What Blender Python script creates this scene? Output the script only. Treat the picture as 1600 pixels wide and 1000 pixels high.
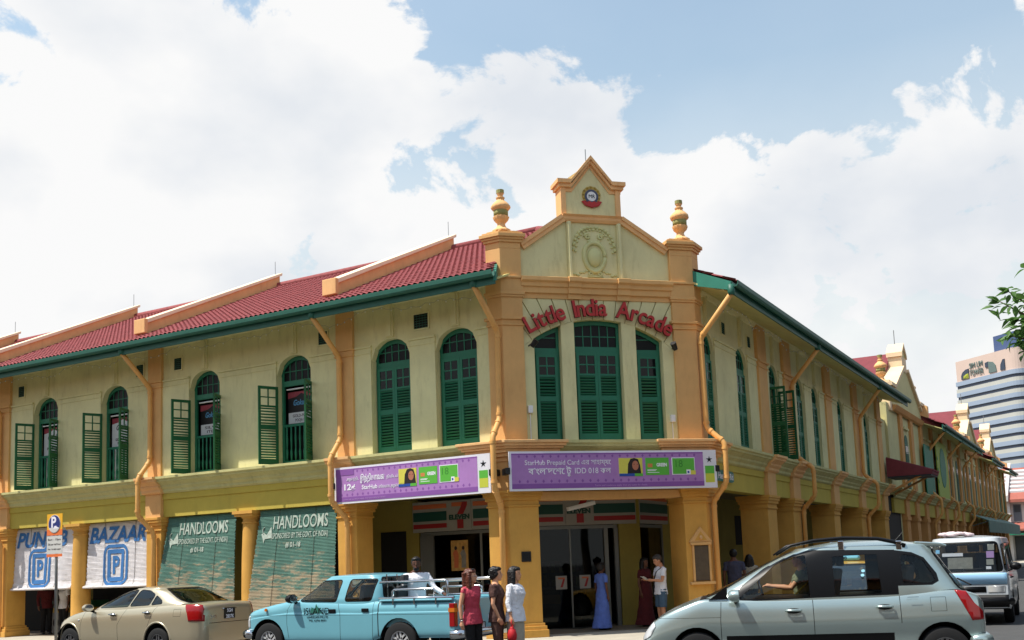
import bpy, bmesh, math, random
from mathutils import Vector, Matrix, noise
random.seed(7)
for _o in list(bpy.data.objects):
    bpy.data.objects.remove(_o, do_unlink=True)
SC = bpy.context.scene
COL = SC.collection
PI = math.pi
rad = math.radians

# ------------------------------------------------------------------ camera
CAMZ = 1.66
_az, _pitch, _roll = 1.0532, .1192, -.0374
def _axes():
    cp, sp, c, s = math.cos(_pitch), math.sin(_pitch), math.cos(_roll), math.sin(_roll)
    fw = Vector((0, cp, sp)); up = Vector((0, -sp, cp)); r = Vector((1, 0, 0))
    r2 = c * r + s * up; u2 = -s * r + c * up
    M = Matrix(((math.cos(_az), math.sin(_az), 0), (-math.sin(_az), math.cos(_az), 0), (0, 0, 1)))
    return M @ r2, M @ u2, M @ fw
CR, CU, CF = _axes()
cam_d = bpy.data.cameras.new('camera'); cam = bpy.data.objects.new('camera', cam_d); COL.objects.link(cam)
cam_d.sensor_fit = 'HORIZONTAL'; cam_d.sensor_width = 36.0
cam_d.lens = 1634.9 / 1600 * 36.0
cam_d.shift_x = 0.0; cam_d.shift_y = (685.7 - 500) / 1600
cam_d.clip_start = .1; cam_d.clip_end = 3000
mw = Matrix((CR, CU, -CF)).transposed().to_4x4(); mw.translation = Vector((0, 0, CAMZ)); cam.matrix_world = mw
SC.camera = cam
def skydir(x, y):
    return ((x - 800) * CR - (y - 685.7) * CU + 1634.9 * CF).normalized()

# ------------------------------------------------------------------ light
SUN_H = Vector((-.72, .694, 0)).normalized()
SUN_EL = rad(62.0)
SUN = Vector((SUN_H.x * math.cos(SUN_EL), SUN_H.y * math.cos(SUN_EL), math.sin(SUN_EL)))
sd = bpy.data.lights.new('sun', 'SUN'); sd.energy = 4.2; sd.angle = rad(.55); sd.color = (1, .95, .86)
so = bpy.data.objects.new('sun', sd); COL.objects.link(so)
so.rotation_euler = (-SUN).to_track_quat('-Z', 'Y').to_euler(); so.location = (0, 0, 60)
SC.view_settings.view_transform = 'Standard'; SC.view_settings.look = 'None'
SC.view_settings.exposure = 0.5; SC.view_settings.gamma = 1.0; SC.view_settings.use_curve_mapping = False

W = bpy.data.worlds.new('World'); SC.world = W; W.use_nodes = True
def world_nodes():
    nt = W.node_tree; nt.nodes.clear(); N = nt.nodes.new; Lk = nt.links.new
    def math_(op, a, b=None, clamp=False):
        n = N('ShaderNodeMath'); n.operation = op; n.use_clamp = clamp
        for i, v in enumerate((a, b)):
            if v is None: continue
            if isinstance(v, (int, float)): n.inputs[i].default_value = v
            else: Lk(v, n.inputs[i])
        return n.outputs[0]
    tc = N('ShaderNodeTexCoord').outputs['Generated']
    sky = N('ShaderNodeTexSky'); sky.sky_type = 'NISHITA'; sky.sun_disc = False
    sky.sun_elevation = SUN_EL; sky.sun_rotation = math.atan2(SUN_H.x, SUN_H.y)
    sky.air_density = 2.0; sky.dust_density = .4; sky.ozone_density = 1.0
    bias = None
    blobs = [  # direction of a cloud bank (+) or of a blue gap (-): azimuth/elevation taken from the photograph
        (skydir(250, 230), .52, 40), (skydir(120,330), .2, 100), (skydir(560,230), .16, 600), (skydir(470, 130), .22, 200), (skydir(560, 110), .12, 900), (skydir(770, 150), .34, 900), (skydir(700, 170), .12, 900), (skydir(890, 170), .36, 900), (skydir(830, 260), .22, 300), (skydir(940,200), .14, 900),
        (skydir(1250, 330), .30, 120), (skydir(1570, 190), .36, 330), (skydir(1450, 260), .14, 400), (skydir(1050, 360), .20, 160), (skydir(1240,20), .30, 3500), (skydir(1450,30), .12, 3500), (skydir(600,350), .22, 1500),
        (skydir(690, 40), -.42, 900), (skydir(1030, 60), -.30, 130), (skydir(1370, 100), -.32, 170), (skydir(720, 20), -.22, 1500), (skydir(1150,140), -.22, 400), (skydir(1030,190), -.10, 1800), (skydir(625, 262), -.34, 1500), (skydir(330, 5), -.20, 1300),
        (skydir(60, 90), .24, 900), (skydir(25, 0), -.12, 2500), (skydir(1200, 260), .34, 600), (skydir(1100, 230), .26, 1200), (skydir(1300,240), .2, 1500), (skydir(1290, 130), -.16, 600)]
    for d, w, k in blobs:
        dp = N('ShaderNodeVectorMath'); dp.operation = 'DOT_PRODUCT'; Lk(tc, dp.inputs[0]); dp.inputs[1].default_value = d
        t = math_('MULTIPLY', math_('POWER', math_('MAXIMUM', dp.outputs['Value'], 0.0), float(k)), w)
        bias = t if bias is None else math_('ADD', bias, t)
    sep = N('ShaderNodeSeparateXYZ'); Lk(tc, sep.inputs[0])
    low = math_('MULTIPLY', math_('SUBTRACT', .33, sep.outputs['Z']), 1.0)          # more cloud towards the horizon
    low = math_('MAXIMUM', low, -.02)
    bias = math_('ADD', bias, math_('MULTIPLY', low, 1.5))
    mp = N('ShaderNodeMapping'); Lk(tc, mp.inputs[0]); mp.inputs['Scale'].default_value = (1, 1, 1.5); mp.inputs['Location'].default_value = (3.1, 1.7, .4)
    n1 = N('ShaderNodeTexNoise'); Lk(mp.outputs[0], n1.inputs['Vector']); n1.inputs['Scale'].default_value = 7.5
    n1.inputs['Detail'].default_value = 9; n1.inputs['Roughness'].default_value = .60; n1.inputs['Distortion'].default_value = .25
    v = math_('ADD', math_('MULTIPLY_ADD', n1.outputs['Fac'], 2.0), math_('MULTIPLY', bias, .78)); v.node.inputs[0].links[0].from_node.inputs[2].default_value = -.56
    mr = N('ShaderNodeMapRange'); mr.interpolation_type = 'SMOOTHSTEP'; Lk(v, mr.inputs['Value'])
    mr.inputs['From Min'].default_value = .50; mr.inputs['From Max'].default_value = .63
    mask = math_('MULTIPLY_ADD', mr.outputs[0], .87); mask.node.inputs[2].default_value = .13
    hz = N('ShaderNodeMapRange'); Lk(sep.outputs['Z'], hz.inputs['Value']); hz.inputs['From Min'].default_value = .16; hz.inputs['From Max'].default_value = .46; hz.inputs['To Min'].default_value = .95; hz.inputs['To Max'].default_value = .05
    mask = math_('MAXIMUM', mask, hz.outputs[0])
    n2 = N('ShaderNodeTexNoise'); Lk(mp.outputs[0], n2.inputs['Vector']); n2.inputs['Scale'].default_value = 4.2; n2.inputs['Detail'].default_value = 5
    # thick parts of a cloud are a little greyer underneath
    sh = N('ShaderNodeMapRange'); Lk(n2.outputs['Fac'], sh.inputs['Value'])
    sh.inputs['From Min'].default_value = .46; sh.inputs['From Max'].default_value = .66
    cc = N('ShaderNodeMix'); cc.data_type = 'RGBA'; Lk(sh.outputs[0], cc.inputs[0])
    cc.inputs[6].default_value = (1.0, 1.0, 1.0, 1); cc.inputs[7].default_value = (.79, .83, .885, 1)
    b1 = N('ShaderNodeBackground'); Lk(sky.outputs[0], b1.inputs[0]); b1.inputs[1].default_value = .112
    b2 = N('ShaderNodeBackground'); Lk(cc.outputs[2], b2.inputs[0]); b2.inputs[1].default_value = .68
    mx = N('ShaderNodeMixShader'); Lk(mask, mx.inputs[0]); Lk(b1.outputs[0], mx.inputs[1]); Lk(b2.outputs[0], mx.inputs[2])
    out = N('ShaderNodeOutputWorld'); Lk(mx.outputs[0], out.inputs[0])
world_nodes()

# ------------------------------------------------------------------ materials
def lin(c):
    c = c / 255.0
    return c / 12.92 if c <= .04045 else ((c + .055) / 1.055) ** 2.4
def L3(rgb): return (lin(rgb[0]), lin(rgb[1]), lin(rgb[2]), 1)
MATS = {}
def M(name, rgb, rough=.7, var=.10, scale=2.0, bump=0.0, bscale=40.0, metal=0.0, spec=.4, streak=0.0, dirt=None, coat=0.0, stretch=(1, 1, 1)):
    if name in MATS: return MATS[name]
    m = bpy.data.materials.new(name); MATS[name] = m; m.use_nodes = True
    nt = m.node_tree; N = nt.nodes.new; Lk = nt.links.new; bs = nt.nodes['Principled BSDF']
    col = L3(rgb)
    bs.inputs['Roughness'].default_value = rough; bs.inputs['Metallic'].default_value = metal
    bs.inputs['Specular IOR Level'].default_value = spec
    if coat: bs.inputs['Coat Weight'].default_value = coat; bs.inputs['Coat Roughness'].default_value = .04
    geo = N('ShaderNodeNewGeometry').outputs['Position']
    if stretch != (1, 1, 1):
        mpp = N('ShaderNodeMapping'); Lk(geo, mpp.inputs[0]); mpp.inputs['Scale'].default_value = stretch; pos = mpp.outputs[0]
    else: pos = geo
    last = None
    if var > 0:
        n = N('ShaderNodeTexNoise'); Lk(pos, n.inputs['Vector']); n.inputs['Scale'].default_value = scale; n.inputs['Detail'].default_value = 6; n.inputs['Roughness'].default_value = .65
        cr = N('ShaderNodeMapRange'); Lk(n.outputs['Fac'], cr.inputs['Value']); cr.inputs['From Min'].default_value = .3; cr.inputs['From Max'].default_value = .7
        cr.inputs['To Min'].default_value = 1 - var; cr.inputs['To Max'].default_value = 1 + var * .6
        mx = N('ShaderNodeVectorMath'); mx.operation = 'SCALE'; mx.inputs[0].default_value = col[:3]; Lk(cr.outputs[0], mx.inputs['Scale'])
        last = mx.outputs[0]
    if streak > 0:
        mp = N('ShaderNodeMapping'); Lk(geo, mp.inputs[0]); mp.inputs['Scale'].default_value = (2.2, 2.2, .5)
        n = N('ShaderNodeTexNoise'); Lk(mp.outputs[0], n.inputs['Vector']); n.inputs['Scale'].default_value = 2.3; n.inputs['Detail'].default_value = 9; n.inputs['Roughness'].default_value = .72
        cr = N('ShaderNodeMapRange'); Lk(n.outputs['Fac'], cr.inputs['Value']); cr.inputs['From Min'].default_value = .52; cr.inputs['From Max'].default_value = .75
        cr.inputs['To Min'].default_value = 0; cr.inputs['To Max'].default_value = streak
        mx = N('ShaderNodeMix'); mx.data_type = 'RGBA'; Lk(cr.outputs[0], mx.inputs[0])
        if last: Lk(last, mx.inputs[6])
        else: mx.inputs[6].default_value = col
        mx.inputs[7].default_value = L3(dirt or (90, 80, 55)); last = mx.outputs[2]
    if last: Lk(last, bs.inputs['Base Color'])
    else: bs.inputs['Base Color'].default_value = col
    if bump > 0:
        n = N('ShaderNodeTexNoise'); Lk(pos, n.inputs['Vector']); n.inputs['Scale'].default_value = bscale; n.inputs['Detail'].default_value = 4
        b = N('ShaderNodeBump'); b.inputs['Strength'].default_value = bump; b.inputs['Distance'].default_value = .02
        Lk(n.outputs['Fac'], b.inputs['Height']); Lk(b.outputs[0], bs.inputs['Normal'])
    return m
def thin_glass(name, tint=(.55, .6, .58), refl=.12, rough=.02, fres=1.0):
    if name in MATS: return MATS[name]
    m = bpy.data.materials.new(name); MATS[name] = m; m.use_nodes = True
    nt = m.node_tree; nt.nodes.clear(); N = nt.nodes.new; Lk = nt.links.new
    tr = N('ShaderNodeBsdfTransparent'); tr.inputs[0].default_value = (*tint, 1)
    gl = N('ShaderNodeBsdfGlossy'); gl.inputs[0].default_value = (.9, .95, .95, 1); gl.inputs['Roughness'].default_value = rough
    fr = N('ShaderNodeFresnel'); fr.inputs[0].default_value = 1.5
    mt = N('ShaderNodeMath'); mt.operation = 'MULTIPLY_ADD'; Lk(fr.outputs[0], mt.inputs[0]); mt.inputs[1].default_value = fres; mt.inputs[2].default_value = refl; mt.use_clamp = True
    mx = N('ShaderNodeMixShader'); Lk(mt.outputs[0], mx.inputs[0]); Lk(tr.outputs[0], mx.inputs[1]); Lk(gl.outputs[0], mx.inputs[2])
    o = N('ShaderNodeOutputMaterial'); Lk(mx.outputs[0], o.inputs[0])
    return m
M('wall', (221, 214, 162), .85, .13, .9, .14, 60, streak=.45, dirt=(160, 150, 104))
M('wall_frieze', (190, 170, 74), .85, .10, 1.5, .1, 60, streak=.2, dirt=(130, 112, 50))
M('ochre', (220, 172, 110), .8, .10, 1.6, .1, 60, streak=.25, dirt=(168, 110, 55))
M('ochre_low', (210, 158, 74), .75, .12, 1.6, .1, 60, streak=.22, dirt=(150, 96, 42))
M('moulding', (196, 190, 132), .85, .14, 2.2, .12, 60, streak=.4, dirt=(108, 102, 72))
M('coping', (232, 182, 124), .85, .12, 2.0, .1, 50, streak=.3, dirt=(176, 120, 80))
M('coping_sunlit', (246, 226, 190), .85, .08, 2.0)  # whiter copy of coping for parapet caps, sunlight put into the colour
M('green', (34, 112, 84), .5, .10, 3, spec=.4)
M('green_open', (24, 92, 52), .5, .10, 3, spec=.4)
M('green_gutter', (38, 96, 80), .5, .14, 3, streak=.2, dirt=(28, 60, 52))
M('green_board', (46, 122, 104), .6, .1, 3)
M('tile', (146, 72, 72), .8, .34, 8.0, .2, 60, streak=.15, dirt=(96, 44, 46))
M('tile_far', (122, 54, 60), .8, .15, 3)
M('pipe', (222, 166, 94), .55, .08, 3)
M('dark_glass', (22, 26, 27), .25, .0, spec=.12)
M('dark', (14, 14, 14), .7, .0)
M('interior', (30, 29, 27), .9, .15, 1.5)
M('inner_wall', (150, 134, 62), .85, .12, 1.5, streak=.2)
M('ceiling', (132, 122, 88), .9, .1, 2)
M('soffit', (206, 198, 132), .85, .1, 2, streak=.2)
M('white', (230, 230, 228), .6, .04, 3)
M('chrome', (210, 212, 214), .18, .0, metal=1.0)
M('steel', (150, 152, 150), .4, .08, 6, metal=.8)
M('black', (20, 20, 22), .45, .05, 4)
M('rubber', (24, 24, 25), .85, .15, 12, .1, 90)
M('asphalt', (78, 78, 78), .92, .16, 2.5, .35, 180)
M('concrete', (176, 168, 152), .9, .12, 2.2, .2, 120)
M('walk_tile', (120, 108, 92), .8, .12, 2.5, .15, 90)
M('letter_red', (176, 36, 34), .45, .12, 4)
M('letter_side', (96, 22, 24), .6, .05)
M('relief', (206, 204, 146), .85, .12, 3, .1, 80)
M('skin_tan', (196, 138, 104), .6, .06, 8)
M('skin_brown', (104, 66, 46), .6, .06, 8)
M('skin_dark', (86, 52, 36), .75, .06, 8)
M('hair_black', (20, 16, 15), .45, .15, 30)
M('hair_red', (92, 44, 26), .42, .25, 30)
thin_glass('car_glass', (.30, .36, .34), .02)
thin_glass('car_glass_clear', (.84, .88, .86), .0, fres=.7)
thin_glass('car_glass_dark', (.16, .19, .19), .10)
thin_glass('shop_glass', (.34, .36, .36), .0, fres=.40)
thin_glass('screen_glass', (.45, .5, .5), .16)
thin_glass('pane_glass', (.20, .22, .22), .0, fres=.5)

# ------------------------------------------------------------------ mesh builder
def topmost(o):
    while o.parent: o = o.parent
    return o
class MB:
    def __init__(s): s.v = []; s.f = []; s.m = []
    def add(s, vs, fs, mi=0):
        b = len(s.v); s.v += [tuple(v) for v in vs]; s.f += [tuple(i + b for i in f) for f in fs]; s.m += [mi] * len(fs); return s
    def box(s, F, s0, s1, o0, o1, z0, z1, mi=0):
        vs = [F(a, b, c) for c in (z0, z1) for b in (o0, o1) for a in (s0, s1)]
        return s.add(vs, [(0, 2, 3, 1), (4, 5, 7, 6), (0, 1, 5, 4), (2, 6, 7, 3), (0, 4, 6, 2), (1, 3, 7, 5)], mi)
    def prism(s, F, poly, o0, o1, mi=0):            # poly in (s, z)
        n = len(poly); vs = [F(a, o0, c) for a, c in poly] + [F(a, o1, c) for a, c in poly]
        return s.add(vs, [tuple(range(n)), tuple(range(2 * n - 1, n - 1, -1))] + [(i, (i + 1) % n, n + (i + 1) % n, n + i) for i in range(n)], mi)
    def sweep(s, F, prof, s0, s1, mi=0):            # closed profile in (o, z) carried along s
        n = len(prof); vs = [F(s0, o, z) for o, z in prof] + [F(s1, o, z) for o, z in prof]
        return s.add(vs, [tuple(range(n)), tuple(range(2 * n - 1, n - 1, -1))] + [(i, (i + 1) % n, n + (i + 1) % n, n + i) for i in range(n)], mi)
    def vprism(s, pts, z0, z1, mi=0):               # plan polygon (x, y) raised from z0 to z1
        n = len(pts); vs = [(x, y, z0) for x, y in pts] + [(x, y, z1) for x, y in pts]
        return s.add(vs, [tuple(range(n)), tuple(range(2 * n - 1, n - 1, -1))] + [(i, (i + 1) % n, n + (i + 1) % n, n + i) for i in range(n)], mi)
    def tube(s, pts, r, n=8, mi=0, cap=True):
        pts = [Vector(p) for p in pts]; rings = []
        rr = r if isinstance(r, (list, tuple)) else [r] * len(pts)
        up = None
        for i, p in enumerate(pts):
            a = pts[max(i - 1, 0)]; b = pts[min(i + 1, len(pts) - 1)]; t = (b - a)
            t = t.normalized() if t.length > 1e-9 else Vector((0, 0, 1))
            if up is None:
                up = Vector((0, 0, 1)) if abs(t.z) < .9 else Vector((1, 0, 0))
            x = t.cross(up); x = x.normalized() if x.length > 1e-6 else t.orthogonal().normalized()
            y = x.cross(t).normalized(); up = y
            rings.append([p + (x * math.cos(2 * PI * k / n) + y * math.sin(2 * PI * k / n)) * rr[i] for k in range(n)])
        return s.rings(rings, mi, cap)
    def rings(s, rings, mi=0, cap=True, closed=True):
        n = len(rings[0]); vs = [v for r in rings for v in r]; fs = []
        for i in range(len(rings) - 1):
            for k in range(n if closed else n - 1):
                k2 = (k + 1) % n
                fs.append((i * n + k, i * n + k2, (i + 1) * n + k2, (i + 1) * n + k))
        if cap: fs += [tuple(range(n - 1, -1, -1)), tuple(range((len(rings) - 1) * n, len(rings) * n))]
        return s.add(vs, fs, mi)
    def lathe(s, c, prof, n=16, mi=0, axis=None, flute=0, cap=True):
        # prof: (radius, height) pairs about +Z (or axis)
        c = Vector(c); q = Vector(axis).to_track_quat('Z', 'Y') if axis is not None else None
        rs = []
        for r, h in prof:
            ring = []
            for k in range(n):
                rk = r * (1 - flute * (k % 2)) ; a = 2 * PI * k / n
                v = Vector((rk * math.cos(a), rk * math.sin(a), h))
                ring.append(c + (q @ v if q else v))
            rs.append(ring)
        return s.rings(rs, mi, cap)
    def ellipsoid(s, c, rx, ry, rz, n=10, m=7, mi=0, X=Vector((1, 0, 0)), Y=Vector((0, 1, 0)), Z=Vector((0, 0, 1))):
        c = Vector(c); rs = []
        for i in range(m + 1):
            t = PI * (i + .02) / (m + .04)
            rs.append([c + X * (rx * math.sin(t) * math.cos(2 * PI * k / n)) + Y * (ry * math.sin(t) * math.sin(2 * PI * k / n)) - Z * (rz * math.cos(t)) for k in range(n)])
        return s.rings(rs, mi)
    def build(s, name, mats, parent=None, smooth=False, bevel=0, local=False, recalc=True, auto=None):
        me = bpy.data.meshes.new(name); vs = s.v
        if parent is not None and not local:
            b = topmost(parent).location; vs = [(v[0] - b.x, v[1] - b.y, v[2] - b.z) for v in vs]
        me.from_pydata([tuple(v) for v in vs], [], s.f)
        if not isinstance(mats, (list, tuple)): mats = [mats]
        for m in mats: me.materials.append(MATS[m] if isinstance(m, str) else m)
        if len(mats) > 1: me.polygons.foreach_set('material_index', s.m)
        if recalc:
            bm = bmesh.new(); bm.from_mesh(me); bmesh.ops.recalc_face_normals(bm, faces=bm.faces); bm.to_mesh(me); bm.free()
        if smooth: me.polygons.foreach_set('use_smooth', [True] * len(me.polygons))
        if auto is not None:
            me.polygons.foreach_set('use_smooth', [True] * len(me.polygons)); me.set_sharp_from_angle(angle=rad(auto))
        o = bpy.data.objects.new(name, me); COL.objects.link(o)
        if parent is not None: o.parent = parent
        if bevel:
            b = o.modifiers.new('bevel', 'BEVEL'); b.width = bevel; b.segments = 2; b.limit_method = 'ANGLE'; b.angle_limit = rad(40)
        return o
def tag(o, label=None, cat=None, group=None, kind=None):
    if label: o['label'] = label
    if cat: o['category'] = cat
    if group: o['group'] = group
    if kind: o['kind'] = kind
    return o
def thing(name, label, cat, loc=(0, 0, 0), rz=0, group=None):
    o = bpy.data.objects.new(name, None); COL.objects.link(o); o.location = loc; o.rotation_euler = (0, 0, rz)
    return tag(o, label, cat, group)
def dup(src, parent, loc=None):
    c = src.copy(); COL.objects.link(c); c.parent = parent
    if loc is not None: c.location = loc
    return c
def copy_tree(o, parent=None):
    c = o.copy(); COL.objects.link(c); c.parent = parent
    for ch in [x for x in o.children]: copy_tree(ch, c)
    return c
def IDF(s, o, z): return (s, o, z)

# text as a mesh laid on a frame: x runs along sgn*s, y along z, depth along o
def text_mesh(txt, size, bold=0.0, ext=0.0, align='CENTER', shear=0.0, res=4):
    cu = bpy.data.curves.new('lettering', 'FONT'); cu.body = txt; cu.size = size; cu.align_x = align; cu.offset = bold; cu.extrude = ext; cu.shear = shear; cu.resolution_u = res
    ob = bpy.data.objects.new('lettering', cu)
    me = bpy.data.meshes.new_from_object(ob)
    bpy.data.objects.remove(ob); bpy.data.curves.remove(cu)
    return me
def text(name, txt, size, F, s, z, o, mat, parent=None, sgn=1, bold=0.0, ext=.003, align='CENTER', rot=0.0, shear=0.0, width=None, kind=None, local=False, sx=1.0):
    me = text_mesh(txt, size, bold, ext, align, shear)
    if width and len(me.vertices):
        xs = [v.co.x for v in me.vertices]; w0 = max(xs) - min(xs)
        sx = width / w0 if w0 > 0 else 1
    c, sn = math.cos(rot), math.sin(rot); b = topmost(parent).location if (parent is not None and not local) else Vector((0, 0, 0))
    for v in me.vertices:
        x, y = v.co.x * sx, v.co.y
        x, y = x * c - y * sn, x * sn + y * c
        v.co = Vector(F(s + sgn * x, o + v.co.z, z + y)) - b
    me.materials.clear(); me.materials.append(MATS[mat] if isinstance(mat, str) else mat)
    bm = bmesh.new(); bm.from_mesh(me); bmesh.ops.recalc_face_normals(bm, faces=bm.faces); bm.to_mesh(me); bm.free()
    ob = bpy.data.objects.new(name, me); COL.objects.link(ob)
    if parent is not None: ob.parent = parent
    return ob
# ------------------------------------------------------------------ ground
XL, YR, YC = 19.43, 7.94, 11.20          # left front plane, right front plane, corner on the left plane
GZ = .10                                 # level of the covered walkway
K = math.sqrt(.5)
def FL(s, o, z): return (XL - o, s, z)
def FR(s, o, z): return (s, YR - o, z)
def FC(s, o, z): return (XL + (s - o) * K, YC - (s + o) * K, z)
SE = 4.61                                # length of the cut corner
g = MB(); g.add([(-400, -400, 0), (900, -400, 0), (900, 900, 0), (-400, 900, 0)], [(0, 1, 2, 3)])
tag(g.build('road', 'asphalt', recalc=False), kind='structure')
g = MB(); g.vprism([(17.45, 70), (17.45, 9.9), (20.9, 6.35), (160, 6.35), (160, 9.5), (22.5, 9.5), (20, 12), (20, 70)], .004, GZ)
tag(g.build('pavement', 'concrete'), kind='structure')
g = MB(); g.vprism([(19.9, 70), (19.9, 11.6), (23.1, 8.4), (160, 8.4), (160, 40), (60, 70)], .004, GZ + .004)
tag(g.build('walkway_floor', 'walk_tile'), kind='structure')
kerb = MB()
for i in range(24): kerb.box(IDF, 17.27, 17.446, 10 + i * 1.2, 11.19 + i * 1.2, .004, GZ + .012)
for i in range(28): kerb.box(IDF, 20.95 + i * 1.2, 22.14 + i * 1.2, 6.17, 6.346, .004, GZ + .012)
for i in range(4):
    a, b = i / 4 + .003, (i + 1) / 4 - .003; p0 = Vector((17.36, 9.92, 0)); p1 = Vector((20.86, 6.26, 0)); t = p1 - p0; n = Vector((-t.y, t.x, 0)).normalized() * .085
    kerb.vprism([(p0 + t * a + n)[:2], (p0 + t * b + n)[:2], (p0 + t * b - n)[:2], (p0 + t * a - n)[:2]], .004, GZ + .012)
tag(kerb.build('kerb', 'concrete', bevel=.012), kind='structure')
g = MB()
for x0 in range(22, 100, 6): g.box(IDF, x0, x0 + 2.6, 1.02, 1.14, .0045, .008)
for x0 in (24.0,): g.box(IDF, x0, x0 + .3, -3.5, .9, .0045, .008)
tag(g.build('road_marking', 'white'), kind='structure')

# ------------------------------------------------------------------ the arcade building
BL = thing('arcade_building', 'yellow and ochre corner arcade with green shutters, red tiled roof and a stepped gable', 'building', (XL, YC, GZ))
ZS, ZF, ZI = 4.29, 3.24, 6.90            # sill ledge top, underside of the frieze, impost level
ZT = 8.02                                # wall head under the eaves
WO = -.09                                # wall face behind the pilaster face

def topfun(c, h, zsp, rise):
    return lambda s: zsp + rise * math.sqrt(max(0.0, 1 - ((s - c) / h) ** 2))
def band_above(mb, F, s0, s1, top, ztop, o0, o1, n=10):
    for k in range(n):
        a, b = s0 + (s1 - s0) * k / n, s0 + (s1 - s0) * (k + 1) / n
        mb.prism(F, [(a, top(a)), (b, top(b)), (b, ztop), (a, ztop)], o0, o1)
def pillar_plan(pts, d):
    # offset an open or closed convex plan outwards by d (pts in x, y, counted round)
    n = len(pts); out = []
    P = [Vector(p) for p in pts]
    ar = sum(P[i].x * P[(i + 1) % n].y - P[(i + 1) % n].x * P[i].y for i in range(n))
    sg = 1 if ar > 0 else -1
    for i in range(n):
        a, b, c = P[i - 1], P[i], P[(i + 1) % n]
        e1 = (b - a).normalized(); e2 = (c - b).normalized()
        n1 = Vector((e1.y, -e1.x)) * sg; n2 = Vector((e2.y, -e2.x)) * sg
        den = 1 + n1.dot(n2); out.append(tuple(b + (n1 + n2) * (d / max(den, .3))))
    return out
def stack(mb, pts, levels, mi=0):
    # levels: (z0, z1, offset) courses of one pier
    for z0, z1, d in levels: mb.vprism(pillar_plan(pts, d), z0, z1, mi)

# --- louvred shutter leaf: hinge at (hs, ho), u runs away from it, swung out by ang
def leaf_frame(F, hs, ho, sgn, ang):
    ca, sa = math.cos(ang), math.sin(ang)
    return lambda u, v, z: F(hs + sgn * (u * ca + v * sa), ho + u * sa - v * ca, z)
SLATS = {}
def shutter(F, hs, ho, sgn, ang, w, z0, z1, mat, slats, panes=True, name='shutter', topf=None):
    G = leaf_frame(F, hs, ho, sgn, ang); st = .062; T = .04
    mb = MB(); zt = z1
    mb.box(G, 0, st, -T, 0, z0, zt); mb.box(G, w - st, w, -T, 0, z0, zt)
    H = z1 - z0; zl1 = z0 + .14; zm = z0 + H * .445; zu = z0 + H * .505; zp = z0 + H * .755
    a, b = st, w - st
    for q0, q1 in ((z0, zl1), (zm, zu), (zp - .045, zp), (zt - .07, zt)): mb.box(G, a, b, -T + .002, -.002, q0, q1)
    mid = (a + b) / 2; pz = (zp + zt - .07) / 2
    mb.box(G, mid - .014, mid + .014, -T + .006, -.006, zp, zt - .07); mb.box(G, a, b, -T + .008, -.008, pz - .014, pz + .014)
    sh = mb.build(name, mat, BL)
    if panes:
        for (u0, u1) in ((a, mid - .014), (mid + .014, b)):
            for (q0, q1) in ((zp, pz - .014), (pz + .014, zt - .07)):
                MB().box(G, u0, u1, -.026, -.02, q0, q1).build('pane', 'pane_glass', sh)
    pitch = .064
    if slats:
        first = None
        for q0, q1 in ((zl1, zm), (zu, zp - .045)):
            n = int((q1 - q0) / pitch)
            for k in range(n):
                zz = q0 + (k + .5) * (q1 - q0) / n
                if first is None:
                    m = MB(); m.add([G(u, v, zz + dz) for u in (a, b) for v, dz in ((-.034, .012), (-.034, .021), (-.002, -.012), (-.002, -.021))],
                                    [(0, 1, 2, 3), (7, 6, 5, 4), (0, 4, 5, 1), (1, 5, 6, 2), (2, 6, 7, 3), (3, 7, 4, 0)])
                    first = m.build('slat', mat, sh); f0 = zz
                else: dup(first, sh, (0, 0, zz - f0))
    else:
        m = MB()
        for q0, q1 in ((zl1, zm), (zu, zp - .045)):
            n = int((q1 - q0) / pitch)
            for k in range(n):
                zz = q0 + (k + .5) * (q1 - q0) / n
                m.add([G(u, v, zz + dz) for u in (a, b) for v, dz in ((-.034, .012), (-.034, .021), (-.002, -.012), (-.002, -.021))],
                      [(0, 1, 2, 3), (7, 6, 5, 4), (0, 4, 5, 1), (1, 5, 6, 2), (2, 6, 7, 3), (3, 7, 4, 0)])
        tag(m.build('louvre', mat, sh), kind='stuff')
    return sh
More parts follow.
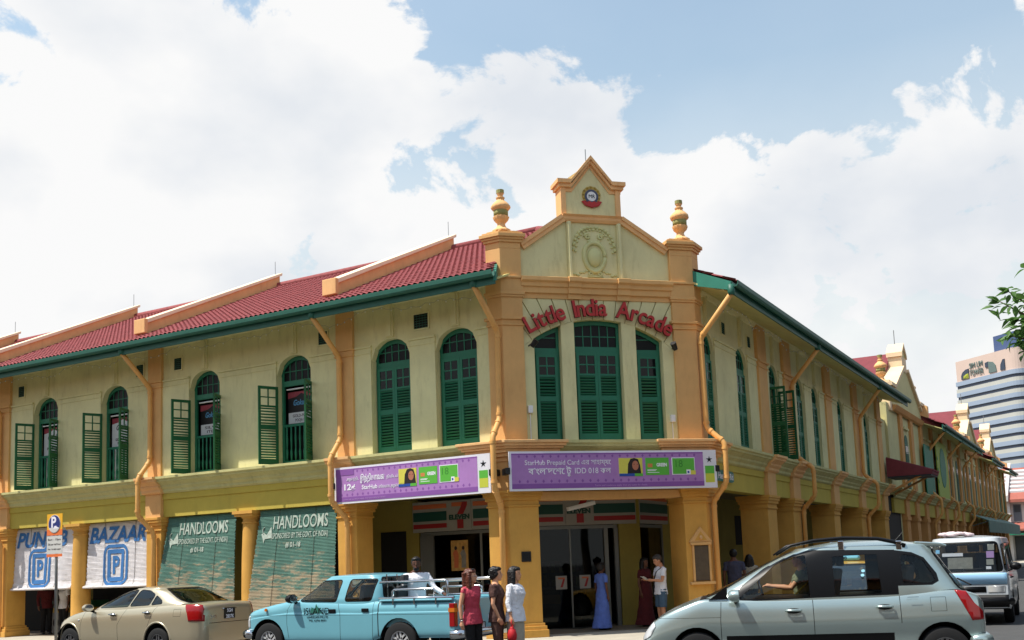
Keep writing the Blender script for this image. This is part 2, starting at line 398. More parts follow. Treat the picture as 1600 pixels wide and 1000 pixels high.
def fan_window(F, s0, s1, z0, zt, top, o, mat, ncol, closed=True, sgl=None):
    # green timber frame filling one opening: jambs, head, transom at zt, glazing bars above it
    mb = MB(); jw = .065; d = .06
    mb.box(F, s0, s0 + jw, o - d, o, z0, top(s0 + .001)); mb.box(F, s1 - jw, s1, o - d, o, z0, top(s1 - .001))
    n = 14
    for k in range(n):
        a, b = s0 + (s1 - s0) * k / n, s0 + (s1 - s0) * (k + 1) / n
        ta, tb = top(a), top(b)
        mb.prism(F, [(a, max(zt, ta - .10)), (b, max(zt, tb - .10)), (b, tb), (a, ta)], o - d + .004, o + .012)
    mb.box(F, s0 + jw, s1 - jw, o - d, o + .01, zt, zt + .13)
    mb.box(F, s0 + jw, s1 - jw, o - d, o, z0, z0 + .05)
    a, b = s0 + jw, s1 - jw; zb = zt + .13; zmid = zb + .24
    for k in range(1, ncol):
        x = a + (b - a) * k / ncol; mb.box(F, x - .011, x + .011, o - .04, o - .015, zb, max(zb + .02, top(x) - .09))
    mb.box(F, a, b, o - .038, o - .018, zmid - .011, zmid + .011)
    w = mb.build('window', mat, BL)
    for k in range(ncol):
        x0 = a + (b - a) * k / ncol; x1 = a + (b - a) * (k + 1) / ncol
        MB().box(F, x0, x1, o - .034, o - .03, zb, zmid).build('pane', 'dark_glass', w)
        t0, t1 = max(zmid + .01, top(x0 + .01) - .08), max(zmid + .01, top(x1 - .01) - .08); tm = max(zmid + .01, top((x0 + x1) / 2) - .08)
        if max(t0, t1) > zmid + .03:
            MB().prism(F, [(x0, zmid), (x1, zmid), (x1, t1), ((x0 + x1) / 2, tm), (x0, t0)], o - .034, o - .03).build('pane', 'dark_glass', w)
    return w

# --- one upper wall bay with two arched windows
def upper_bay(F, s0, s1, centres, hw=.56, name='upper_wall'):
    mb = MB(); lo, hi = WO - .30, WO
    cs = sorted(centres); zsp, rise = 6.55, .46
    edges = [s0] + [v for c in cs for v in (c - hw, c + hw)] + [s1]
    for i in range(0, len(edges), 2):
        a, b = edges[i], edges[i + 1]
        if b - a < .02: continue
        mb.box(F, a, b, lo, hi + .03, ZS - .02, ZI - .17)          # lower pier, a little proud
        mb.box(F, a, b, lo, hi, ZI - .17, ZT)
        e0 = .012 if i > 0 else 0; e1 = .012 if i + 2 < len(edges) else 0
        mb.box(F, a - e0, b + e1, lo + .1, hi + .05, ZI - .17, ZI - .13); mb.box(F, a - e0 * 2, b + e1 * 2, lo + .1, hi + .075, ZI - .035, ZI + .01)
        mb.box(F, a - e0, b + e1, lo + .1, hi + .035, ZI - .128, ZI - .037)
    for c in cs:
        band_above(mb, F, c - hw, c + hw, topfun(c, hw, zsp, rise), ZT, lo, hi)
        mb.box(F, c - .11, c + .11, hi - .05, hi + .05, zsp + rise + .03, ZT - .08)       # plain keystone strip
        mb.box(F, c - .06, c + .06, hi - .04, hi + .075, zsp + rise + .05, ZT - .14)
        mb.box(F, c - .15, c + .15, hi - .05, hi + .07, ZT - .14, ZT - .08)
    w = mb.build(name, 'wall', BL)
    return [(c, topfun(c, hw, zsp, rise)) for c in cs]
def vent(F, s, z, w=.34, h=.30, o=WO):
    mb = MB()
    for a, b, c, d in ((s - w / 2 - .03, s - w / 2, z - h / 2 - .03, z + h / 2 + .03), (s + w / 2, s + w / 2 + .03, z - h / 2 - .03, z + h / 2 + .03), (s - w / 2, s + w / 2, z + h / 2, z + h / 2 + .03), (s - w / 2, s + w / 2, z - h / 2 - .03, z - h / 2)):
        mb.box(F, a, b, o + .002, o + .03, c, d)
    v = mb.build('vent', 'wall', BL)
    m = MB(); m.box(F, s - w / 2, s + w / 2, o + .003, o + .008, z - h / 2, z + h / 2); m.build('vent_opening', 'dark', v)
    m = MB()
    for k in range(6): m.box(F, s - w / 2, s + w / 2, o + .01, o + .018, z - h / 2 + k * h / 6 + .006, z - h / 2 + k * h / 6 + .018)
    for k in range(1, 5): m.box(F, s - w / 2 + k * w / 5 - .004, s - w / 2 + k * w / 5 + .004, o + .0185, o + .022, z - h / 2, z + h / 2)
    tag(m.build('vent_grille', 'green_gutter', v), kind='stuff')

CORN = [(WO - .1, 3.86), (-.02, 3.86), (.03, 3.90), (.03, 3.96), (.10, 4.02), (.10, 4.07), (.20, 4.15), (.24, 4.16), (.24, 4.20), (.29, 4.23), (.29, ZS), (WO - .1, ZS)]
CORNP = [(o + .09 if o > -.05 else o, z) for o, z in CORN]
def cornice(F, s0, s1, mat, prof=CORN, nm='sill_cornice'): return MB().sweep(F, prof, s0, s1).build(nm, mat, BL)
def frieze(F, s0, s1):
    mb = MB(); mb.box(F, s0, s1, -.42, WO + .03, ZF, 3.86); mb.box(F, s0, s1, WO + .03, WO + .06, 3.70, 3.858)
    return mb.build('frieze', 'wall_frieze', BL)

# LEFT WING -----------------------------------------------------------
PIL = [15.60, 22.10, 28.55, 35.0]
bays = [(11.57, 15.35, (12.47, 14.29)), (15.85, 21.85, (17.25, 20.30)), (22.35, 28.30, (23.76, 26.72)), (28.80, 34.75, (30.2, 33.2))]
LW = []
for s0, s1, cs in bays: LW.append(upper_bay(FL, s0, s1, cs))
for p in PIL:
    mb = MB()
    mb.box(FL, p - .25, p + .25, -.4, 0, ZS - .01, ZT); mb.box(FL, p - .28, p + .28, -.3, .035, ZI - .18, ZI - .14); mb.box(FL, p - .30, p + .30, -.3, .06, ZI - .04, ZI + .01)
    mb.box(FL, p - .27, p + .27, -.3, .02, ZI - .14, ZI - .04)
    mb.build('pilaster', 'ochre', BL, bevel=.008)
    cornice(FL, p - .36, p + .36, 'coping', CORNP, 'cornice_break')
    mb = MB(); mb.box(FL, p - .29, p + .29, -.4, .03, ZF + .002, 3.862); mb.build('frieze_block', 'ochre', BL)
for (s0, s1, cs), (a, b) in zip(bays, ((11.95, 15.235), (15.965, 21.735), (22.465, 28.185), (28.915, 34.635))):
    cornice(FL, a, b, 'moulding'); frieze(FL, a - .07, b + .07)
# ground pillars with capital and base
def ground_pillar(pts, name='pillar', mat='ochre_low'):
    mb = MB(); stack(mb, pts, ((GZ, GZ + .16, .10), (GZ + .16, GZ + .24, .07), (GZ + .24, GZ + .30, .035), (GZ + .30, 2.88, 0), (2.88, 2.92, .03), (2.92, 3.02, .01), (3.02, 3.10, .05), (3.10, 3.17, .08), (3.17, ZF, .10)))
    return mb.build(name, mat, BL, bevel=.008)
for p in PIL:
    ground_pillar([(XL, p - .28), (XL, p + .28), (XL + .62, p + .28), (XL + .62, p - .28)])
def round_column(s):
    mb = MB(); c = FL(s, -.26, 0)
    mb.lathe((c[0], c[1], 0), [(.0, GZ), (.33, GZ), (.33, GZ + .12), (.30, GZ + .14), (.29, GZ + .2), (.265, GZ + .24), (.262, 1.2), (.25, 2.0), (.215, 2.92), (.24, 2.93), (.24, 2.96), (.215, 2.97), (.215, 3.04), (.27, 3.10)], 28)
    mb.box(FL, s - .30, s + .30, -.56, .04, 3.10, 3.16); mb.box(FL, s - .34, s + .34, -.6, .08, 3.162, ZF - .001)
    mb.build('column', 'ochre_low', BL, auto=35)
for s in (18.86, 25.32, 31.8): round_column(s)
# windows of the gable bay: closed shutters
for c, top in LW[0]:
    fan_window(FL, c - .55, c + .55, ZS + .01, 6.36, top, -.26, 'green', 5)
    for sg, h in ((1, c - .485), (-1, c + .485)): shutter(FL, h, -.255, sg, 0, .482, ZS + .06, 6.355, 'green', True)
for s, z in ((13.4, 7.29),): vent(FL, s, z, .40, .34)
for s in (16.3, 21.28, 22.75, 27.85, 29.4): vent(FL, s, 7.3, .28, .32)
# the open windows: leaves swung out, inner balustrade and a board in the opening
def open_window(F, c, top, board, curtain, k):
    fan_window(F, c - .55, c + .55, ZS + .01, 6.28, top, -.26, 'green', 5)
    for sg, h in ((1, c - .53), (-1, c + .53)): shutter(F, h, -.10, sg, rad(112 + 4 * (k % 2) * sg), .53, ZS + .03, 6.27, 'green_open', False, panes=False)
    mb = MB(); mb.box(F, c - .48, c + .48, -.31, -.26, 5.26, 5.32); mb.box(F, c - .48, c + .48, -.31, -.26, ZS + .06, ZS + .12)
    bal = mb.build('balustrade', 'green', BL)
    first = None
    for i in range(7):
        x = c - .42 + i * .14
        m = MB(); q = F(x, -.285, 0)
        m.lathe((q[0], q[1], 0), [(.022, ZS + .12), (.026, 4.5), (.034, 4.62), (.018, 4.72), (.03, 4.95), (.02, 5.12), (.026, 5.26)], 8); m.build('baluster', 'green', bal, smooth=True)
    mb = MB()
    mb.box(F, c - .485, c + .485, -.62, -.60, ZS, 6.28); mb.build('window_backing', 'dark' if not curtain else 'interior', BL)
    if curtain:
        ring = []; n = 40; vs = []
        for i in range(n + 1):
            x = c - .46 + .92 * i / n; o = -.45 + .03 * math.sin(i * 1.7) + .015 * math.sin(i * .6)
            vs.append((x, o))
        m = MB()
        for i in range(n):
            a, b = vs[i], vs[i + 1]; m.add([F(a[0], a[1], ZS + .02), F(b[0], b[1], ZS + .02), F(b[0], b[1], 5.4), F(a[0], a[1], 5.4)], [(0, 1, 2, 3)])
        m.build('curtain', 'white', BL, recalc=False)
for b in (1, 2, 3):
    for k, (c, top) in enumerate(LW[b]): open_window(FL, c, top, b, b >= 2, k)
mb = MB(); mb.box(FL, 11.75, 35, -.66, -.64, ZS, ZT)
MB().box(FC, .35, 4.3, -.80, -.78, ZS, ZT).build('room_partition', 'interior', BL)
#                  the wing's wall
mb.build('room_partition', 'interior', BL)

# CUT CORNER ----------------------------------------------------------
CC = 2.255
zc = 7.06 - 2.74
def ctop(s): return zc + math.sqrt(2.74 ** 2 - (s - CC) ** 2)
pl = [(XL, 11.57), (XL, YC), FC(.48, 0, 0)[:2], FC(.48, -.45, 0)[:2], (XL + .45, 11.57)]
pr = [FC(4.05, 0, 0)[:2], FC(SE, 0, 0)[:2], (23.10, YR), (23.10, YR + .45), FC(4.05, -.45, 0)[:2]]
PLV = ((ZS - .01, 6.86, 0), (6.86, 6.90, .03), (6.90, 6.99, .015), (6.99, 7.05, .06), (7.05, 7.50, .0), (7.50, 7.55, .03), (7.55, 7.62, .05), (7.62, 7.92, .02), (7.92, 7.97, .06), (7.97, 8.60, 0))
TOPV = ((8.60, 8.74, .0), (8.74, 8.80, .035), (8.80, 8.85, .065), (8.85, 8.93, .10), (8.93, 8.975, .05), (8.975, 9.02, -.03))
for q in (pl, pr):
    mb = MB(); stack(mb, q, PLV + TOPV); mb.build('corner_pilaster', 'ochre', BL, bevel=.008)
# sill ledge breaks under the corner pilasters
def breakpoly(q, d): return pillar_plan(q, d)
for q in ([(XL, 11.95), (XL, YC), FC(.95, 0, 0)[:2], FC(.95, -.4, 0)[:2], (XL + .4, 11.95)], [FC(3.72, 0, 0)[:2], FC(SE, 0, 0)[:2], (23.45, YR), (23.45, YR + .4), FC(3.72, -.4, 0)[:2]]):
    mb = MB(); stack(mb, q, ((3.86, 3.96, .06), (3.96, 4.04, .13), (4.04, 4.12, .2), (4.12, 4.17, .26), (4.17, 4.23, .31), (4.23, ZS + .004, .35))); mb.build('cornice_break', 'coping', BL, bevel=.012)
MB().sweep(FC, CORN, 1.02, 3.66).build('sill_cornice', 'moulding', BL)
mb = MB(); mb.box(FC, .2, 4.4, -.40, WO, ZF - .05, 3.858); mb.build('frieze', 'ochre', BL)
# corner wall: piers between the three windows, then voussoirs up to the entablature
op = [(.73, 1.36), (1.67, 2.80), (3.14, 3.78)]
mb = MB()
for a, b in ((.48, .73), (1.36, 1.67), (2.80, 3.14), (3.78, 4.05)):
    mb.prism(FC, [(a, ZS - .01), (b, ZS - .01), (b, ctop(b)), (a, ctop(a))], -.38, WO + .02)
mb.build('corner_wall', 'wall', BL)
mb = MB(); band_above(mb, FC, .48, 4.05, ctop, 7.50, -.38, WO - .03, 24); mb.build('spandrel_backing', 'moulding', BL)
def ray_rect(a):
    # point where the radial at angle a (from vertical) meets the wall panel's top or side
    t = (7.50 - zc) / math.cos(a); s = CC + t * math.sin(a)
    if s < .48: t = (.48 - CC) / math.sin(a)
    elif s > 4.05: t = (4.05 - CC) / math.sin(a)
    return (CC + t * math.sin(a), zc + t * math.cos(a))
NV = 15; amax = math.asin((CC - .48) / 2.74)
for i in range(NV):
    a0 = -amax + 2 * amax * i / NV + .0028; a1 = -amax + 2 * amax * (i + 1) / NV - .0028
    poly = [(CC + 2.74 * math.sin(a0 + (a1 - a0) * k / 3), zc + 2.74 * math.cos(a0 + (a1 - a0) * k / 3)) for k in range(4)]
    p0, p1 = ray_rect(a0), ray_rect(a1); tops = [p1]
    if p0[0] < .481 and p1[0] > .481: tops.append((.48, 7.50))
    if p1[0] > 4.049 and p0[0] < 4.049: tops.append((4.05, 7.50))
    tops.append(p0)
    MB().prism(FC, poly + tops, -.2, WO + .02).build('voussoir', 'wall', BL, bevel=.006)
for a0, b0, zz in ((.48, .73, 0), (3.78, 4.05, 0)):
    pass
for j, (a, b) in enumerate(op):
    fan_window(FC, a + .005, b - .005, ZS + .01, 6.28 if j != 1 else 6.33, ctop, -.24, 'green', 5 if j == 1 else 1)
    w = b - a - .14
    if j == 1:
        for sg, h in ((1, a + .07), (-1, b - .07)): shutter(FC, h, -.235, sg, 0, w / 2 - .003, ZS + .06, 6.325, 'green', True)
    else: shutter(FC, a + .07, -.235, 1, 0, w, ZS + .06, 6.275, 'green', True)
# entablature and gable
ENT = [(-.4, 7.50), (-.05, 7.50), (-.05, 7.60), (.0, 7.62), (.0, 7.74), (.04, 7.76), (.04, 7.84), (.1, 7.88), (.1, 7.96), (.03, 7.985), (-.4, 7.985)]
MB().sweep(FC, ENT, .46, 4.07).build('entablature', 'ochre', BL)
for a, b in ((1.55, 1.85), (2.72, 3.02)):
    MB().sweep(FC, [(o + .05 if o > -.3 else o, z + (.004 if z > 7.9 else -.004)) for o, z in ENT], a, b).build('entablature_break', 'ochre', BL)
GS0, GS1 = 1.50, 2.93
mb = MB(); mb.prism(FC, [(.45, 7.985), (4.08, 7.985), (4.08, 8.74), (GS1, 9.42), (GS1, 10.2), (CC - .02, 10.74), (GS0, 10.2), (GS0, 9.40), (.45, 8.74)], -.42, -.10)
mb.build('gable_wall', 'wall', BL)
# raking copings
def rake(F, p, q, h, o0, o1, nm='raking_coping', mat='coping'):
    mb = MB(); dx, dz = q[0] - p[0], q[1] - p[1]; l = math.hypot(dx, dz); nx, nz = -dz / l, dx / l
    if nz < 0: nx, nz = -nx, -nz
    for d0, d1, a, b in ((-h, -.04, o0 + .03, o1 - .03), (-.04, .045, o0, o1)):
        mb.prism(F, [(p[0] + nx * d0, p[1] + nz * d0), (q[0] + nx * d0, q[1] + nz * d0), (q[0] + nx * d1, q[1] + nz * d1), (p[0] + nx * d1, p[1] + nz * d1)], a, b)
    return mb.build(nm, mat, BL)
rake(FC, (.50, 8.72), (GS0 - .003, 9.42), .13, -.46, .0); rake(FC, (4.03, 8.74), (GS1 + .003, 9.44), .13, -.46, .0)
mb = MB(); mb.sweep(FC, [(-.3, 9.30), (-.06, 9.30), (-.02, 9.36), (-.02, 9.42), (.03, 9.46), (-.3, 9.46)], GS0 + .005, GS1 - .005); mb.build('gable_string_course', 'coping', BL)
for a, b in ((GS0, GS0 + .11), (GS1 - .11, GS1)): MB().box(FC, a - .003, b + .003, -.44, -.055, 9.462, 10.18).build('gable_corner_strip', 'coping', BL)
# panel strips below it
for a, b in ((1.60, 1.70), (2.80, 2.90)): MB().box(FC, a, b, -.1, -.02, 7.985, 9.30).box(FC, a + .02, b - .02, -.02, .005, 7.985, 9.30).build('panel_strip', 'wall', BL, bevel=.01)
# top cornice with its peak
def peak(F, c, w, z0, zp, o0, o1, mat='coping'):
    mb = MB(); h = w / 2
    for t, oo, e in ((.0, -.02, .0), (.09, .05, .05), (.17, .10, .09)):
        k = .10
        a = h + e
        poly = [(c - a, z0 + t), (c - a * .62, z0 + t), (c, zp - .09 + t), (c + a * .62, z0 + t), (c + a, z0 + t), (c + a, z0 + t + .09), (c + a * .60, z0 + t + .09), (c, zp + t), (c - a * .60, z0 + t + .09), (c - a, z0 + t + .09)]
        L_, R_ = [poly[0], poly[1], poly[8], poly[9]], [poly[3], poly[4], poly[5], poly[6]]
        mb.prism(F, L_, o0 - e, o1 + oo); mb.prism(F, R_, o0 - e, o1 + oo)
        mb.prism(F, [poly[1], poly[2], poly[7], poly[8]], o0 - e, o1 + oo); mb.prism(F, [poly[2], poly[3], poly[6], poly[7]], o0 - e, o1 + oo)
    return mb.build('gable_cornice', mat, BL)
peak(FC, CC - .03, GS1 - GS0 + .03, 10.02, 10.70, -.42, -.06)
q = FC(CC - .05, -.25, 0); MB().tube([(q[0], q[1], 10.6), (q[0], q[1], 11.12)], .012, 6).build('lightning_rod', 'steel', BL)
# plaster relief in the panel
def relief():
    mb = MB(); F = FC; n = Vector(F(0, 1, 0)) - Vector(F(0, 0, 0)); X = Vector(F(1, 0, 0)) - Vector(F(0, 0, 0)); Z = Vector((0, 0, 1))
    c = 2.25
    mb.ellipsoid(F(c, -.1, 8.50), .17, .10, .23, 16, 10, X=X, Y=n, Z=Z)
    ring = [F(c + (.25 * math.cos(t)) * (1 + .12 * math.sin(t)), -.09, 8.50 + .34 * math.sin(t)) for t in [2 * PI * k / 24 for k in range(25)]]
    mb.tube(ring, .05, 8)
    for sg in (-1, 1):
        mb.tube([F(c + sg * (.12 + .0 * k) , -.09, 8.84 + .03 * k) for k in range(3)], .035, 8)
        sp = [F(c + sg * (.16 + .075 * (1 - k / 14) * math.cos(k * .8)), -.08, 8.98 + .075 * (1 - k / 14) * math.sin(k * .8)) for k in range(12)]
        mb.tube(sp, .026, 6)
        sp = [F(c + sg * (.12 + .06 * (1 - k / 12) * math.cos(k * .8 + 2)), -.08, 8.12 + .06 * (1 - k / 12) * math.sin(k * .8 + 2)) for k in range(10)]
        mb.tube(sp, .022, 6)
        for k in range(9):      # garland of leaves
            t = k / 8; s = c + sg * (.06 + .44 * math.sin(t * 1.45)); z = 9.20 - .52 * t * t
            mb.ellipsoid(F(s, -.09, z), .05 + .015 * (k % 2), .035, .035, 8, 6, X=(X * sg * math.cos(1.2 * t) - Z * math.sin(1.2 * t)), Y=n, Z=(X * sg * math.sin(1.2 * t) + Z * math.cos(1.2 * t)))
            mb.ellipsoid(F(s - sg * .05, -.09, z - .05), .03, .03, .03, 8, 6, X=X, Y=n, Z=Z)
        for k in range(5):
            s = c + sg * (.2 + .07 * k); z = 8.18 - .035 * k * (1 if k % 2 else .6)
            mb.ellipsoid(F(s, -.095, z), .045, .025, .028, 8, 6, X=X, Y=n, Z=Z)
    mb.box(F, c - .18, c + .18, -.1, -.07, 8.03, 8.07)
    mb.build('plaster_relief', 'relief', BL, smooth=True)
relief()
# painted crest high in the gable
M('crest_gold', (176, 150, 70), .5, .2, 12); M('crest_ring', (70, 76, 96), .5, .1, 12)
def crest():
    F = FC; c, z = 2.24, 9.93; Y = Vector(F(0, 1, 0)) - Vector(F(0, 0, 0)); o = -.085
    rt = MB(); p = [(c + .22 * math.cos(t) , z + .21 * math.sin(t) + .03) for t in [rad(-40 + 260 * k / 22) for k in range(23)]]
    rt.prism(F, p, o - .02, o + .01)
    e = rt.build('crest', 'crest_gold', BL)
    m = MB()
    for k in range(9): 
        t = rad(-20 + 220 * k / 8); m.ellipsoid(F(c + .20 * math.cos(t), o + .015, z + .03 + .19 * math.sin(t)), .03, .02, .03, 6, 5)
    tag(m.build('crest_leaf', 'crest_gold', e, smooth=True), kind='stuff')
    q = Vector(F(c, o, z)); MB().lathe(q, [(.0, 0), (.165, 0), (.165, .018), (.115, .02), (.115, .012)], 24, axis=Y).build('crest_ring', 'crest_ring', e)
    MB().lathe(q, [(.0, .0), (.112, 0), (.112, .022), (0, .024)], 24, axis=Y).build('crest_disc', 'white', e)
    text('crest_monogram', 'MR', .12, F, c, z - .04, o + .027, 'black', e, width=.15)
    MB().prism(F, [(c - .25, z - .12), (c - .16, z - .10), (c - .12, z - .14), (c - .06, z - .11), (c, z - .14), (c + .06, z - .11), (c + .12, z - .14), (c + .16, z - .10), (c + .25, z - .12), (c + .17, z - .22), (c, z - .27), (c - .17, z - .22)], o, o + .03).build('crest_ribbon', 'letter_red', e, bevel=.008)
crest()
# urns on the two pedestals
M('urn_green', (150, 146, 88), .8, .15, 8)
def urn(c, z0, k=1.0, parent=None):
    p = [(.23, 0), (.23, .03), (.17, .07), (.12, .10), (.085, .18), (.10, .22), (.155, .27), (.185, .34), (.185, .36), (.16, .37), (.16, .50), (.20, .53), (.225, .57), (.215, .62), (.16, .68), (.10, .73), (.08, .76), (.10, .79), (.10, .81), (.06, .83), (.06, .86), (.085, .90), (.085, .98), (.05, .99), (.0, .99)]
    mb = MB(); mb.lathe((c[0], c[1], z0), [(r * k, h * k) for r, h in p], 24, flute=.09)
    u = mb.build('urn', 'coping', parent or BL, auto=50)
    m = MB(); m.lathe((c[0], c[1], z0), [(.163 * k, .375 * k), (.164 * k, .50 * k)], 24); m.build('urn_band', 'urn_green', u, smooth=True)
    m = MB(); m.lathe((c[0], c[1], z0), [(.0, .905 * k), (.088 * k, .905 * k), (.088 * k, .985 * k), (0, .985 * k)], 12); m.build('urn_finial', 'urn_green', u)
    return u
def cen(q): return (sum(p[0] for p in q) / len(q), sum(p[1] for p in q) / len(q))
cl = FC(.12, -.22, 0); urn(cl, 9.02); cr_ = FC(4.46, -.22, 0); urn(cr_, 9.02)
# ground-floor corner piers
gl = [(XL, 11.72), (XL, YC), FC(.66, 0, 0)[:2], FC(.66, -.55, 0)[:2], (XL + .55, 11.72)]
gr = [FC(4.06, 0, 0)[:2], FC(SE, 0, 0)[:2], (23.28, YR), (23.28, YR + .6), FC(4.06, -.85, 0)[:2]]
for q in (gl, gr):
    ground_pillar(q, 'corner_pillar')
    mb = MB(); stack(mb, q, ((ZF + .001, 3.862, .03),)); mb.build('frieze_block', 'ochre', BL)
MB().box(FC, .55, 4.2, -.45, -.04, 3.02, ZF - .052).build('corner_beam', 'ochre', BL)
# pier with the little pediment that frames the notice
mb = MB(); mb.prism(FC, [(4.12, 2.0), (4.68, 2.0), (4.40, 2.34)], 0, .06); mb.box(FC, 4.15, 4.65, 0, .075, 1.93, 1.995)
mb.box(FC, 4.10, 4.70, 0, .085, 1.06, 1.12)
mb.box(FC, 4.19, 4.235, 0, .05, 1.12, 1.93); mb.box(FC, 4.585, 4.63, 0, .05, 1.12, 1.93)
nf = mb.build('notice_frame', 'ochre', BL, bevel=.008)
MB().prism(FC, [(4.25, 2.035), (4.55, 2.035), (4.40, 2.24)], .06, .064).build('pediment_recess', 'ochre_low', nf)
m = MB(); m.ellipsoid(FC(4.40, .075, 2.10), .055, .03, .05); m.build('pediment_boss', 'coping', nf, smooth=True)
M('slate_board', (88, 76, 62), .5, .2, 10, streak=.2)
MB().box(FC, 4.24, 4.58, .004, .03, 1.14, 1.92).build('notice_board', 'slate_board', nf)

# RIGHT WING ----------------------------------------------------------
RP = [27.95, 30.5, 35.55, 39.85, 44.25]
RWc = [23.62, 26.25, 29.20, 32.05, 33.95, 37.5, 41.9]
rb = [(23.10, 27.55), (28.35, 30.1), (30.9, 35.15), (35.95, 39.45), (40.25, 43.85)]
RW = []
for a, b in rb: RW += upper_bay(FR, a, b, [c for c in RWc if a < c < b], .50)
for p in RP:
    mb = MB(); mb.box(FR, p - .4, p + .4, -.4, 0, ZS - .01, ZT); mb.box(FR, p - .43, p + .43, -.3, .035, ZI - .18, ZI - .14); mb.box(FR, p - .45, p + .45, -.3, .06, ZI - .04, ZI + .01)
    mb.build('pilaster', 'ochre', BL, bevel=.008)
    cornice(FR, p - .50, p + .50, 'coping', CORNP, 'cornice_break')
    MB().box(FR, p - .38, p + .38, -.4, .05, ZF + .002, 3.862).build('frieze_block', 'ochre', BL)
    ground_pillar([(p - .42, YR), (p + .42, YR), (p + .42, YR + .75), (p - .42, YR + .75)])
for a, b in ((23.46, 27.44), (28.46, 29.99), (31.01, 35.04), (36.06, 39.34), (40.36, 43.74)):
    cornice(FR, a, b, 'moulding'); frieze(FR, a - .1, b + .1)
for i, (c, top) in enumerate(RW):
    fan_window(FR, c - .49, c + .49, ZS + .01, 6.36, top, -.18, 'green', 5)
    for sg, h in ((1, c - .425), (-1, c + .425)):
        if i == 2: shutter(FR, h + (-.05 if sg > 0 else .05), -.10, sg, rad(88), .46, ZS + .03, 6.3, 'green_open', False, panes=False)
        else: shutter(FR, h, -.175, sg, 0, .422, ZS + .06, 6.355, 'green', False)
MB().box(FR, 22.9, 44.6, -.66, -.64, ZS, ZT).build('room_partition', 'interior', BL)
for s in (24.9, 27.0): vent(FR, s, 7.3, .3, .3)
MB().box(FR, 44.64, 44.9, -6, -.05, GZ, ZT).build('end_wall', 'wall', BL)

# ROOFS ---------------------------------------------------------------
EX, EZ, SL = 18.42, 7.80, .471          # eave line, its height, slope
RIDGE = 24.2
def tile_sheet(mode, s0, s1, clip):
    # pantile sheet, s along the eave, t up the slope; mode 0 = left wing, 1 = right wing
    W_, Hc = .155, .29; run = RIDGE - EX; ln = run * math.sqrt(1 + SL * SL); nc = int(ln / Hc)
    cs, sn = 1 / math.sqrt(1 + SL * SL), SL / math.sqrt(1 + SL * SL)
    prof = [(0, .0), (.28, .032), (.56, .036), (.84, .0)]
    n = int((s1 - s0) / W_); S = [(s0 + (i + a) * W_, h) for i in range(n) for a, h in prof] + [(s0 + n * W_, 0)]
    T = []
    for k in range(nc):
        T += [(k * Hc - (.05 if k == 0 else .012), .030), ((k + 1) * Hc - .014, .004)]
    vs = []; fs = []
    for t, lift in T:
        for s, h in S:
            u = t * cs - (h + lift) * sn; z = EZ + t * sn + (h + lift) * cs
            vs.append((EX + u, s, z) if mode == 0 else (s, YR - (XL - EX) + u, z))
    m = len(S)
    for j in range(len(T) - 1):
        for i in range(m - 1):
            a = vs[j * m + i]; b = vs[(j + 1) * m + i + 1]; cx, cy = (a[0] + b[0]) / 2, (a[1] + b[1]) / 2
            if clip(cx, cy): fs.append((j * m + i, j * m + i + 1, (j + 1) * m + i + 1, (j + 1) * m + i))
    mb = MB(); mb.add(vs, fs); return mb
EYR = YR - (XL - EX)                     # eave line of the right wing
hipL = lambda x, y: (y - EYR) >= (x - EX) - .02 and ((x + y > 31.45 and y > 11.62) or (y > 11.62) or (x < 19.40 and y > 10.80 + (x - 18.4) * .55))
hipR = lambda x, y: (y - EYR) <= (x - EX) + .02 and ((x + y > 31.45 and x > 22.9) or (x > 23.14) or (y < 7.92 and x > 22.40 + (y - 6.9) * .35))
rL = tile_sheet(0, 10.2, 36.4, hipL).build('roof_tiles', 'tile', BL, recalc=False); tag(rL, kind='stuff')
rR = tile_sheet(1, 21.6, 45.4, hipR).build('roof_tiles', 'tile', BL, recalc=False); tag(rR, kind='stuff')
# roof deck under the tiles, so that nothing shows through
zR = EZ + SL * (RIDGE - EX) - .03
g = MB()
yr_ = EYR + RIDGE - EX
g.add([(EX, 11.75, EZ - .03), (EX, 36.3, EZ - .03), (RIDGE, 36.3, zR), (RIDGE, yr_, zR), (21.5, EYR + 21.5 - EX, EZ - .03 + SL * (21.5 - EX)), (19.72, 11.75, EZ - .03 + SL * (19.72 - EX))], [(0, 1, 2, 3, 4, 5)])
g.add([(23.2, EYR, EZ - .03), (45.3, EYR, EZ - .03), (45.3, yr_, zR), (RIDGE, yr_, zR), (21.5, EYR + 21.5 - EX, EZ - .03 + SL * (21.5 - EX)), (23.2, 8.3, EZ - .03 + SL * (8.3 - EYR))], [(0, 1, 2, 3, 4, 5)])
g.add([(RIDGE, 36.3, zR), (30, 36.3, EZ), (30, 18, EZ), (RIDGE, yr_, zR)], [(0, 1, 2, 3)]); g.add([(45.3, yr_, zR), (45.3, 18, EZ), (30, 18, EZ), (RIDGE, yr_, zR)], [(0, 1, 2, 3)])
g.build('roof_deck', 'tile', BL, recalc=False)
MB().tube([(RIDGE, 36.3, zR + .06), (RIDGE, yr_, zR + .06), (45.3, yr_, zR + .06)], .13, 8).build('ridge_tile', 'tile', BL, smooth=True)
hp = [(19.85, 11.1), (RIDGE, yr_)]
MB().tube([(21.5, EYR + 21.5 - EX, EZ + SL * (21.5 - EX) + .05), (RIDGE, yr_, zR + .07)], .11, 8).build('hip_tile', 'tile', BL, smooth=True)
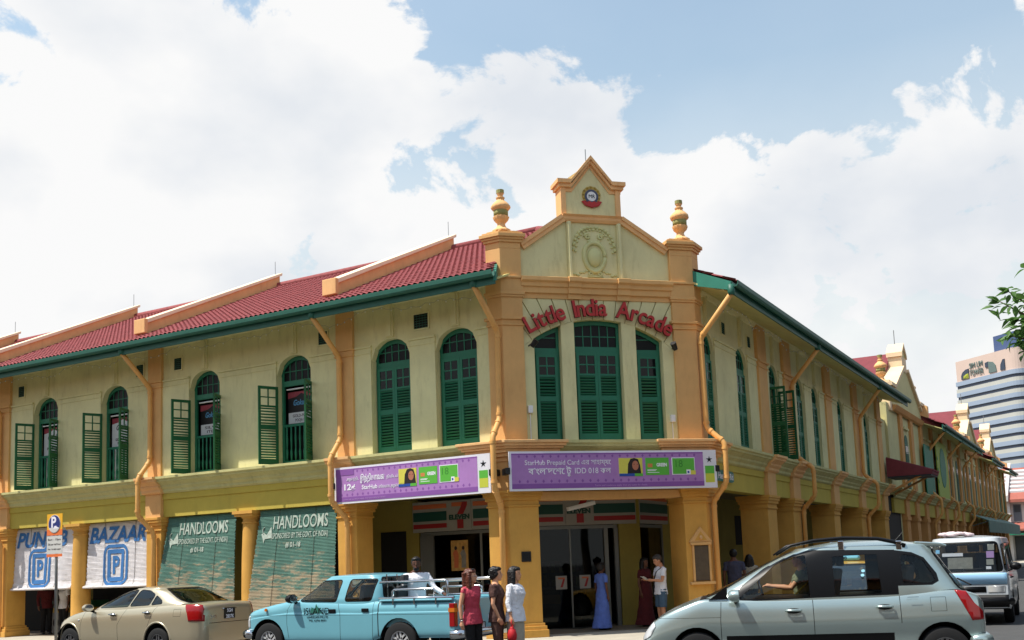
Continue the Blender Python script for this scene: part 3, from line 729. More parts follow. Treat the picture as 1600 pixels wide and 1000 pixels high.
g = MB(); g.add([(EX, 10.8, EZ - .03), (EX, 11.752, EZ - .03), (19.41, 11.752, EZ - .03 + SL * (19.41 - EX)), (19.41, 11.36, EZ - .03 + SL * (19.41 - EX))], [(0, 1, 2, 3)]); g.add([(22.40, EYR, EZ - .03), (23.202, EYR, EZ - .03), (23.202, 7.93, EZ - .03 + SL * (7.93 - EYR)), (22.76, 7.93, EZ - .03 + SL * (7.93 - EYR))], [(0, 1, 2, 3)]); g.build('roof_deck', 'tile', BL, recalc=False)
# party-wall parapets riding up the slope
for p in (15.60, 22.10, 28.55, 35.0):
    mb = MB(); x0, x1 = 18.98, 24.25; zz = lambda x: EZ + SL * (x - EX)
    def prof(F0, y0, y1, a, b): mb.prism(lambda s, o, z: (s, o, z), [(x0, zz(x0) - .08 + a * 0), (x1, zz(x1) - .2), (x1, zz(x1) + b), (x0, zz(x0) + b)], y0, y1)
    prof(0, p - .14, p + .14, 0, .34)
    par = mb.build('parapet', 'coping', BL)
    mb = MB(); x0 -= .05
    mb.prism(lambda s, o, z: (s, o, z), [(x0, zz(x0) + .342), (x1 + .06, zz(x1) + .37), (x1 + .06, zz(x1) + .46), (x0, zz(x0) + .46)], p - .20, p + .20)
    mb.build('parapet_cap', 'coping_sunlit', par, bevel=.015)
    mb = MB(); mb.box(IDF, x0 - .02, x0 + .1, p - .21, p + .21, zz(x0) + .10, zz(x0) + .50); mb.build('parapet_nose', 'coping', par, bevel=.02)
    MB().tube([(24.2, p, zz(24.2) + .4), (24.2, p, zz(24.2) + .85)], .009, 6).build('lightning_rod', 'steel', par)
# eaves: soffit, fascia, gutter
GP = [(.0, 0), (.0, -.02), (.02, -.09), (.07, -.13), (.12, -.12), (.155, -.08), (.16, -.01), (.16, .012), (.145, .012), (.14, -.06), (.11, -.10), (.07, -.11), (.035, -.08), (.02, .0)]
OE = XL - EX                             # overhang
for F, a, b, nm in ((FL, 10.75, 36.3, 'l'), (FR, 22.35, 45.3, 'r')):
    MB().sweep(F, [(WO - .1, ZT - .02), (OE - .02, 7.56), (OE - .02, 7.58), (WO - .1, ZT + .03)], a + .3, b).build('soffit', 'soffit', BL)
    MB().box(F, a + .02, b, OE - .045, OE - .01, 7.50, 7.78).build('fascia_board', 'green_gutter', BL)
    MB().sweep(F, [(OE - .008 + x, 7.76 + z) for x, z in GP], a, b).build('gutter', 'green_gutter', BL)
    mb = MB(); mb.sweep(F, [(WO - .02, ZT - .22), (WO + .05, ZT - .2), (WO + .1, ZT - .12), (WO + .1, ZT - .03), (WO - .02, ZT - .03)], a + .9, b); mb.build('wall_head_moulding', 'wall', BL)
# end boards where the eaves die against the corner piers
mb = MB(); q = [(18.42, 10.74), (18.42, 10.80), (19.40, 11.36), (19.40, 11.30)]
def endboard(pts):
    (x0, y0), (x1, y1) = pts; d = Vector((x1 - x0, y1 - y0, 0)); n = Vector((-d.y, d.x, 0)).normalized() * .03
    vs = []
    for s in (1, -1):
        for (x, y, z) in ((x0, y0, 7.56), (x1, y1, 7.90), (x1, y1, EZ - .02 + SL * 1.0), (x0, y0, EZ - .04)): vs.append(Vector((x, y, z)) + n * s)
    m = MB(); m.add(vs, [(0, 1, 2, 3), (7, 6, 5, 4), (0, 4, 5, 1), (1, 5, 6, 2), (2, 6, 7, 3), (3, 7, 4, 0)]); return m.build('eaves_end_board', 'green_board', BL)
endboard(((18.42, 10.76), (19.42, 11.30))); endboard(((22.36, 6.93), (22.72, 7.93)))

# downpipes
def downpipe(F, pts, parent=BL):
    P = [F(*p) for p in pts]; m = MB(); 
    # round the bends a little
    Q = [Vector(P[0])]
    for i in range(1, len(P) - 1):
        a, b, c = Vector(P[i - 1]), Vector(P[i]), Vector(P[i + 1]); d = min(.09, (b - a).length * .4, (c - b).length * .4)
        Q += [b + (a - b).normalized() * d, b + ((a - b).normalized() + (c - b).normalized()) * d * .28, b + (c - b).normalized() * d]
    Q.append(Vector(P[-1])); m.tube(Q, .062, 12)
    pp = m.build('downpipe', 'pipe', parent, smooth=True)
    for i in range(1, len(P) - 1):
        b = Vector(P[i])
        for e in (-1, 1):
            c = Vector(P[i + e]); t = (c - b).normalized(); k = b + t * .12
            MB().tube([k - t * .03, k + t * .03], .075, 12).build('pipe_collar', 'pipe', pp, auto=40)
    MB().tube([Vector(P[0]) + Vector((0, 0, .2)), Vector(P[0]) + Vector((0, 0, .02)), Vector(P[0]) - Vector((0, 0, .04))], [.085, .085, .07], 12).build('gutter_outlet', 'green_gutter', pp, smooth=True)
    return pp
for p in (15.68, 22.16, 28.62): downpipe(FL, ((p + .06, .98, 7.55), (p, .09, 6.72), (p, .09, 4.74), (p - .02, .50, 4.26), (p - .02, .50, 3.28), (p - .17, .10, 2.85), (p - .18, .10, .12)))
downpipe(FL, ((11.30, .98, 7.55), (11.28, .09, 6.72), (11.30, .09, 4.78), (11.25, .50, 4.36), (11.25, .50, 3.28), (11.33, .10, 2.90), (11.33, .10, .12)))
downpipe(FR, ((22.40, .98, 7.50), (22.72, .09, 6.66), (22.76, .09, 4.58), (22.74, .50, 4.20), (22.70, .50, 3.30), (22.92, .10, 2.92), (22.95, .10, .12)))
downpipe(FR, ((30.25, .98, 7.50), (30.55, .09, 6.62), (30.55, .09, 4.46), (30.64, .52, 4.12), (30.62, .52, 3.3), (30.86, .10, 2.95), (30.86, .1, .12)))
downpipe(FR, ((39.4, .98, 7.50), (39.95, .09, 6.58), (39.95, .09, 4.46), (40.1, .52, 4.12), (40.1, .52, 3.3), (40.2, .10, 2.95), (40.2, .1, .12)))

# INNER GROUND FLOOR --------------------------------------------------
XI, YI = 22.0, 10.18
A_ = Vector((22.0, 12.0)); B_ = Vector((23.82, 10.18)); LCI = (B_ - A_).length
def FLi(s, o, z): return (XI - o, s, z)
def FRi(s, o, z): return (s, YI - o, z)
def FCi(s, o, z): return (22.0 + (s - o) * K, 12.0 - (s + o) * K, z)
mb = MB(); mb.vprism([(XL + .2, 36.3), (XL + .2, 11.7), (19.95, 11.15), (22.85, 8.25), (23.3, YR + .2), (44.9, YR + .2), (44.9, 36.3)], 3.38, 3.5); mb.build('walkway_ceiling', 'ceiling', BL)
# walls with the shop openings left out
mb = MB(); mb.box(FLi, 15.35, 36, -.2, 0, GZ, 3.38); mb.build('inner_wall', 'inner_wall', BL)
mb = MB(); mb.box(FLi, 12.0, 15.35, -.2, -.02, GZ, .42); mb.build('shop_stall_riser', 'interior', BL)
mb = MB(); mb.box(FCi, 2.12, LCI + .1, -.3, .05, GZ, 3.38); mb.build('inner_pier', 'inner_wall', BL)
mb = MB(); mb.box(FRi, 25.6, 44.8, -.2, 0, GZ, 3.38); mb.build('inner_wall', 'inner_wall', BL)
M('alu', (120, 122, 118), .45, .05, metal=.4)
for F, bars, gl_ in ((FLi, ((14.9, 15.3, -.05, .03, GZ, 2.45), (12.0, 15.3, -.06, 0, 2.45, 2.53), (13.48, 13.54, -.06, 0, .42, 2.45), (12.0, 12.08, -.06, 0, .42, 2.45)), ((12.08, 13.48, .42), (13.54, 14.9, .42))),
                     (FCi, ((1.74, 1.84, -.06, .03, GZ, 2.45), (2.0, 2.1, -.06, .03, GZ, 2.45), (0, .08, -.06, 0, GZ, 2.45), (.86, .90, -.04, -.01, GZ, 2.45), (0, 2.1, -.06, .0, 2.45, 2.53)), ((.08, .86, GZ), (.9, 1.74, GZ))),
                     (FRi, ((23.9, 23.98, -.06, 0, GZ, 2.45), (25.5, 25.6, -.06, 0, GZ, 2.45), (23.9, 25.6, -.06, 0, 2.45, 2.53)), ((23.98, 25.5, GZ),))):
    mb = MB()
    for q in bars: mb.box(F, *q)
    sf = mb.build('shopfront_frame', 'alu', BL)
    for a, b, z0 in gl_: MB().box(F, a, b, -.03, -.022, z0, 2.45).build('pane', 'shop_glass', sf)
mb = MB(); mb.box(IDF, 22.25, 29, 11, 18, GZ + .006, GZ + .012); mb.build('shop_floor', 'interior', BL)
mb = MB(); mb.box(IDF, 28.8, 29, 10.4, 18, GZ, 3.37); mb.box(IDF, 22.2, 29, 17.8, 18, GZ, 3.37); mb.box(IDF, 25.62, 25.8, 10.4, 12.9, GZ, 3.37); mb.build('shop_back_wall', 'interior', BL)
# a second doorway and dark shopfronts further along the left walkway
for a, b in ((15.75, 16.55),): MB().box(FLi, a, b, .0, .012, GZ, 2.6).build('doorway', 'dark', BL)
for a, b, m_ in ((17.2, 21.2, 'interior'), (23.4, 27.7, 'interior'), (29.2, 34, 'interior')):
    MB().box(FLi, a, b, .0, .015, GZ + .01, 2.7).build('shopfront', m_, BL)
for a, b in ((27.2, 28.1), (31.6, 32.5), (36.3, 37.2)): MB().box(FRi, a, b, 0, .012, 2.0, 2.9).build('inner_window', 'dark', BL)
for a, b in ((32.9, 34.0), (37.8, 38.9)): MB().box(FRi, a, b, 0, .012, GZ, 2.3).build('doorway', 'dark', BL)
# ------------------------------------------------------------------ signs, banners and blinds on the arcade
# arched lettering over the corner windows: one sign, every letter a part
def arch_letters():
    root = thing('arcade_lettering', 'red raised letters reading Little India Arcade, set in an arch above the corner windows', 'sign', FC(2.25, .02, 6.75))
    R_ = 3.30; zc2 = 7.12 - R_; F = FC; gap = .004; size = .54
    chars = 'Little India Arcade'; adv = []
    for ch in chars:
        if ch == ' ': adv.append((None, .18)); continue
        me = text_mesh(ch, size, .011, .035, 'LEFT'); xs = [v.co.x for v in me.vertices]; sxx = .80
        for v in me.vertices: v.co.x = (v.co.x - min(xs)) * sxx
        adv.append((me, (max(xs) - min(xs)) * sxx + gap))
    tot = sum(a[1] for a in adv); a0 = math.asin((.60 - 2.25) / R_); a1 = math.asin((3.92 - 2.25) / R_); k = (a1 - a0) * R_ / tot
    pos = 0; b = root.location
    for (me, w), ch in zip(adv, chars):
        if me is None: pos += w * k; continue
        ang = a0 + (pos + w * k / 2) / R_
        for v in me.vertices:
            x = (v.co.x - w / 2 + gap / 2) * k; y = v.co.y
            r = R_ + y
            c, sn = math.cos(ang), math.sin(ang)
            s = 2.25 + R_ * sn + x * c + y * sn; z = zc2 + R_ * c - x * sn + y * c
            v.co = Vector(F(s, .035 + v.co.z, z)) - b
        me.materials.clear(); me.materials.append(MATS['letter_red']); me.materials.append(MATS['letter_side'])
        bm = bmesh.new(); bm.from_mesh(me); bmesh.ops.recalc_face_normals(bm, faces=bm.faces)
        n = Vector((-K, -K, 0))
        for f in bm.faces: f.material_index = 0 if abs(f.normal.dot(n)) > .7 else 1
        bm.to_mesh(me); bm.free()
        o = bpy.data.objects.new('letter', me); COL.objects.link(o); o.parent = root
        pos += w * k
arch_letters()

# advertising banners
M('banner_purple', (172, 124, 186), .6, .10, 3); M('banner_dark', (136, 84, 158), .6, .05, 3); M('banner_deep', (92, 42, 112), .6, .05)
M('banner_edge', (226, 224, 230), .6, .04); M('card_green', (92, 178, 62), .5, .06, 5); M('card_dark', (62, 138, 48), .5, .05); M('card_yellow', (214, 206, 84), .5, .08, 5)
M('lime', (196, 200, 70), .5, .05); M('blue', (36, 74, 156), .5, .05); M('print_hair', (36, 26, 24), .6, 0); M('print_skin', (178, 112, 84), .6, .05)
M('print_white', (236, 232, 240), .6, .0); M('print_lilac', (190, 146, 206), .6, .05); M('orange_print', (206, 130, 70), .6, .05)
def banner(F, s0, s1, sgn, lines, label, tamil):
    # (a, z) runs from the reader's left edge; sgn = +1 where s grows to the reader's right
    left = s0 if sgn > 0 else s1; wd = s1 - s0; z0, z1 = 3.19, 4.035; o = .36
    G = lambda a, oo, z: F(left + sgn * a, o + oo, z)
    root = thing('advertising_banner', label, 'banner', G(wd / 2, 0, z0), group='phone card banners')
    MB().box(G, 0, wd, -.05, 0, z0, z1).build('banner_sheet', 'banner_edge', root)
    pr = MB().box(G, .05, wd - .32, 0, .004, z0 + .045, z1 - .045).build('printed_field', 'banner_purple', root)
    MB().box(G, .05, wd - .32, .004, .006, z0 + .045, z0 + .15).build('printed_strip', 'banner_dark', root)
    MB().box(G, .05, wd - .32, .004, .006, z1 - .075, z1 - .045).build('printed_strip', 'banner_dark', root)
    if tamil: MB().box(G, .05, .20, .0061, .008, z0 + .05, z1 - .05).build('printed_strip', 'banner_dark', root); MB().box(G, .05, .58, .0082, .010, z1 - .19, z1 - .05).build('printed_strip', 'banner_dark', root)
    m = MB()
    for i in range(24):
        a = .22 + i * (wd - .75) / 23; m.prism(G, [(a - .03, z1 - .11), (a, z1 - .15), (a + .03, z1 - .11), (a, z1 - .078)], .004, .0055)
        m.prism(G, [(a - .03, z0 + .20), (a, z0 + .16), (a + .03, z0 + .20), (a, z0 + .24)], .004, .0055)
    tag(m.build('printed_ornament', 'banner_dark', root), kind='stuff')
    for tx, a, z, sz, bo, wdt in lines: text('printed_line', tx, sz, G, a, z, .008, 'print_white', root, 1, bo, .002, 'LEFT', width=wdt)
    text('printed_line', 'Terms and conditions apply. Visit any outlet for details', .055, G, 1.9 if not tamil else .25, z0 + .075, .009, 'print_lilac', root, 1, 0, .001, 'LEFT')
    x0 = wd * .515 if not tamil else wd * .435; cw = wd * .115; gp = wd * .015; c0, c1 = z0 + .30, z0 + .68
    # first card: a portrait
    ph = MB().box(G, x0, x0 + cw, .006, .010, c0 - .02, c1).build('printed_card', 'card_yellow', root)
    MB().box(G, x0, x0 + cw * .65, .0101, .012, c0 - .02, c0 + .04).build('card_band', 'blue', ph); MB().box(G, x0 + cw * .65, x0 + cw, .0101, .012, c0 - .02, c0 + .04).build('card_band', 'card_green', ph)
    cx = x0 + cw * .66
    MB().prism(G, [(cx - .17, c0 + .04), (cx - .15, c0 + .25), (cx - .09, c1 - .02), (cx, c1), (cx + .09, c1 - .03), (cx + .13, c0 + .22), (cx + .15, c0 + .04)], .0101, .012).build('portrait_hair', 'print_hair', ph)
    MB().prism(G, [(cx + .02 + .075 * math.cos(t), c0 + .215 + .105 * math.sin(t)) for t in [2 * PI * k / 14 for k in range(14)]], .0121, .014).build('portrait_face', 'print_skin', ph)
    for e in (-.03, .045): MB().box(G, cx + .02 + e - .012, cx + .02 + e + .012, .0141, .015, c0 + .235, c0 + .247).build('portrait_eye', 'print_hair', ph)
    x1 = x0 + cw + gp
    cd = MB().box(G, x1, x1 + cw, .006, .010, c0, c1).build('printed_card', 'card_green', root)
    text('card_print', 'GREEN', .10, G, x1 + cw * .47, c0 + .19, .0105, 'print_white', cd, 1, .004, .001, 'LEFT', width=cw * .44)
    MB().box(G, x1 + .05, x1 + .16, .0101, .011, c0 + .17, c0 + .25).build('card_chip', 'orange_print', cd)
    for dz, l in ((.05, .5), (.09, .35), (.11, .4)): MB().box(G, x1 + .04, x1 + .04 + cw * l, .0101, .0108, c0 + dz, c0 + dz + .012).build('card_line', 'print_white', cd)
    x2 = x1 + cw + gp
    cd = MB().box(G, x2, x2 + cw, .006, .010, c0, c1).build('printed_card', 'print_white', root)
    MB().box(G, x2 + .015, x2 + cw - .015, .0101, .0118, c0 + .015, c1 - .015).build('card_face', 'card_green', cd)
    text('card_print', '18', .22, G, x2 + cw * .28, c0 + .17, .0122, 'card_dark', cd, 1, .0, .001)
    MB().box(G, x2 + cw * .62, x2 + cw * .80, .0121, .0130, c0 + .0, c0 + .11).build('card_patch', 'print_white', cd); MB().box(G, x2 + cw * .66, x2 + cw * .74, .0131, .0140, c0 + .03, c0 + .08).build('card_patch', 'blue', cd)
    MB().box(G, x2 + cw * .80, x2 + cw * 1.02, .0121, .0132, c0 + .0, c0 + .09).build('card_patch', 'card_yellow', cd)
    # end strip with star, green and lime blocks
    e0, e1 = wd - .28, wd - .06
    MB().box(G, e0, e1, 0, .004, z0 + .32, z0 + .49).build('end_block', 'card_green', root); MB().box(G, e0, e1, 0, .004, z0 + .12, z0 + .32 - .001).build('end_block', 'lime', root)
    cx, cz = (e0 + e1) / 2, z0 + .63
    st = [(cx + (.08 if k % 2 == 0 else .028) * math.sin(k * PI / 5), cz + (.08 if k % 2 == 0 else .028) * math.cos(k * PI / 5)) for k in range(10)]
    MB().prism(G, st, 0, .005).build('star_emblem', 'black', root)
    # clamps that hold it to the building
    for a in (-.035, wd + .02):
        MB().box(G, a - .05, a + .05, -.30, .02, z0 + .36, z0 + .50).build('clamp', 'black', root, bevel=.01)
    return root
banner(FC, -.06, 4.74, 1, (('StarHub Prepaid Card এর সাহায্যে', .34, 3.74, .15, .0, 1.95), ('বাংলাদেশে টু', .42, 3.54, .19, .003, .98), ('IDD 018 কল', 1.45, 3.55, .17, .0, .82)),
       'purple phone card banner with Bengali lettering, hung in shade over the corner entrance', False)
banner(FL, 11.42, 15.66, -1, (('அழைத்திட', .36, 3.72, .09, .0, .36), ('இந்தியாவை', .76, 3.69, .18, .004, .70), ('நிமிடம்', 1.50, 3.70, .09, .0, .32), ('12¢', .25, 3.50, .19, .006, .32), ('StarHub', .80, 3.49, .14, .002, .44), ('மூலமாக அழையுங்கள்', 1.28, 3.49, .10, .0, .80)),
       'purple phone card banner with Tamil lettering, hung in the sun on the long street front', True)

# bamboo roll blinds between the ground-floor columns
def blind_mat(name, top, worn, wz0, wz1, amount):
    m = M(name, top, .85, .14, 5, streak=0); nt = m.node_tree; N = nt.nodes.new; Lk = nt.links.new; bs = nt.nodes['Principled BSDF']
    src = bs.inputs['Base Color'].links[0].from_socket
    geo = N('ShaderNodeNewGeometry').outputs['Position']; sp = N('ShaderNodeSeparateXYZ'); Lk(geo, sp.inputs[0])
    mp = N('ShaderNodeMapping'); Lk(geo, mp.inputs[0]); mp.inputs['Scale'].default_value = (1.2, 1.2, 5.0)
    n = N('ShaderNodeTexNoise'); Lk(mp.outputs[0], n.inputs['Vector']); n.inputs['Scale'].default_value = 1.6; n.inputs['Detail'].default_value = 9; n.inputs['Roughness'].default_value = .75
    mr = N('ShaderNodeMapRange'); Lk(sp.outputs['Z'], mr.inputs['Value']); mr.inputs['From Min'].default_value = wz0; mr.inputs['From Max'].default_value = wz1; mr.inputs['To Min'].default_value = amount; mr.inputs['To Max'].default_value = -.12
    ad = N('ShaderNodeMath'); ad.operation = 'ADD'; Lk(n.outputs['Fac'], ad.inputs[0]); Lk(mr.outputs[0], ad.inputs[1])
    st = N('ShaderNodeMapRange'); Lk(ad.outputs[0], st.inputs['Value']); st.inputs['From Min'].default_value = .55; st.inputs['From Max'].default_value = .66
    mx = N('ShaderNodeMix'); mx.data_type = 'RGBA'; Lk(st.outputs[0], mx.inputs[0]); Lk(src, mx.inputs[6]); mx.inputs[7].default_value = L3(worn); Lk(mx.outputs[2], bs.inputs['Base Color'])
    return m
blind_mat('blind_green', (80, 118, 106), (162, 146, 120), 1.0, 2.9, .18)
blind_mat('blind_white', (222, 218, 220), (196, 190, 184), 1.5, 3.0, .05)
M('blind_blue', (58, 112, 170), .85, .12, 6); M('blind_letter', (172, 184, 172), .9, .3, 14); M('cord', (70, 64, 54), .8, .0)
def blind(s0, s1, z0, o_top, o_bot, mat, label, spread=(0, 0), wave=.03, curl=0.0):
    # reader's left is s1; the sheet hangs from ZF and leans out to o_bot at its foot
    zt = ZF - .02; H = zt - z0
    def pt(a, t, d=0.0):          # a 0..1 from the reader's left, t 0..1 from the top
        s = (s1 + spread[0] * t) + ((s0 + spread[1] * t) - (s1 + spread[0] * t)) * a
        bow = wave * math.sin(a * 9 + t * 2) * t + wave * .7 * math.sin(a * 21 + t * 3) * t
        o = o_top + (o_bot - o_top) * t + bow + curl * max(0, (t - .86) / .14) ** 2
        return FL(s, o + d, zt - H * t)
    root = thing('bamboo_blind', label, 'blind', pt(.5, .0), group='bamboo blinds on the arcade front')
    n = int(H / .034); m = MB(); na = 22
    for k in range(n):            # split bamboo slats, each a thin half-round strip
        t0, t1 = k / n, (k + .90) / n; tm = (t0 + t1) / 2; j = .004 * ((k * 7919) % 5 - 2)
        e0 = .006 * ((k * 37) % 7 - 3) / 3; e1 = .006 * ((k * 53) % 7 - 3) / 3
        vs = []
        for i in range(na + 1):
            a = e0 + (1 + e1 - e0) * i / na; vs += [pt(a, t0, j * .3), pt(a, tm, .008 + j * .5), pt(a, t1, j * .3), pt(a, tm, -.006)]
        fs = []
        for i in range(na):
            for q in range(4): fs.append((i * 4 + q, i * 4 + (q + 1) % 4, (i + 1) * 4 + (q + 1) % 4, (i + 1) * 4 + q))
        m.add(vs, fs)
    tag(m.build('slats', mat, root), kind='stuff')
    sh = MB(); vs = []; fs = []
    for i in range(na + 1):
        for k in range(9): vs.append(pt(.004 + .992 * i / na, .995 * k / 8, -.012))
    for i in range(na):
        for k in range(8): fs.append((i * 9 + k, i * 9 + k + 1, (i + 1) * 9 + k + 1, (i + 1) * 9 + k))
    sh.add(vs, fs); sh.build('backing_cloth', mat, root, recalc=False)
    MB().tube([pt(-.01 + 1.02 * i / 12, 1.0, .01) for i in range(13)], .035, 8).build('bottom_roll', mat, root, smooth=True)
    for a in (.27, .74): MB().tube([pt(a, t / 8, .016) for t in range(9)], .005, 5).build('pull_cord', 'cord', root)
    G = lambda a, d, z: pt(a / abs(s1 - s0), (zt - z) / H, .014 + d)
    return root, G, abs(s1 - s0)
def flat_rings(G, root, cx, cz, w, h, r, t, mat, name):
    # rounded rectangular ring printed on a blind
    def rr(w, h, r, n=6):
        return [(cx + sx * (w / 2 - r) + r * math.cos(a), cz + sz * (h / 2 - r) + r * math.sin(a)) for sx, sz, b in ((1, 1, 0), (-1, 1, 90), (-1, -1, 180), (1, -1, 270)) for a in [rad(b + 90 * k / n) for k in range(n + 1)]]
    A, B = rr(w, h, r), rr(w - 2 * t, h - 2 * t, max(.005, r - t)); m = MB(); n = len(A)
    for i in range(n):
        j = (i + 1) % n; m.add([G(*(A[i][0], d, A[i][1])) for d in (0, .003)] + [G(*(A[j][0], d, A[j][1])) for d in (0, .003)] + [G(*(B[i][0], d, B[i][1])) for d in (0, .003)] + [G(*(B[j][0], d, B[j][1])) for d in (0, .003)],
                               [(1, 3, 7, 5), (0, 1, 3, 2), (4, 6, 7, 5)])
    return m.build(name, mat, root, recalc=False)
for s0, s1, word, lab, sp in ((25.66, 28.24, 'PUNJAB', 'white bamboo blind lettered Punjab with a blue emblem, behind the parking sign', (.03, .05)), (22.42, 25.02, 'BAZAAR', 'white bamboo blind lettered Bazaar in blue slanting capitals with a blue emblem', (.02, .0))):
    root, G, wd = blind(s0, s1, 1.46, -.28, -.24, 'blind_white', lab, sp, .02, .07)
    text('blind_lettering', word, .60, G, wd * .455, 2.68, .004, 'blind_blue', root, 1, .018, .002, 'CENTER', shear=.22, width=wd * .87)
    cx, cz = wd * .445, 2.02
    flat_rings(G, root, cx, cz + .03, 1.0, 1.12, .26, .085, 'blind_blue', 'emblem_ring')
    flat_rings(G, root, cx, cz + .02, .68, .88, .08, .12, 'blind_blue', 'emblem_ring')
    text('emblem_letter', 'P', .66, G, cx - .01, cz - .20, .004, 'blind_blue', root, 1, .022, .002, 'CENTER', sx=.85)
for s0, s1, z0, ob, lab, sp, wv in ((19.28, 21.70, .62, .22, 'weathered green bamboo blind lettered Handlooms with most of its paint worn off', (.12, -.18), .05), (16.02, 18.45, .62, .22, 'green bamboo blind lettered Handlooms with clear white print, next to the purple banner', (.12, -.12), .03)):
    root, G, wd = blind(s0, s1, z0, -.16, ob, 'blind_green', lab, sp, wv)
    text('blind_lettering', 'HANDLOOMS', .44, G, wd * .55, 2.74, .004, 'blind_letter', root, 1, .004, .002, 'CENTER', width=wd * .70)
    text('blind_lettering', '(SPONSORED BY THE GOVT. OF INDIA)', .19, G, wd * .55, 2.50, .004, 'blind_letter', root, 1, .001, .002, 'CENTER', width=wd * .72)
    text('blind_lettering', '# 01-18', .17, G, wd * .48, 2.28, .004, 'blind_letter', root, 1, .005, .002, 'CENTER', width=wd * .19)
    # small bird mark beside the title
    MB().prism(G, [(wd * .06, 2.62), (wd * .09, 2.66), (wd * .13, 2.60), (wd * .18, 2.80), (wd * .20, 2.52), (wd * .11, 2.50), (wd * .10, 2.40), (wd * .085, 2.50)], .0, .004).build('bird_mark', 'blind_letter', root)
    MB().tube([G(wd * .085, .004, 2.62), G(wd * .07, .004, 2.74), G(wd * .09, .004, 2.80)], .012, 5).build('bird_neck', 'blind_letter', root)
# boards in the open windows
M('board_white', (206, 208, 208), .6, .06, 4); M('board_text', (60, 50, 52), .6, 0); M('board_blue', (90, 150, 190), .6, .05); M('board_flower', (150, 60, 70), .6, .3, 14)
def window_board(c, white, line1, line2, lab):
    F = FL; o = -.36; G = lambda a, d, z: F(c + .46 - a, o + d, z)
    r = thing('window_signboard', lab, 'signboard', F(c, o, 5.34), group='boards in the open upper windows')
    MB().box(G, .02, .90, -.02, 0, 5.34, 6.14).build('board', 'board_white' if white else 'black', r)
    MB().prism(G, [(.02, 5.98), (.30, 6.02), (.45, 6.10), (.62, 6.02), (.90, 5.96), (.90, 6.14), (.02, 6.14)], .0, .004).build('flower_print', 'board_flower', r)
    text('board_lettering', 'Gokulam', .20, G, .47, 5.80, .006, 'board_text' if white else 'board_blue', r, 1, .004, .002, width=.56, shear=.3)
    if not white: p = MB().box(G, .04, .90, .001, .010, 5.345, 5.62).build('lower_plate', 'board_white', r, bevel=.004)
    text('board_lettering', line1, .10, G, .49, 5.50, .013, 'board_text', r, 1, .001, .001, width=.62)
    text('board_lettering', line2, .10, G, .49, 5.39, .013, 'board_text', r, 1, .001, .001, width=.46)
    MB().tube([F(c - .44, -.32, 6.21), F(c + .44, -.32, 6.21)], .02, 8).build('tube_light', 'white', r)
window_board(17.25, False, 'GOLD-PLATED', 'POOJA ITEMS', 'black window board lettered gold-plated pooja items, in the open window nearest the purple banners')
window_board(20.30, False, 'SILVER', 'ITEMS', 'black window board with a dancing figure, above the worn green blind')
window_board(23.76, True, 'GOLD PLATED', 'POOJA ITEMS', 'white window board with red flowers, above the blind lettered Bazaar')
window_board(26.72, True, 'PICTURES', '& DEITIES', 'white window board with red flowers, above the blind lettered Punjab')

# convenience store fascia
M('fascia', (150, 146, 138), .5, .05); M('stripe_orange', (196, 104, 62), .5, .04); M('stripe_green', (24, 72, 62), .5, .04); M('stripe_red', (150, 34, 36), .5, .04)
def fascia(F, a0, a1, sgn, logo, label):
    left = a0 if sgn > 0 else a1; wd = a1 - a0; z0, z1 = 2.54, 3.30
    G = lambda a, oo, z: F(left + sgn * a, .02 + oo, z)
    r = thing('store_fascia', label, 'shop sign', G(wd / 2, 0, z0), group='convenience store fascias')
    MB().box(G, 0, wd, 0, .10, z0, z1).build('panel', 'fascia', r)
    segs = [(0.0, wd)]
    if logo is not None: segs = [(0, logo - .37), (logo + .37, wd)]
    for a, b in segs:
        for c0, c1, m_ in ((.58, .69, 'stripe_orange'), (.27, .50, 'stripe_green'), (.09, .20, 'stripe_red')): MB().box(G, a + .02, b - .02, .10, .106, z0 + c0, z0 + c1).build('stripe', m_, r)
    if logo is not None:
        lp = MB().box(G, logo - .34, logo + .34, .10, .12, z0 + .03, z1 - .02).build('logo_panel', 'fascia', r)
        MB().prism(G, [(logo - .22, z0 + .60), (logo + .24, z0 + .60), (logo + .24, z0 + .70), (logo - .22, z0 + .70)], .12, .126).build('numeral_bar', 'stripe_orange', lp)
        MB().prism(G, [(logo + .10, z0 + .70), (logo + .24, z0 + .70), (logo + .22, z0 + .58), (logo + .12, z0 + .40), (logo - .06, z0 + .40), (logo + .04, z0 + .56)], .1265, .13).build('numeral_stroke', 'stripe_red', lp)
        MB().box(G, logo - .06, logo + .12, .1265, .13, z0 + .05, z0 + .27).build('numeral_stroke', 'stripe_red', lp)
        text('store_name', 'ELEVEN', .16, G, logo, z0 + .28, .128, 'stripe_green', lp, 1, .008, .002, width=.60)
fascia(FLi, 12.02, 15.45, -1, 1.42, 'convenience store fascia with striped bands, inside the arcade on the long street side')
fascia(FCi, .03, 2.56, 1, 1.05, 'convenience store fascia with striped bands, over the corner entrance')
fascia(FRi, 23.86, 25.7, 1, None, 'short striped fascia without a numeral, over the dark shop window beside the notice pillar')
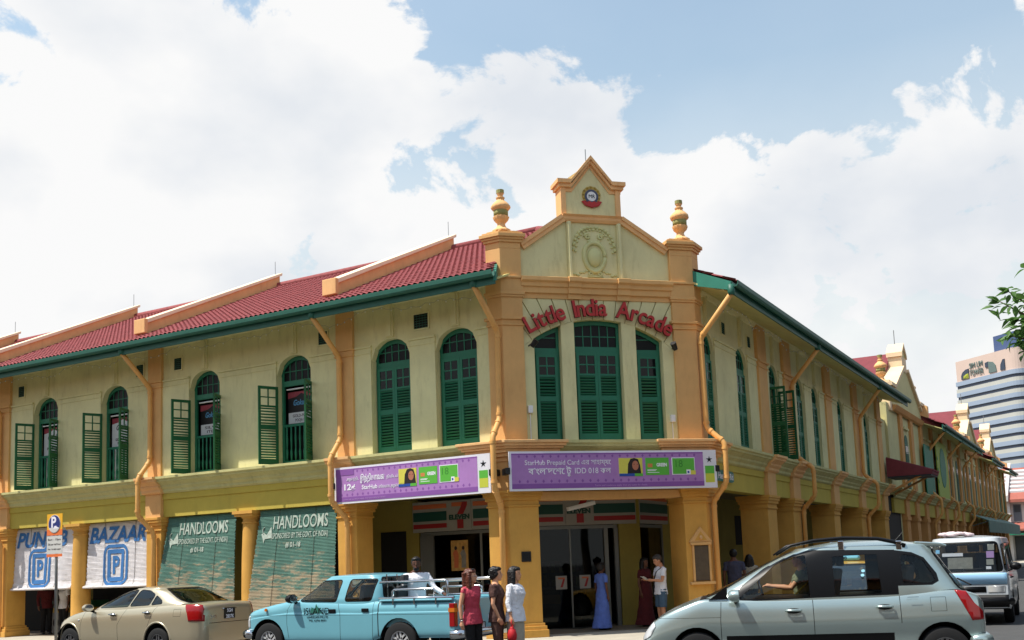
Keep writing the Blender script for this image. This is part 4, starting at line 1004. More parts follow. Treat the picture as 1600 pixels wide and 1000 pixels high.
# store stickers, posters, counter
M('poster_yellow', (196, 150, 80), .6, .35, 9); M('poster_grey', (140, 136, 128), .6, .3, 7); M('counter_green', (30, 84, 62), .5, .1); M('counter_yellow', (200, 160, 50), .5, .1)
def sticker(s, z):
    r = thing('store_sticker', 'small white numeral sticker on the corner shop door' if s < 1 else 'second white numeral sticker, on the door leaf behind the blue dress', 'sticker', FCi(s, .0, z), group='numeral stickers on the shop doors')
    MB().box(FCi, s - .14, s + .14, -.018, -.012, z, z + .32).build('sheet', 'fascia', r)
    MB().prism(FCi, [(s - .08, z + .24), (s + .09, z + .24), (s + .09, z + .28), (s - .08, z + .28)], -.011, -.008).build('numeral_bar', 'stripe_orange', r)
    MB().prism(FCi, [(s + .04, z + .24), (s + .09, z + .24), (s + .03, z + .05), (s - .03, z + .05)], -.011, -.008).build('numeral_stroke', 'stripe_red', r)
sticker(.62, 1.02); sticker(1.22, 1.02)
p = thing('poster', 'yellow figure poster inside the convenience store window', 'poster', FLi(14.15, -.1, 1.55)); MB().box(FLi, 13.9, 14.4, -.02, -.01, 1.55, 2.3).build('sheet', 'poster_yellow', p)
for q in (14.04, 14.26):
    MB().prism(FLi, [(q - .07, 1.62), (q + .06, 1.62), (q + .05, 1.86), (q + .09, 1.98), (q + .03, 2.06), (q - .04, 2.06), (q - .08, 1.94)], -.009, -.006).build('figure_print', 'stripe_orange' if q > 14.1 else 'poster_grey', p)
    MB().prism(FLi, [(q + .04 * math.cos(t), 2.11 + .05 * math.sin(t)) for t in [2 * PI * k / 10 for k in range(10)]], -.009, -.006).build('figure_head_print', 'print_hair', p)
p = thing('poster', 'grey notice sheet low in the convenience store window', 'poster', FLi(14.5, -.1, .9)); MB().box(FLi, 14.2, 14.75, -.02, -.01, .9, 1.35).build('sheet', 'poster_grey', p)
p = thing('shop_counter', 'green and yellow counter just inside the corner shop', 'counter', (23.6, 12.2, GZ + .012))
MB().box(IDF, 23.0, 24.0, 11.9, 13.5, GZ + .012, 1.0).build('counter_body', 'counter_green', p); MB().box(IDF, 22.95, 24.05, 11.85, 13.55, 1.0, 1.06).build('counter_top', 'fascia', p); MB().box(IDF, 22.985, 23.0, 11.9, 13.5, .66, .88).build('counter_stripe', 'counter_yellow', p)
random.seed(3)
for k, (x, y) in enumerate(((25.0, 13.2), (26.4, 13.2), (27.2, 15.2))):
    p = thing('shelf_unit', ('stocked shelf unit in the dark store, nearest the corner door', 'second stocked shelf unit in the dark store, behind the first', 'stocked shelf unit against the far end of the dark store')[k], 'shelf', (x, y, GZ + .012), group='shelf units in the store')
    MB().box(IDF, x - .25, x + .25, y - 1, y + 1, GZ + .012, .25).build('plinth', 'black', p); MB().box(IDF, x - .02, x + .02, y - 1, y + 1, .25, 1.7).build('back_panel', 'alu', p)
    for j in range(4):
        z = .3 + j * .36; MB().box(IDF, x - .25, x + .25, y - 1, y + 1, z, z + .02).build('shelf_board', 'alu', p)
        m = MB()
        for i in range(16):
            h = random.uniform(.12, .3); yy = y - .95 + i * .12; m.box(IDF, x - .23, x - .08, yy, yy + .09, z + .02, z + .02 + h, random.randrange(3))
        tag(m.build('packets', ['card_yellow', 'stripe_red', 'fascia'], p), kind='stuff')
# fluorescent fitting hung over the entrance
p = thing('hanging_light_fitting', 'unlit white batten light hung on wires under the corner walkway ceiling', 'light fitting', FC(2.0, -1.2, 2.86))
MB().prism(lambda s, o, z: FC(s, -1.2 + o, z), [(1.72, 2.82), (2.38, 2.96), (2.36, 3.05), (1.70, 2.91)], -.07, .07).build('housing', 'white', p, bevel=.01)
for s in (1.85, 2.25): MB().tube([FC(s, -1.2, 2.95), FC(s, -1.2, 3.38)], .006, 5).build('wire', 'steel', p)
# floodlights beside the corner windows
for s, d, lab in ((.60, 1, 'small black spotlight on the ochre pier beside the first letter'), (4.02, -1, 'small black spotlight on the ochre pier beside the last letter')):
    p = thing('spotlight', lab, 'spotlight', FC(s, 0, 6.42), group='spotlights under the arched lettering')
    MB().tube([FC(s, -.07, 6.42), FC(s + d * .03, .12, 6.44)], .015, 6).build('bracket', 'black', p)
    MB().tube([FC(s + d * .01, .14, 6.36), FC(s + d * .10, .22, 6.49)], [.055, .07], 12).build('lamp_head', 'black', p)
for s, z, lab in ((.57, 4.92, 'small white junction box low on the corner wall near the downpipe'), (3.92, 4.72, 'small pale junction box low on the corner wall beside the narrow window')):
    p = thing('junction_box', lab, 'junction box', FC(s, -.06, z), group='junction boxes on the corner wall')
    MB().box(FC, s - .05, s + .05, -.07, .02, z, z + .16).build('housing', 'white', p, bevel=.006); MB().tube([FC(s, -.05, z), FC(s, -.05, ZS)], .012, 6).build('conduit', 'white', p)
p = thing('pillar_plaque', 'small black square plaque on the ochre corner pillar', 'plaque', FC(.34, .0, 1.7)); MB().box(FC, .235, .445, .001, .03, 1.70, 1.92).build('plate', 'black', p, bevel=.006); MB().box(FC, .26, .42, .03, .033, 1.73, 1.89).build('face', 'dark', p)
# street name plate
M('sign_green', (46, 110, 96), .5, .06)
p = thing('street_name_sign', 'green street name plate with white lettering on the frieze of the shaded side', 'street sign', FR(24.2, 0, 3.4))
MB().prism(FR, [(23.45, 3.42), (24.62, 3.42), (24.72, 3.46), (24.72, 3.64), (24.62, 3.68), (24.3, 3.68), (24.2, 3.74), (24.1, 3.68), (23.45, 3.68)], .0, .03).build('plate', 'sign_green', p)
text('plate_lettering', 'Hastings Rd', .21, FR, 24.1, 3.48, .034, 'print_white', p, 1, .002, .002, width=1.1)
# fairy lights looped under the eaves
def fairy(F, a, b, label):
    r = thing('fairy_light_string', label, 'fairy lights', F(a, .5, 7.6), group='fairy lights under the eaves'); pts = []; bulbs = MB(); n = int((b - a) / .12)
    for i in range(n):
        s = a + (b - a) * i / n; pts.append(F(s, .35 + .1 * math.sin(s * 2.3), 7.62 + .06 * math.sin(s * 3.1) - .10 * abs(math.sin(s * .9)) + .03 * math.sin(s * 17)))
        if i % 2: q = Vector(pts[-1]); bulbs.ellipsoid(q - Vector((0, 0, .025)), .012, .012, .02, 5, 4)
    MB().tube(pts, .004, 4).build('wire', 'fascia', r); tag(bulbs.build('bulbs', 'white', r), kind='stuff')
fairy(FL, 11.6, 34, 'string of small clear fairy lights looped under the long eave above the arched windows')
fairy(FR, 23.4, 44, 'string of small clear fairy lights looped under the shaded side eave')
# parking sign on its pole by the kerb
M('sign_orange', (232, 118, 60), .5, .04); M('sign_yellow', (236, 176, 40), .5, .04); M('sign_blue', (40, 52, 118), .5, .04); M('sign_plate', (206, 204, 198), .5, .05); M('pole_grey', (122, 124, 124), .5, .1, metal=.3)
def parking_sign():
    F = lambda s, o, z: (17.55 - o, 23.55 - s, z)        # s to the reader's right
    r = thing('parking_sign', 'orange and yellow parking sign with a blue disc on a grey pole', 'traffic sign', F(0, 0, GZ))
    MB().tube([F(.05, 0, GZ), F(.0, 0, 3.3)], .038, 10).build('pole', 'pole_grey', r, smooth=True)
    MB().prism(F, [(-.30, 2.83), (.30, 2.83), (.30, 3.38), (-.30, 3.38)], .04, .05).build('parking_panel', 'sign_yellow', r)
    MB().box(F, -.30, .30, .0502, .052, 2.83, 2.98).build('parking_panel_band', 'sign_orange', r)
    c = Vector(F(0, .052, 3.12)); MB().lathe(c, [(0, 0), (.235, 0), (.235, .006), (0, .006)], 28, axis=(-1, 0, 0)).build('disc_rim', 'sign_plate', r)
    d = MB().lathe(c, [(0, .006), (.222, .006), (.222, .010), (0, .010)], 28, axis=(-1, 0, 0)).build('disc', 'sign_blue', r)
    text('disc_letter', 'P', .38, F, -.03, 3.04, .064, 'print_white', d, 1, .012, .001); MB().prism(F, [(-.02, 3.0), (.15, 3.0), (.15, 3.035), (.11, 3.04), (.08, 3.07), (.02, 3.07), (-.02, 3.03)], .063, .065).build('car_symbol', 'print_white', d)
    MB().prism(F, [(.222 * math.cos(t), 3.12 + .222 * math.sin(t)) for t in [rad(205 + 130 * k / 10) for k in range(11)]], .063, .0645).build('disc_foot', 'sign_plate', d)
    MB().box(F, -.30, .30, .04, .05, 2.36, 2.815).build('hours_plate', 'sign_plate', r)
    for i, (tx, a, sz) in enumerate((('8am - 10pm', .0, .075), ('50¢ per half hour', .0, .07), ('Mon - Sat daily coupon', 0, .06))): text('hours_lettering', tx, sz, F, a, 2.70 - .12 * i, .052, 'board_text', r, 1, 0, .001, width=.5)
    MB().box(F, -.30, .30, .0401, .0505, 2.28, 2.355).build('foot_band', 'sign_orange', r)
parking_sign()
# ------------------------------------------------------------------ the terrace beyond the arcade
FB = FR
T2 = thing('gabled_terrace', 'ochre and yellow terrace with three urn-topped gables, further down the side street', 'building', (46.5, YR, GZ))
M('ochre_far', (206, 150, 88), .85, .12, 1.2, streak=.25, dirt=(150, 100, 60)); M('wall_far', (206, 198, 144), .85, .1, 1.2, streak=.25, dirt=(150, 136, 100)); M('cream_far', (232, 206, 168), .85, .1, 1.2)
M('dark_far', (52, 56, 60), .6, .05); M('awning_green', (96, 128, 118), .7, .2, 2); M('board_green', (36, 120, 92), .6, .06, 1)
a0, a1 = 46.6, 100.0
def seg(name, mat, s0, s1, o0, o1, z0, z1, par=T2): return MB().box(FB, s0, s1, o0, o1, z0, z1).build(name, mat, par)
gab = [(47.6, 55.2), (72.8, 79.6), (87.2, 93.2)]
seg('upper_wall', 'wall_far', a0, a1, -.5, WO, 4.2, 8.0); seg('frieze', 'wall_frieze', a0, a1, -.5, WO + .02, ZF, 4.0)
MB().sweep(FB, CORN, a0, a1).build('sill_cornice', 'moulding', T2)
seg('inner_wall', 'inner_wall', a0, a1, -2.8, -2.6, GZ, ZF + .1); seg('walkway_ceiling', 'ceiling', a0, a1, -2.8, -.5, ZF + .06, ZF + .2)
pls = [49.5, 52.3, 55.2, 58.6, 62.2, 65.8, 69.6, 73.6, 76.5, 79.4, 82.5, 85.2, 87.7, 90.2, 92.8, 96.2, 99.6]
for i, p in enumerate(pls):
    seg('pilaster', 'ochre_far', p - .35, p + .35, -.3, .02, ZS, 8.0)
    MB().sweep(FB, CORNP, p - .45, p + .45).build('cornice_break', 'ochre_far', T2)
    mb = MB(); stack(mb, [(p - .42, YR), (p + .42, YR), (p + .42, YR + .7), (p - .42, YR + .7)], ((GZ, GZ + .3, .07), (GZ + .3, 2.95, 0), (2.95, 3.1, .05), (3.1, 3.86, .02))); mb.build('pillar', 'ochre_far', T2)
M('green_far', (30, 92, 66), .6, .1, 2)
for a, b in zip(pls[:-1], pls[1:]):
    n = 1 if b - a < 3.2 else 2
    for k in range(n):
        c = a + (b - a) * (k + .5) / n
        if b in (55.2,): continue
        w = MB().box(FB, c - .42, c + .42, WO + .004, WO + .03, ZS, 6.5).prism(FB, [(c + .42 * math.cos(t), 6.5 + .42 * math.sin(t)) for t in [PI * q / 8 for q in range(9)]], WO + .004, WO + .03).build('window', 'green_far', T2)
        MB().box(FB, c - .36, c + .36, WO + .031, WO + .04, 6.02, 6.4).build('pane', 'dark_glass', w)
        m = MB()
        for q in range(26): m.box(FB, c - .36, c + .36, WO + .031, WO + .05, ZS + .1 + q * .068, ZS + .125 + q * .068)
        tag(m.build('louvre', 'green_far', w), kind='stuff')
        # hood mould
        MB().box(FB, c - .6, c + .6, WO, WO + .1, 7.15, 7.25).build('hood_mould', 'wall_far', T2)
for p in (56.0, 62.6, 70.0, 83.0): downpipe(FB, ((p + .3, .95, 7.5), (p + .55, .09, 6.6), (p + .55, .09, 4.5), (p + .6, .5, 4.1), (p + .6, .5, 3.4), (p + .6, .12, 2.9), (p + .6, .12, .12)), T2)
for (s0, s1) in ((55.4, 73.4), (79.6, 87.3), (93.2, 100)):
    MB().sweep(FB, [(-.2, 8.0), (OE - .02, 7.52), (OE - .02, 7.56), (-.2, 8.06)], s0, s1).build('soffit', 'soffit', T2)
    MB().sweep(FB, [(OE - .008 + x, 7.76 + z) for x, z in GP], s0, s1).build('gutter', 'green_gutter', T2)
    seg('fascia_board', 'green_board', s0 - .02, s1, OE - .04, OE - .01, 7.48, 7.76)
    W_ = .24; n = int((s1 - s0) / W_); S = [(s0 + (i + a) * W_, h) for i in range(n) for a, h in ((0, 0), (.3, .05), (.6, .05), (.9, 0))]; m = MB(); T = []
    for k in range(14): T += [(k * .45 - .04, .03), ((k + 1) * .45 - .01, 0)]
    vs = [FB(s, OE - t * .905, EZ + t * .425 + h + l) for t, l in T for s, h in S]; q = len(S)
    m.add(vs, [(j * q + i, j * q + i + 1, (j + 1) * q + i + 1, (j + 1) * q + i) for j in range(len(T) - 1) for i in range(q - 1)])
    tag(m.build('roof_tiles', 'tile_far', T2, recalc=False), kind='stuff')
    for p in (s0 + .2, s1 - .2): MB().prism(lambda s, o, z: (o, YR - s, z), [(.35, EZ + .35), (-5.0, EZ + .471 * 5.9), (-5.0, EZ + .471 * 5.9 + .75), (.35, EZ + .95)], p - .2, p + .2).build('parapet', 'coping', T2)
for gi, (g0, g1) in enumerate(gab):
    c = (g0 + g1) / 2; h = (g1 - g0) / 2
    MB().prism(FB, [(g0, 7.9), (g1, 7.9), (g1, 8.45), (c + .55, 10.0), (c + .55, 10.7), (c, 11.15), (c - .55, 10.7), (c - .55, 10.0), (g0, 8.45)], -.55, .02).build('gable_wall', 'wall_far', T2)
    for p_, q_ in (((g0, 8.45), (c - .55, 10.0)), ((g1, 8.45), (c + .55, 10.0))):
        dx, dz = q_[0] - p_[0], q_[1] - p_[1]; l = math.hypot(dx, dz); nx, nz = -dz / l, dx / l
        if nz < 0: nx, nz = -nx, -nz
        MB().prism(FB, [p_, q_, (q_[0] + nx * .16, q_[1] + nz * .16), (p_[0] + nx * .16, p_[1] + nz * .16)], -.65, .14).build('raking_coping', 'cream_far', T2)
    for sg in (-1, 1): MB().prism(FB, [(c + sg * .66, 10.62), (c, 11.15), (c, 11.33), (c + sg * .66, 10.82)], -.62, .10).build('gable_cornice', 'cream_far', T2)
    MB().box(FB, c - .58, c + .58, -.58, .05, 9.95, 10.62).build('gable_block', 'cream_far', T2)
    MB().sweep(FB, [(0, 7.7), (.1, 7.76), (.2, 7.95), (0, 7.98)], g0, g1).build('entablature', 'ochre_far', T2)
    for p in (g0 - .05, g1 + .05):
        mb = MB(); stack(mb, [(p - .4, YR), (p + .4, YR), (p + .4, YR + .7), (p - .4, YR + .7)], ((7.7, 8.6, 0), (8.6, 8.75, .1), (8.75, 8.9, .18), (8.9, 9.0, .05))); mb.build('gable_pedestal', 'cream_far', T2)
        urn((p, YR + .35), 8.98, 1.25, T2)
    q = FB(c, -.3, 0); MB().tube([(q[0], q[1], 10.9), (q[0], q[1], 12.0)], .02, 5).build('lightning_rod', 'steel', T2)
    # roof running back behind the gable
    MB().prism(FB, [(g0 + .1, 8.3), (g1 - .1, 8.3), (c, 10.9)], -9, -.56).build('roof', 'tile_far', T2)
# roof slope seen left of the first gable
m = MB(); m.add([FB(46.6, -.6, 8.15), FB(49.2, -.6, 8.15), FB(49.2, -5, 10.3), FB(46.6, -5, 10.3)], [(0, 1, 2, 3)]); m.build('roof', 'tile_far', T2, recalc=False)
# things on the terrace
c_ = thing('tiled_canopy', 'small red tiled canopy projecting over the entrance between the two buildings', 'canopy', FB(46.4, .7, 4.9))
MB().sweep(FB, [(.02, 4.66), (1.75, 4.66), (1.78, 4.80), (.02, 5.42)], 44.95, 46.75).build('canopy_roof', 'tile_far', c_)
MB().box(FB, 44.97, 46.73, .04, 1.72, 4.60, 4.656).build('canopy_underside_shade', 'dark_far', c_)  # dark sheet: the shade under the canopy is put into its colour
m = MB()
for i in range(12): a = 45.02 + i * .15; m.tube([FB(a, .02, 5.43), FB(a, 1.80, 4.80)], .05, 5)
tag(m.build('canopy_tiles', 'tile_far', c_), kind='stuff')
for a in (45.1, 46.6): MB().tube([FB(a, .0, 4.0), FB(a, 1.5, 4.72)], .05, 6).build('bracket', 'ochre_far', c_)
m = MB(); m.box(FB, 45.0, 49.0, -.4, -.2, GZ, 7.2); m.build('passage_wall', 'wall_far', T2)
MB().box(FB, 45.6, 48.6, -.2, -.18, GZ, 4.2).build('passage_door', 'dark', T2)
def hangboard(s0, s1, o, z0, z1, mat, label, leaf, rot=0):
    F = lambda s, d, z: FB(s0 + (s - s0) * math.cos(rot), o + d + (s - s0) * math.sin(rot), z)
    r = thing('hanging_banner', label, 'banner', F((s0 + s1) / 2, 0, z0), group=None)
    MB().box(F, s0, s1, -.04, 0, z0, z1).build('sheet', mat, r)
    if leaf:
        c = (s0 + s1) / 2; w = (s1 - s0) * .28; h = (z1 - z0)
        MB().prism(F, [(c + w * math.sin(t) * (1 if t < PI else .9), z0 + h * .55 - h * .36 * math.cos(t)) for t in [2 * PI * k / 16 for k in range(16)]], .0, .02).build('leaf_print', 'board_green', r)
        for q in (.25, .45, .65): MB().box(F, s0 + .06, s0 + .2, .0, .02, z0 + h * q, z0 + h * (q + .06)).build('leaf_print', 'board_green', r)
    return r
hangboard(54.6, 57.4, .16, 4.35, 6.8, 'board_green', 'plain dark green hoarding fixed over a terrace window', False)
M('lime_banner', (150, 172, 58), .6, .08, 2)
hangboard(58.4, 62.4, .2, 4.3, 7.3, 'lime_banner', 'lime green hanging banner with a dark leaf, fixed across the terrace front', True)
hangboard(99.9, 101.5, 1.6, 4.0, 7.2, 'lime_banner', 'far lime green hanging banner with a leaf at the end of the terrace', True, 0)
r = thing('shop_awning', 'dull green cloth awning over the shops near the end of the terrace', 'awning', FB(80, .8, 2.6))
m = MB(); m.sweep(FB, [(.12, 3.75), (1.1, 3.3), (1.1, 2.55), (1.06, 2.55), (1.06, 3.27), (.12, 3.7)], 72.5, 97); m.build('awning_cloth', 'awning_green', r)
for a in (72.6, 84, 96.9): MB().tube([FB(a, .1, 3.0), FB(a, 1.05, 3.25)], .03, 5).build('awning_arm', 'steel', r)

# ------------------------------------------------------------------ pale shophouses across the end of the street
M('white_far', (196, 192, 188), .85, .12, .8, streak=.3, dirt=(140, 136, 130)); M('roof_orange', (164, 96, 82), .85, .15, 2); M('shutter_grey', (96, 104, 112), .7, .1, 2)
W2 = thing('pale_shophouse', 'pale grey-white shophouse row with orange tiled roofs at the far end of the street', 'building', (118, -4, 0))
FW = lambda s, o, z: (118 - o, s, z)          # faces the camera (-X), s along +Y
MB().box(FW, -30, 14, -8, 0, 0, 6.2).build('wall', 'white_far', W2)
M('white_bar', (196, 196, 196), .8, .05)
P3 = lambda s_, o, z: (118 - s_, o, z)
for k in range(9):
    s = -29 + k * 4.8
    MB().prism(P3, [(.9, 6.0), (-6, 9.6), (-6, 9.9), (.9, 6.3)], s, s + 4.5).build('roof', 'roof_orange', W2)
    MB().prism(P3, [(1.1, 6.1), (-6.2, 10.0), (-6.2, 10.5), (1.1, 6.7)], s + 4.5, s + 4.8).build('parapet', 'white_far', W2)
    for j in range(6): MB().prism(P3, [(-.5 - j * .85, 6.98 + j * .45), (-.9 - j * .85, 7.19 + j * .45), (-.9 - j * .85, 7.40 + j * .45), (-.5 - j * .85, 7.22 + j * .45)], s + .02, s + 4.48).build('roof_bar', 'white_bar', W2)
    MB().prism(P3, [(1.5, 3.1), (.0, 3.8), (.0, 4.0), (1.5, 3.3)], s, s + 4.5).build('canopy_roof', 'roof_orange', W2)
    for j in range(4):
        w = MB().box(FW, s + .3 + j * 1.05, s + 1.05 + j * 1.05, 0, .05, 4.1, 5.8).build('window', 'shutter_grey', W2); MB().box(FW, s + .4 + j * 1.05, s + .95 + j * 1.05, .05, .07, 5.0, 5.7).build('pane', 'dark_far', w)
    MB().box(FW, s + .3, s + 4.3, 0, .06, .2, 2.6).build('shopfront', 'dark_far', W2)
    MB().box(FW, s + 4.45, s + 4.85, 0, .5, 0, 6.1).build('pilaster', 'white_far', W2)
MB().box(FW, -29, 14, .0, 1.8, 2.7, 2.84).build('walkway_canopy', 'board_green', W2)

# ------------------------------------------------------------------ office tower far behind
TW = thing('office_tower', 'tall office tower with blue and cream bands and a pinkish top lettered Sim Lim Tower', 'building', (348, 38, 0))
M('tower_band', (150, 163, 180), .45, .05, .2); M('tower_cream', (186, 185, 176), .8, .05, .2); M('tower_glass', (58, 66, 82), .3, .1, .3, spec=.4); M('tower_top', (206, 182, 168), .8, .05, .2); M('tower_blue', (70, 88, 126), .6, .05, .2); M('tower_letter', (100, 116, 112), .6, 0)
du = Vector((-.66, -.75, 0)).normalized(); dn = Vector((-du.y, du.x, 0)) ; dn = -dn if dn.dot(Vector((-1, 0, 0))) < 0 else dn
TB = Vector((347.9, 38.3, 0))
def FT(s, o, z): p = TB + du * s + dn * o; return (p.x, p.y, z)
TLn = 21.5
def tplan(d): # rounded far corner on the near side
    pts = [FT(-.0 - d, d, 0)[:2]] + [FT(TLn + (3 + d) * math.sin(t), -3 + (3 + d) * math.cos(t), 0)[:2] for t in [rad(k * 15) for k in range(7)]] + [FT(TLn + 3 + d, -30, 0)[:2], FT(-d, -30, 0)[:2]]
    return pts
z = 0.0; fl = 3.42; nfl = 15; top0 = 3.42 * 15.35
for k in range(nfl):
    z0 = top0 - (k + 1) * fl
    MB().vprism(tplan(.25), z0, z0 + 1.15).build('cream_band', 'tower_cream', TW)
    MB().vprism(tplan(.0), z0 + 1.152, z0 + 2.1).build('window_strip', 'tower_glass', TW)
    MB().vprism(tplan(.30), z0 + 2.102, z0 + fl - .002).build('blue_band', 'tower_band', TW)
MB().vprism(tplan(.0), top0, top0 + 6.4).build('top_block', 'tower_top', TW)
for i, (tx, zz, wd) in enumerate((('SIM LIM', top0 + 3.2, 5.4), ('TOWER', top0 + 1.0, 5.6))): text('tower_lettering', tx, 2.4, FT, 8.6, zz, .25, 'tower_letter', TW, 1, .0, .1, width=wd)
for pts, m_ in ((((2.2, .4), (2.2, 1.6), (2.8, 2.6), (4.2, 3.3), (5.4, 3.4), (5.4, .4)), 'tower_glass'), (((3.0, .5), (3.2, 1.4), (4.4, 1.9), (5.3, 1.9), (5.3, .5)), 'lime'), (((12.2, 2.4), (12.2, 3.8), (13.4, 4.0), (13.4, 2.4)), 'tower_glass'), (((13.5, .5), (13.5, 4.0), (15.2, 3.6), (16.2, 2.4), (16.5, .5)), 'tower_letter'), (((18, .5), (18.2, 2.2), (19.2, 3.6), (19.8, 3.6), (19.8, .5)), 'tower_glass')):
    MB().prism(FT, [(a, top0 + b) for a, b in pts], .0, .3).build('emblem_shape', m_, TW)
MB().vprism([FT(14, -2, 0)[:2], FT(24, -2, 0)[:2], FT(24, -22, 0)[:2], FT(14, -22, 0)[:2]], top0 + 6.4, top0 + 11.5).build('roof_plant_room', 'tower_blue', TW)

# ------------------------------------------------------------------ stop sign
r = thing('stop_sign', 'red octagonal stop sign on a grey post near the end of the side street', 'traffic sign', (62, 3.5, 0))
F = lambda s, o, z: (62 - o, 3.52 - s, z); zc_ = 2.55
MB().tube([(62.05, 3.5, 0), (62.05, 3.5, 3.1)], .045, 8).build('pole', 'pole_grey', r)
M('stop_red', (150, 30, 40), .5, .05)
b_ = MB().prism(F, [(.52 * math.cos(rad(22.5 + 45 * k)), zc_ + .52 * math.sin(rad(22.5 + 45 * k))) for k in range(8)], .02, .05).build('octagon', 'stop_red', r)
text('sign_lettering', 'STOP', .34, F, 0, zc_ - .12, .055, 'print_white', r, 1, .006, .002, width=.74)

# ------------------------------------------------------------------ tree whose branches reach in from beside the road
def leaf_mat():
    m = M('leaf', (92, 130, 66), .5, .25, 4, spec=.4); nt = m.node_tree; N = nt.nodes.new; Lk = nt.links.new
    out = [n for n in nt.nodes if n.type == 'OUTPUT_MATERIAL'][0]; bs = nt.nodes['Principled BSDF']
    tl = N('ShaderNodeBsdfTranslucent'); src = bs.inputs['Base Color'].links[0].from_socket; Lk(src, tl.inputs[0])
    mx = N('ShaderNodeMixShader'); mx.inputs[0].default_value = .42; Lk(bs.outputs[0], mx.inputs[1]); Lk(tl.outputs[0], mx.inputs[2]); Lk(mx.outputs[0], out.inputs[0])
leaf_mat(); M('bark', (92, 78, 62), .9, .25, 6, .4, 40)
def tree():
    rnd = random.Random(11); dist = 15.0
    P = lambda x, y, d=dist: (lambda r: Vector((0, 0, CAMZ)) + r * (d / r.dot(CF)))((x - 800) * CR - (y - 685.7) * CU + 1634.9 * CF)
    base = P(1760, 900); base.z = 0
    r = thing('street_tree', 'leafy street tree whose long pointed leaves reach into the sky by the office tower', 'tree', base)
    fork = Vector((base.x, base.y, 3.6))
    tk = MB().tube([base, base + Vector((.05, .02, 1.2)), base + Vector((-.03, .05, 2.4)), fork], [.20, .16, .14, .12], 10).build('trunk', 'bark', r, smooth=True)
    tips = []
    ends = [(1612, 415), (1575, 455), (1560, 470), (1590, 500), (1600, 535), (1580, 525), (1620, 460), (1640, 400), (1660, 520), (1680, 430), (1720, 380), (1800, 420), (1860, 480), (1700, 560), (1780, 540), (1640, 340), (1720, 320)]
    for i, e in enumerate(ends):
        d = dist + rnd.uniform(-.5, .8); tip = P(*e, d); mid = fork.lerp(tip, .55) + Vector((0, 0, .35)); q = fork.lerp(tip, .25) + Vector((0, 0, .3))
        MB().tube([fork, q, mid, tip.lerp(mid, .3), tip], [.05, .035, .022, .013, .006], 6).build('branch', 'bark', r, smooth=True)
        tips.append((mid, tip))
    # one folded pointed leaf, shared by all copies
    lm = MB(); L_ = .21; pts = []
    for t, w in ((0, .004), (.12, .026), (.32, .046), (.55, .042), (.78, .022), (1, .001)):
        zz = -.05 * t * t; pts += [(-w, t * L_, zz + w * .35), (0, t * L_, zz), (w, t * L_, zz + w * .35)]
    lm.add(pts, [f for i in range(5) for f in ((i * 3, i * 3 + 1, i * 3 + 4, i * 3 + 3), (i * 3 + 1, i * 3 + 2, i * 3 + 5, i * 3 + 4))])
    first = lm.build('leaf', 'leaf', r, local=True, recalc=False, smooth=True); n = 0
    bb = base
    rest = MB()
    def place(p, d, k):
        nonlocal n
        k *= .82
        q = d.to_track_quat('Y', 'Z'); q = q @ Matrix.Rotation(rnd.uniform(-.9, .9), 3, 'Y').to_quaternion()
        if n >= 300: rest.add([p + q @ (Vector(v) * k) for v in lm.v], lm.f); return
        o = first if n == 0 else dup(first, r)
        o.location = p - bb; o.rotation_mode = 'QUATERNION'; o.rotation_quaternion = q; o.scale = (k, k, k); n += 1
    for bi, (a, b) in enumerate(tips):
        m = 32 if bi < 8 else 40
        ax = (b - a).normalized()
        for i in range(m):
            t = .25 + .75 * (i + rnd.random()) / m; p = a.lerp(b, t) + Vector((rnd.gauss(0, .10), rnd.gauss(0, .10), rnd.gauss(0, .09)))
            dd = (ax * rnd.uniform(.3, 1.0) + Vector((rnd.gauss(0, .6), rnd.gauss(0, .6), rnd.uniform(-.95, .15)))).normalized()
            place(p, dd, rnd.uniform(.75, 1.25))
        for i in range(7):
            dd = (ax + Vector((rnd.gauss(0, .5), rnd.gauss(0, .5), rnd.uniform(-.7, .3)))).normalized(); place(b - ax * .02, dd, rnd.uniform(.85, 1.25))
    tag(rest.build('leaf_mass', 'leaf', r, recalc=False, smooth=True), kind='stuff')
tree()
# ------------------------------------------------------------------ vehicles
# car space: x from the rear bumper (0) to the nose (L), y to the car's left, z up
def spline(pts, x):
    # monotone-ish cubic through (x, value) pairs
    if x <= pts[0][0]: return pts[0][1]
    if x >= pts[-1][0]: return pts[-1][1]
    for i in range(len(pts) - 1):
        if pts[i][0] <= x <= pts[i + 1][0]: break
    def slope(j):
        if j <= 0: return (pts[1][1] - pts[0][1]) / (pts[1][0] - pts[0][0])
        if j >= len(pts) - 1: return (pts[-1][1] - pts[-2][1]) / (pts[-1][0] - pts[-2][0])
        a = (pts[j][1] - pts[j - 1][1]) / (pts[j][0] - pts[j - 1][0]); b = (pts[j + 1][1] - pts[j][1]) / (pts[j + 1][0] - pts[j][0])
        return 0 if a * b <= 0 else 2 * a * b / (a + b)
    h = pts[i + 1][0] - pts[i][0]; t = (x - pts[i][0]) / h; m0, m1 = slope(i) * h, slope(i + 1) * h
    return (2 * t**3 - 3 * t**2 + 1) * pts[i][1] + (t**3 - 2 * t**2 + t) * m0 + (-2 * t**3 + 3 * t**2) * pts[i + 1][1] + (t**3 - t**2) * m1
def inside(poly, x, y):
    c = False; n = len(poly); j = n - 1
    for i in range(n):
        xi, yi = poly[i]; xj, yj = poly[j]
        if (yi > y) != (yj > y) and x < (xj - xi) * (y - yi) / (yj - yi) + xi: c = not c
        j = i
    return c
AX = {'y': (0, 2), 'x': (1, 2), 'z': (0, 1)}
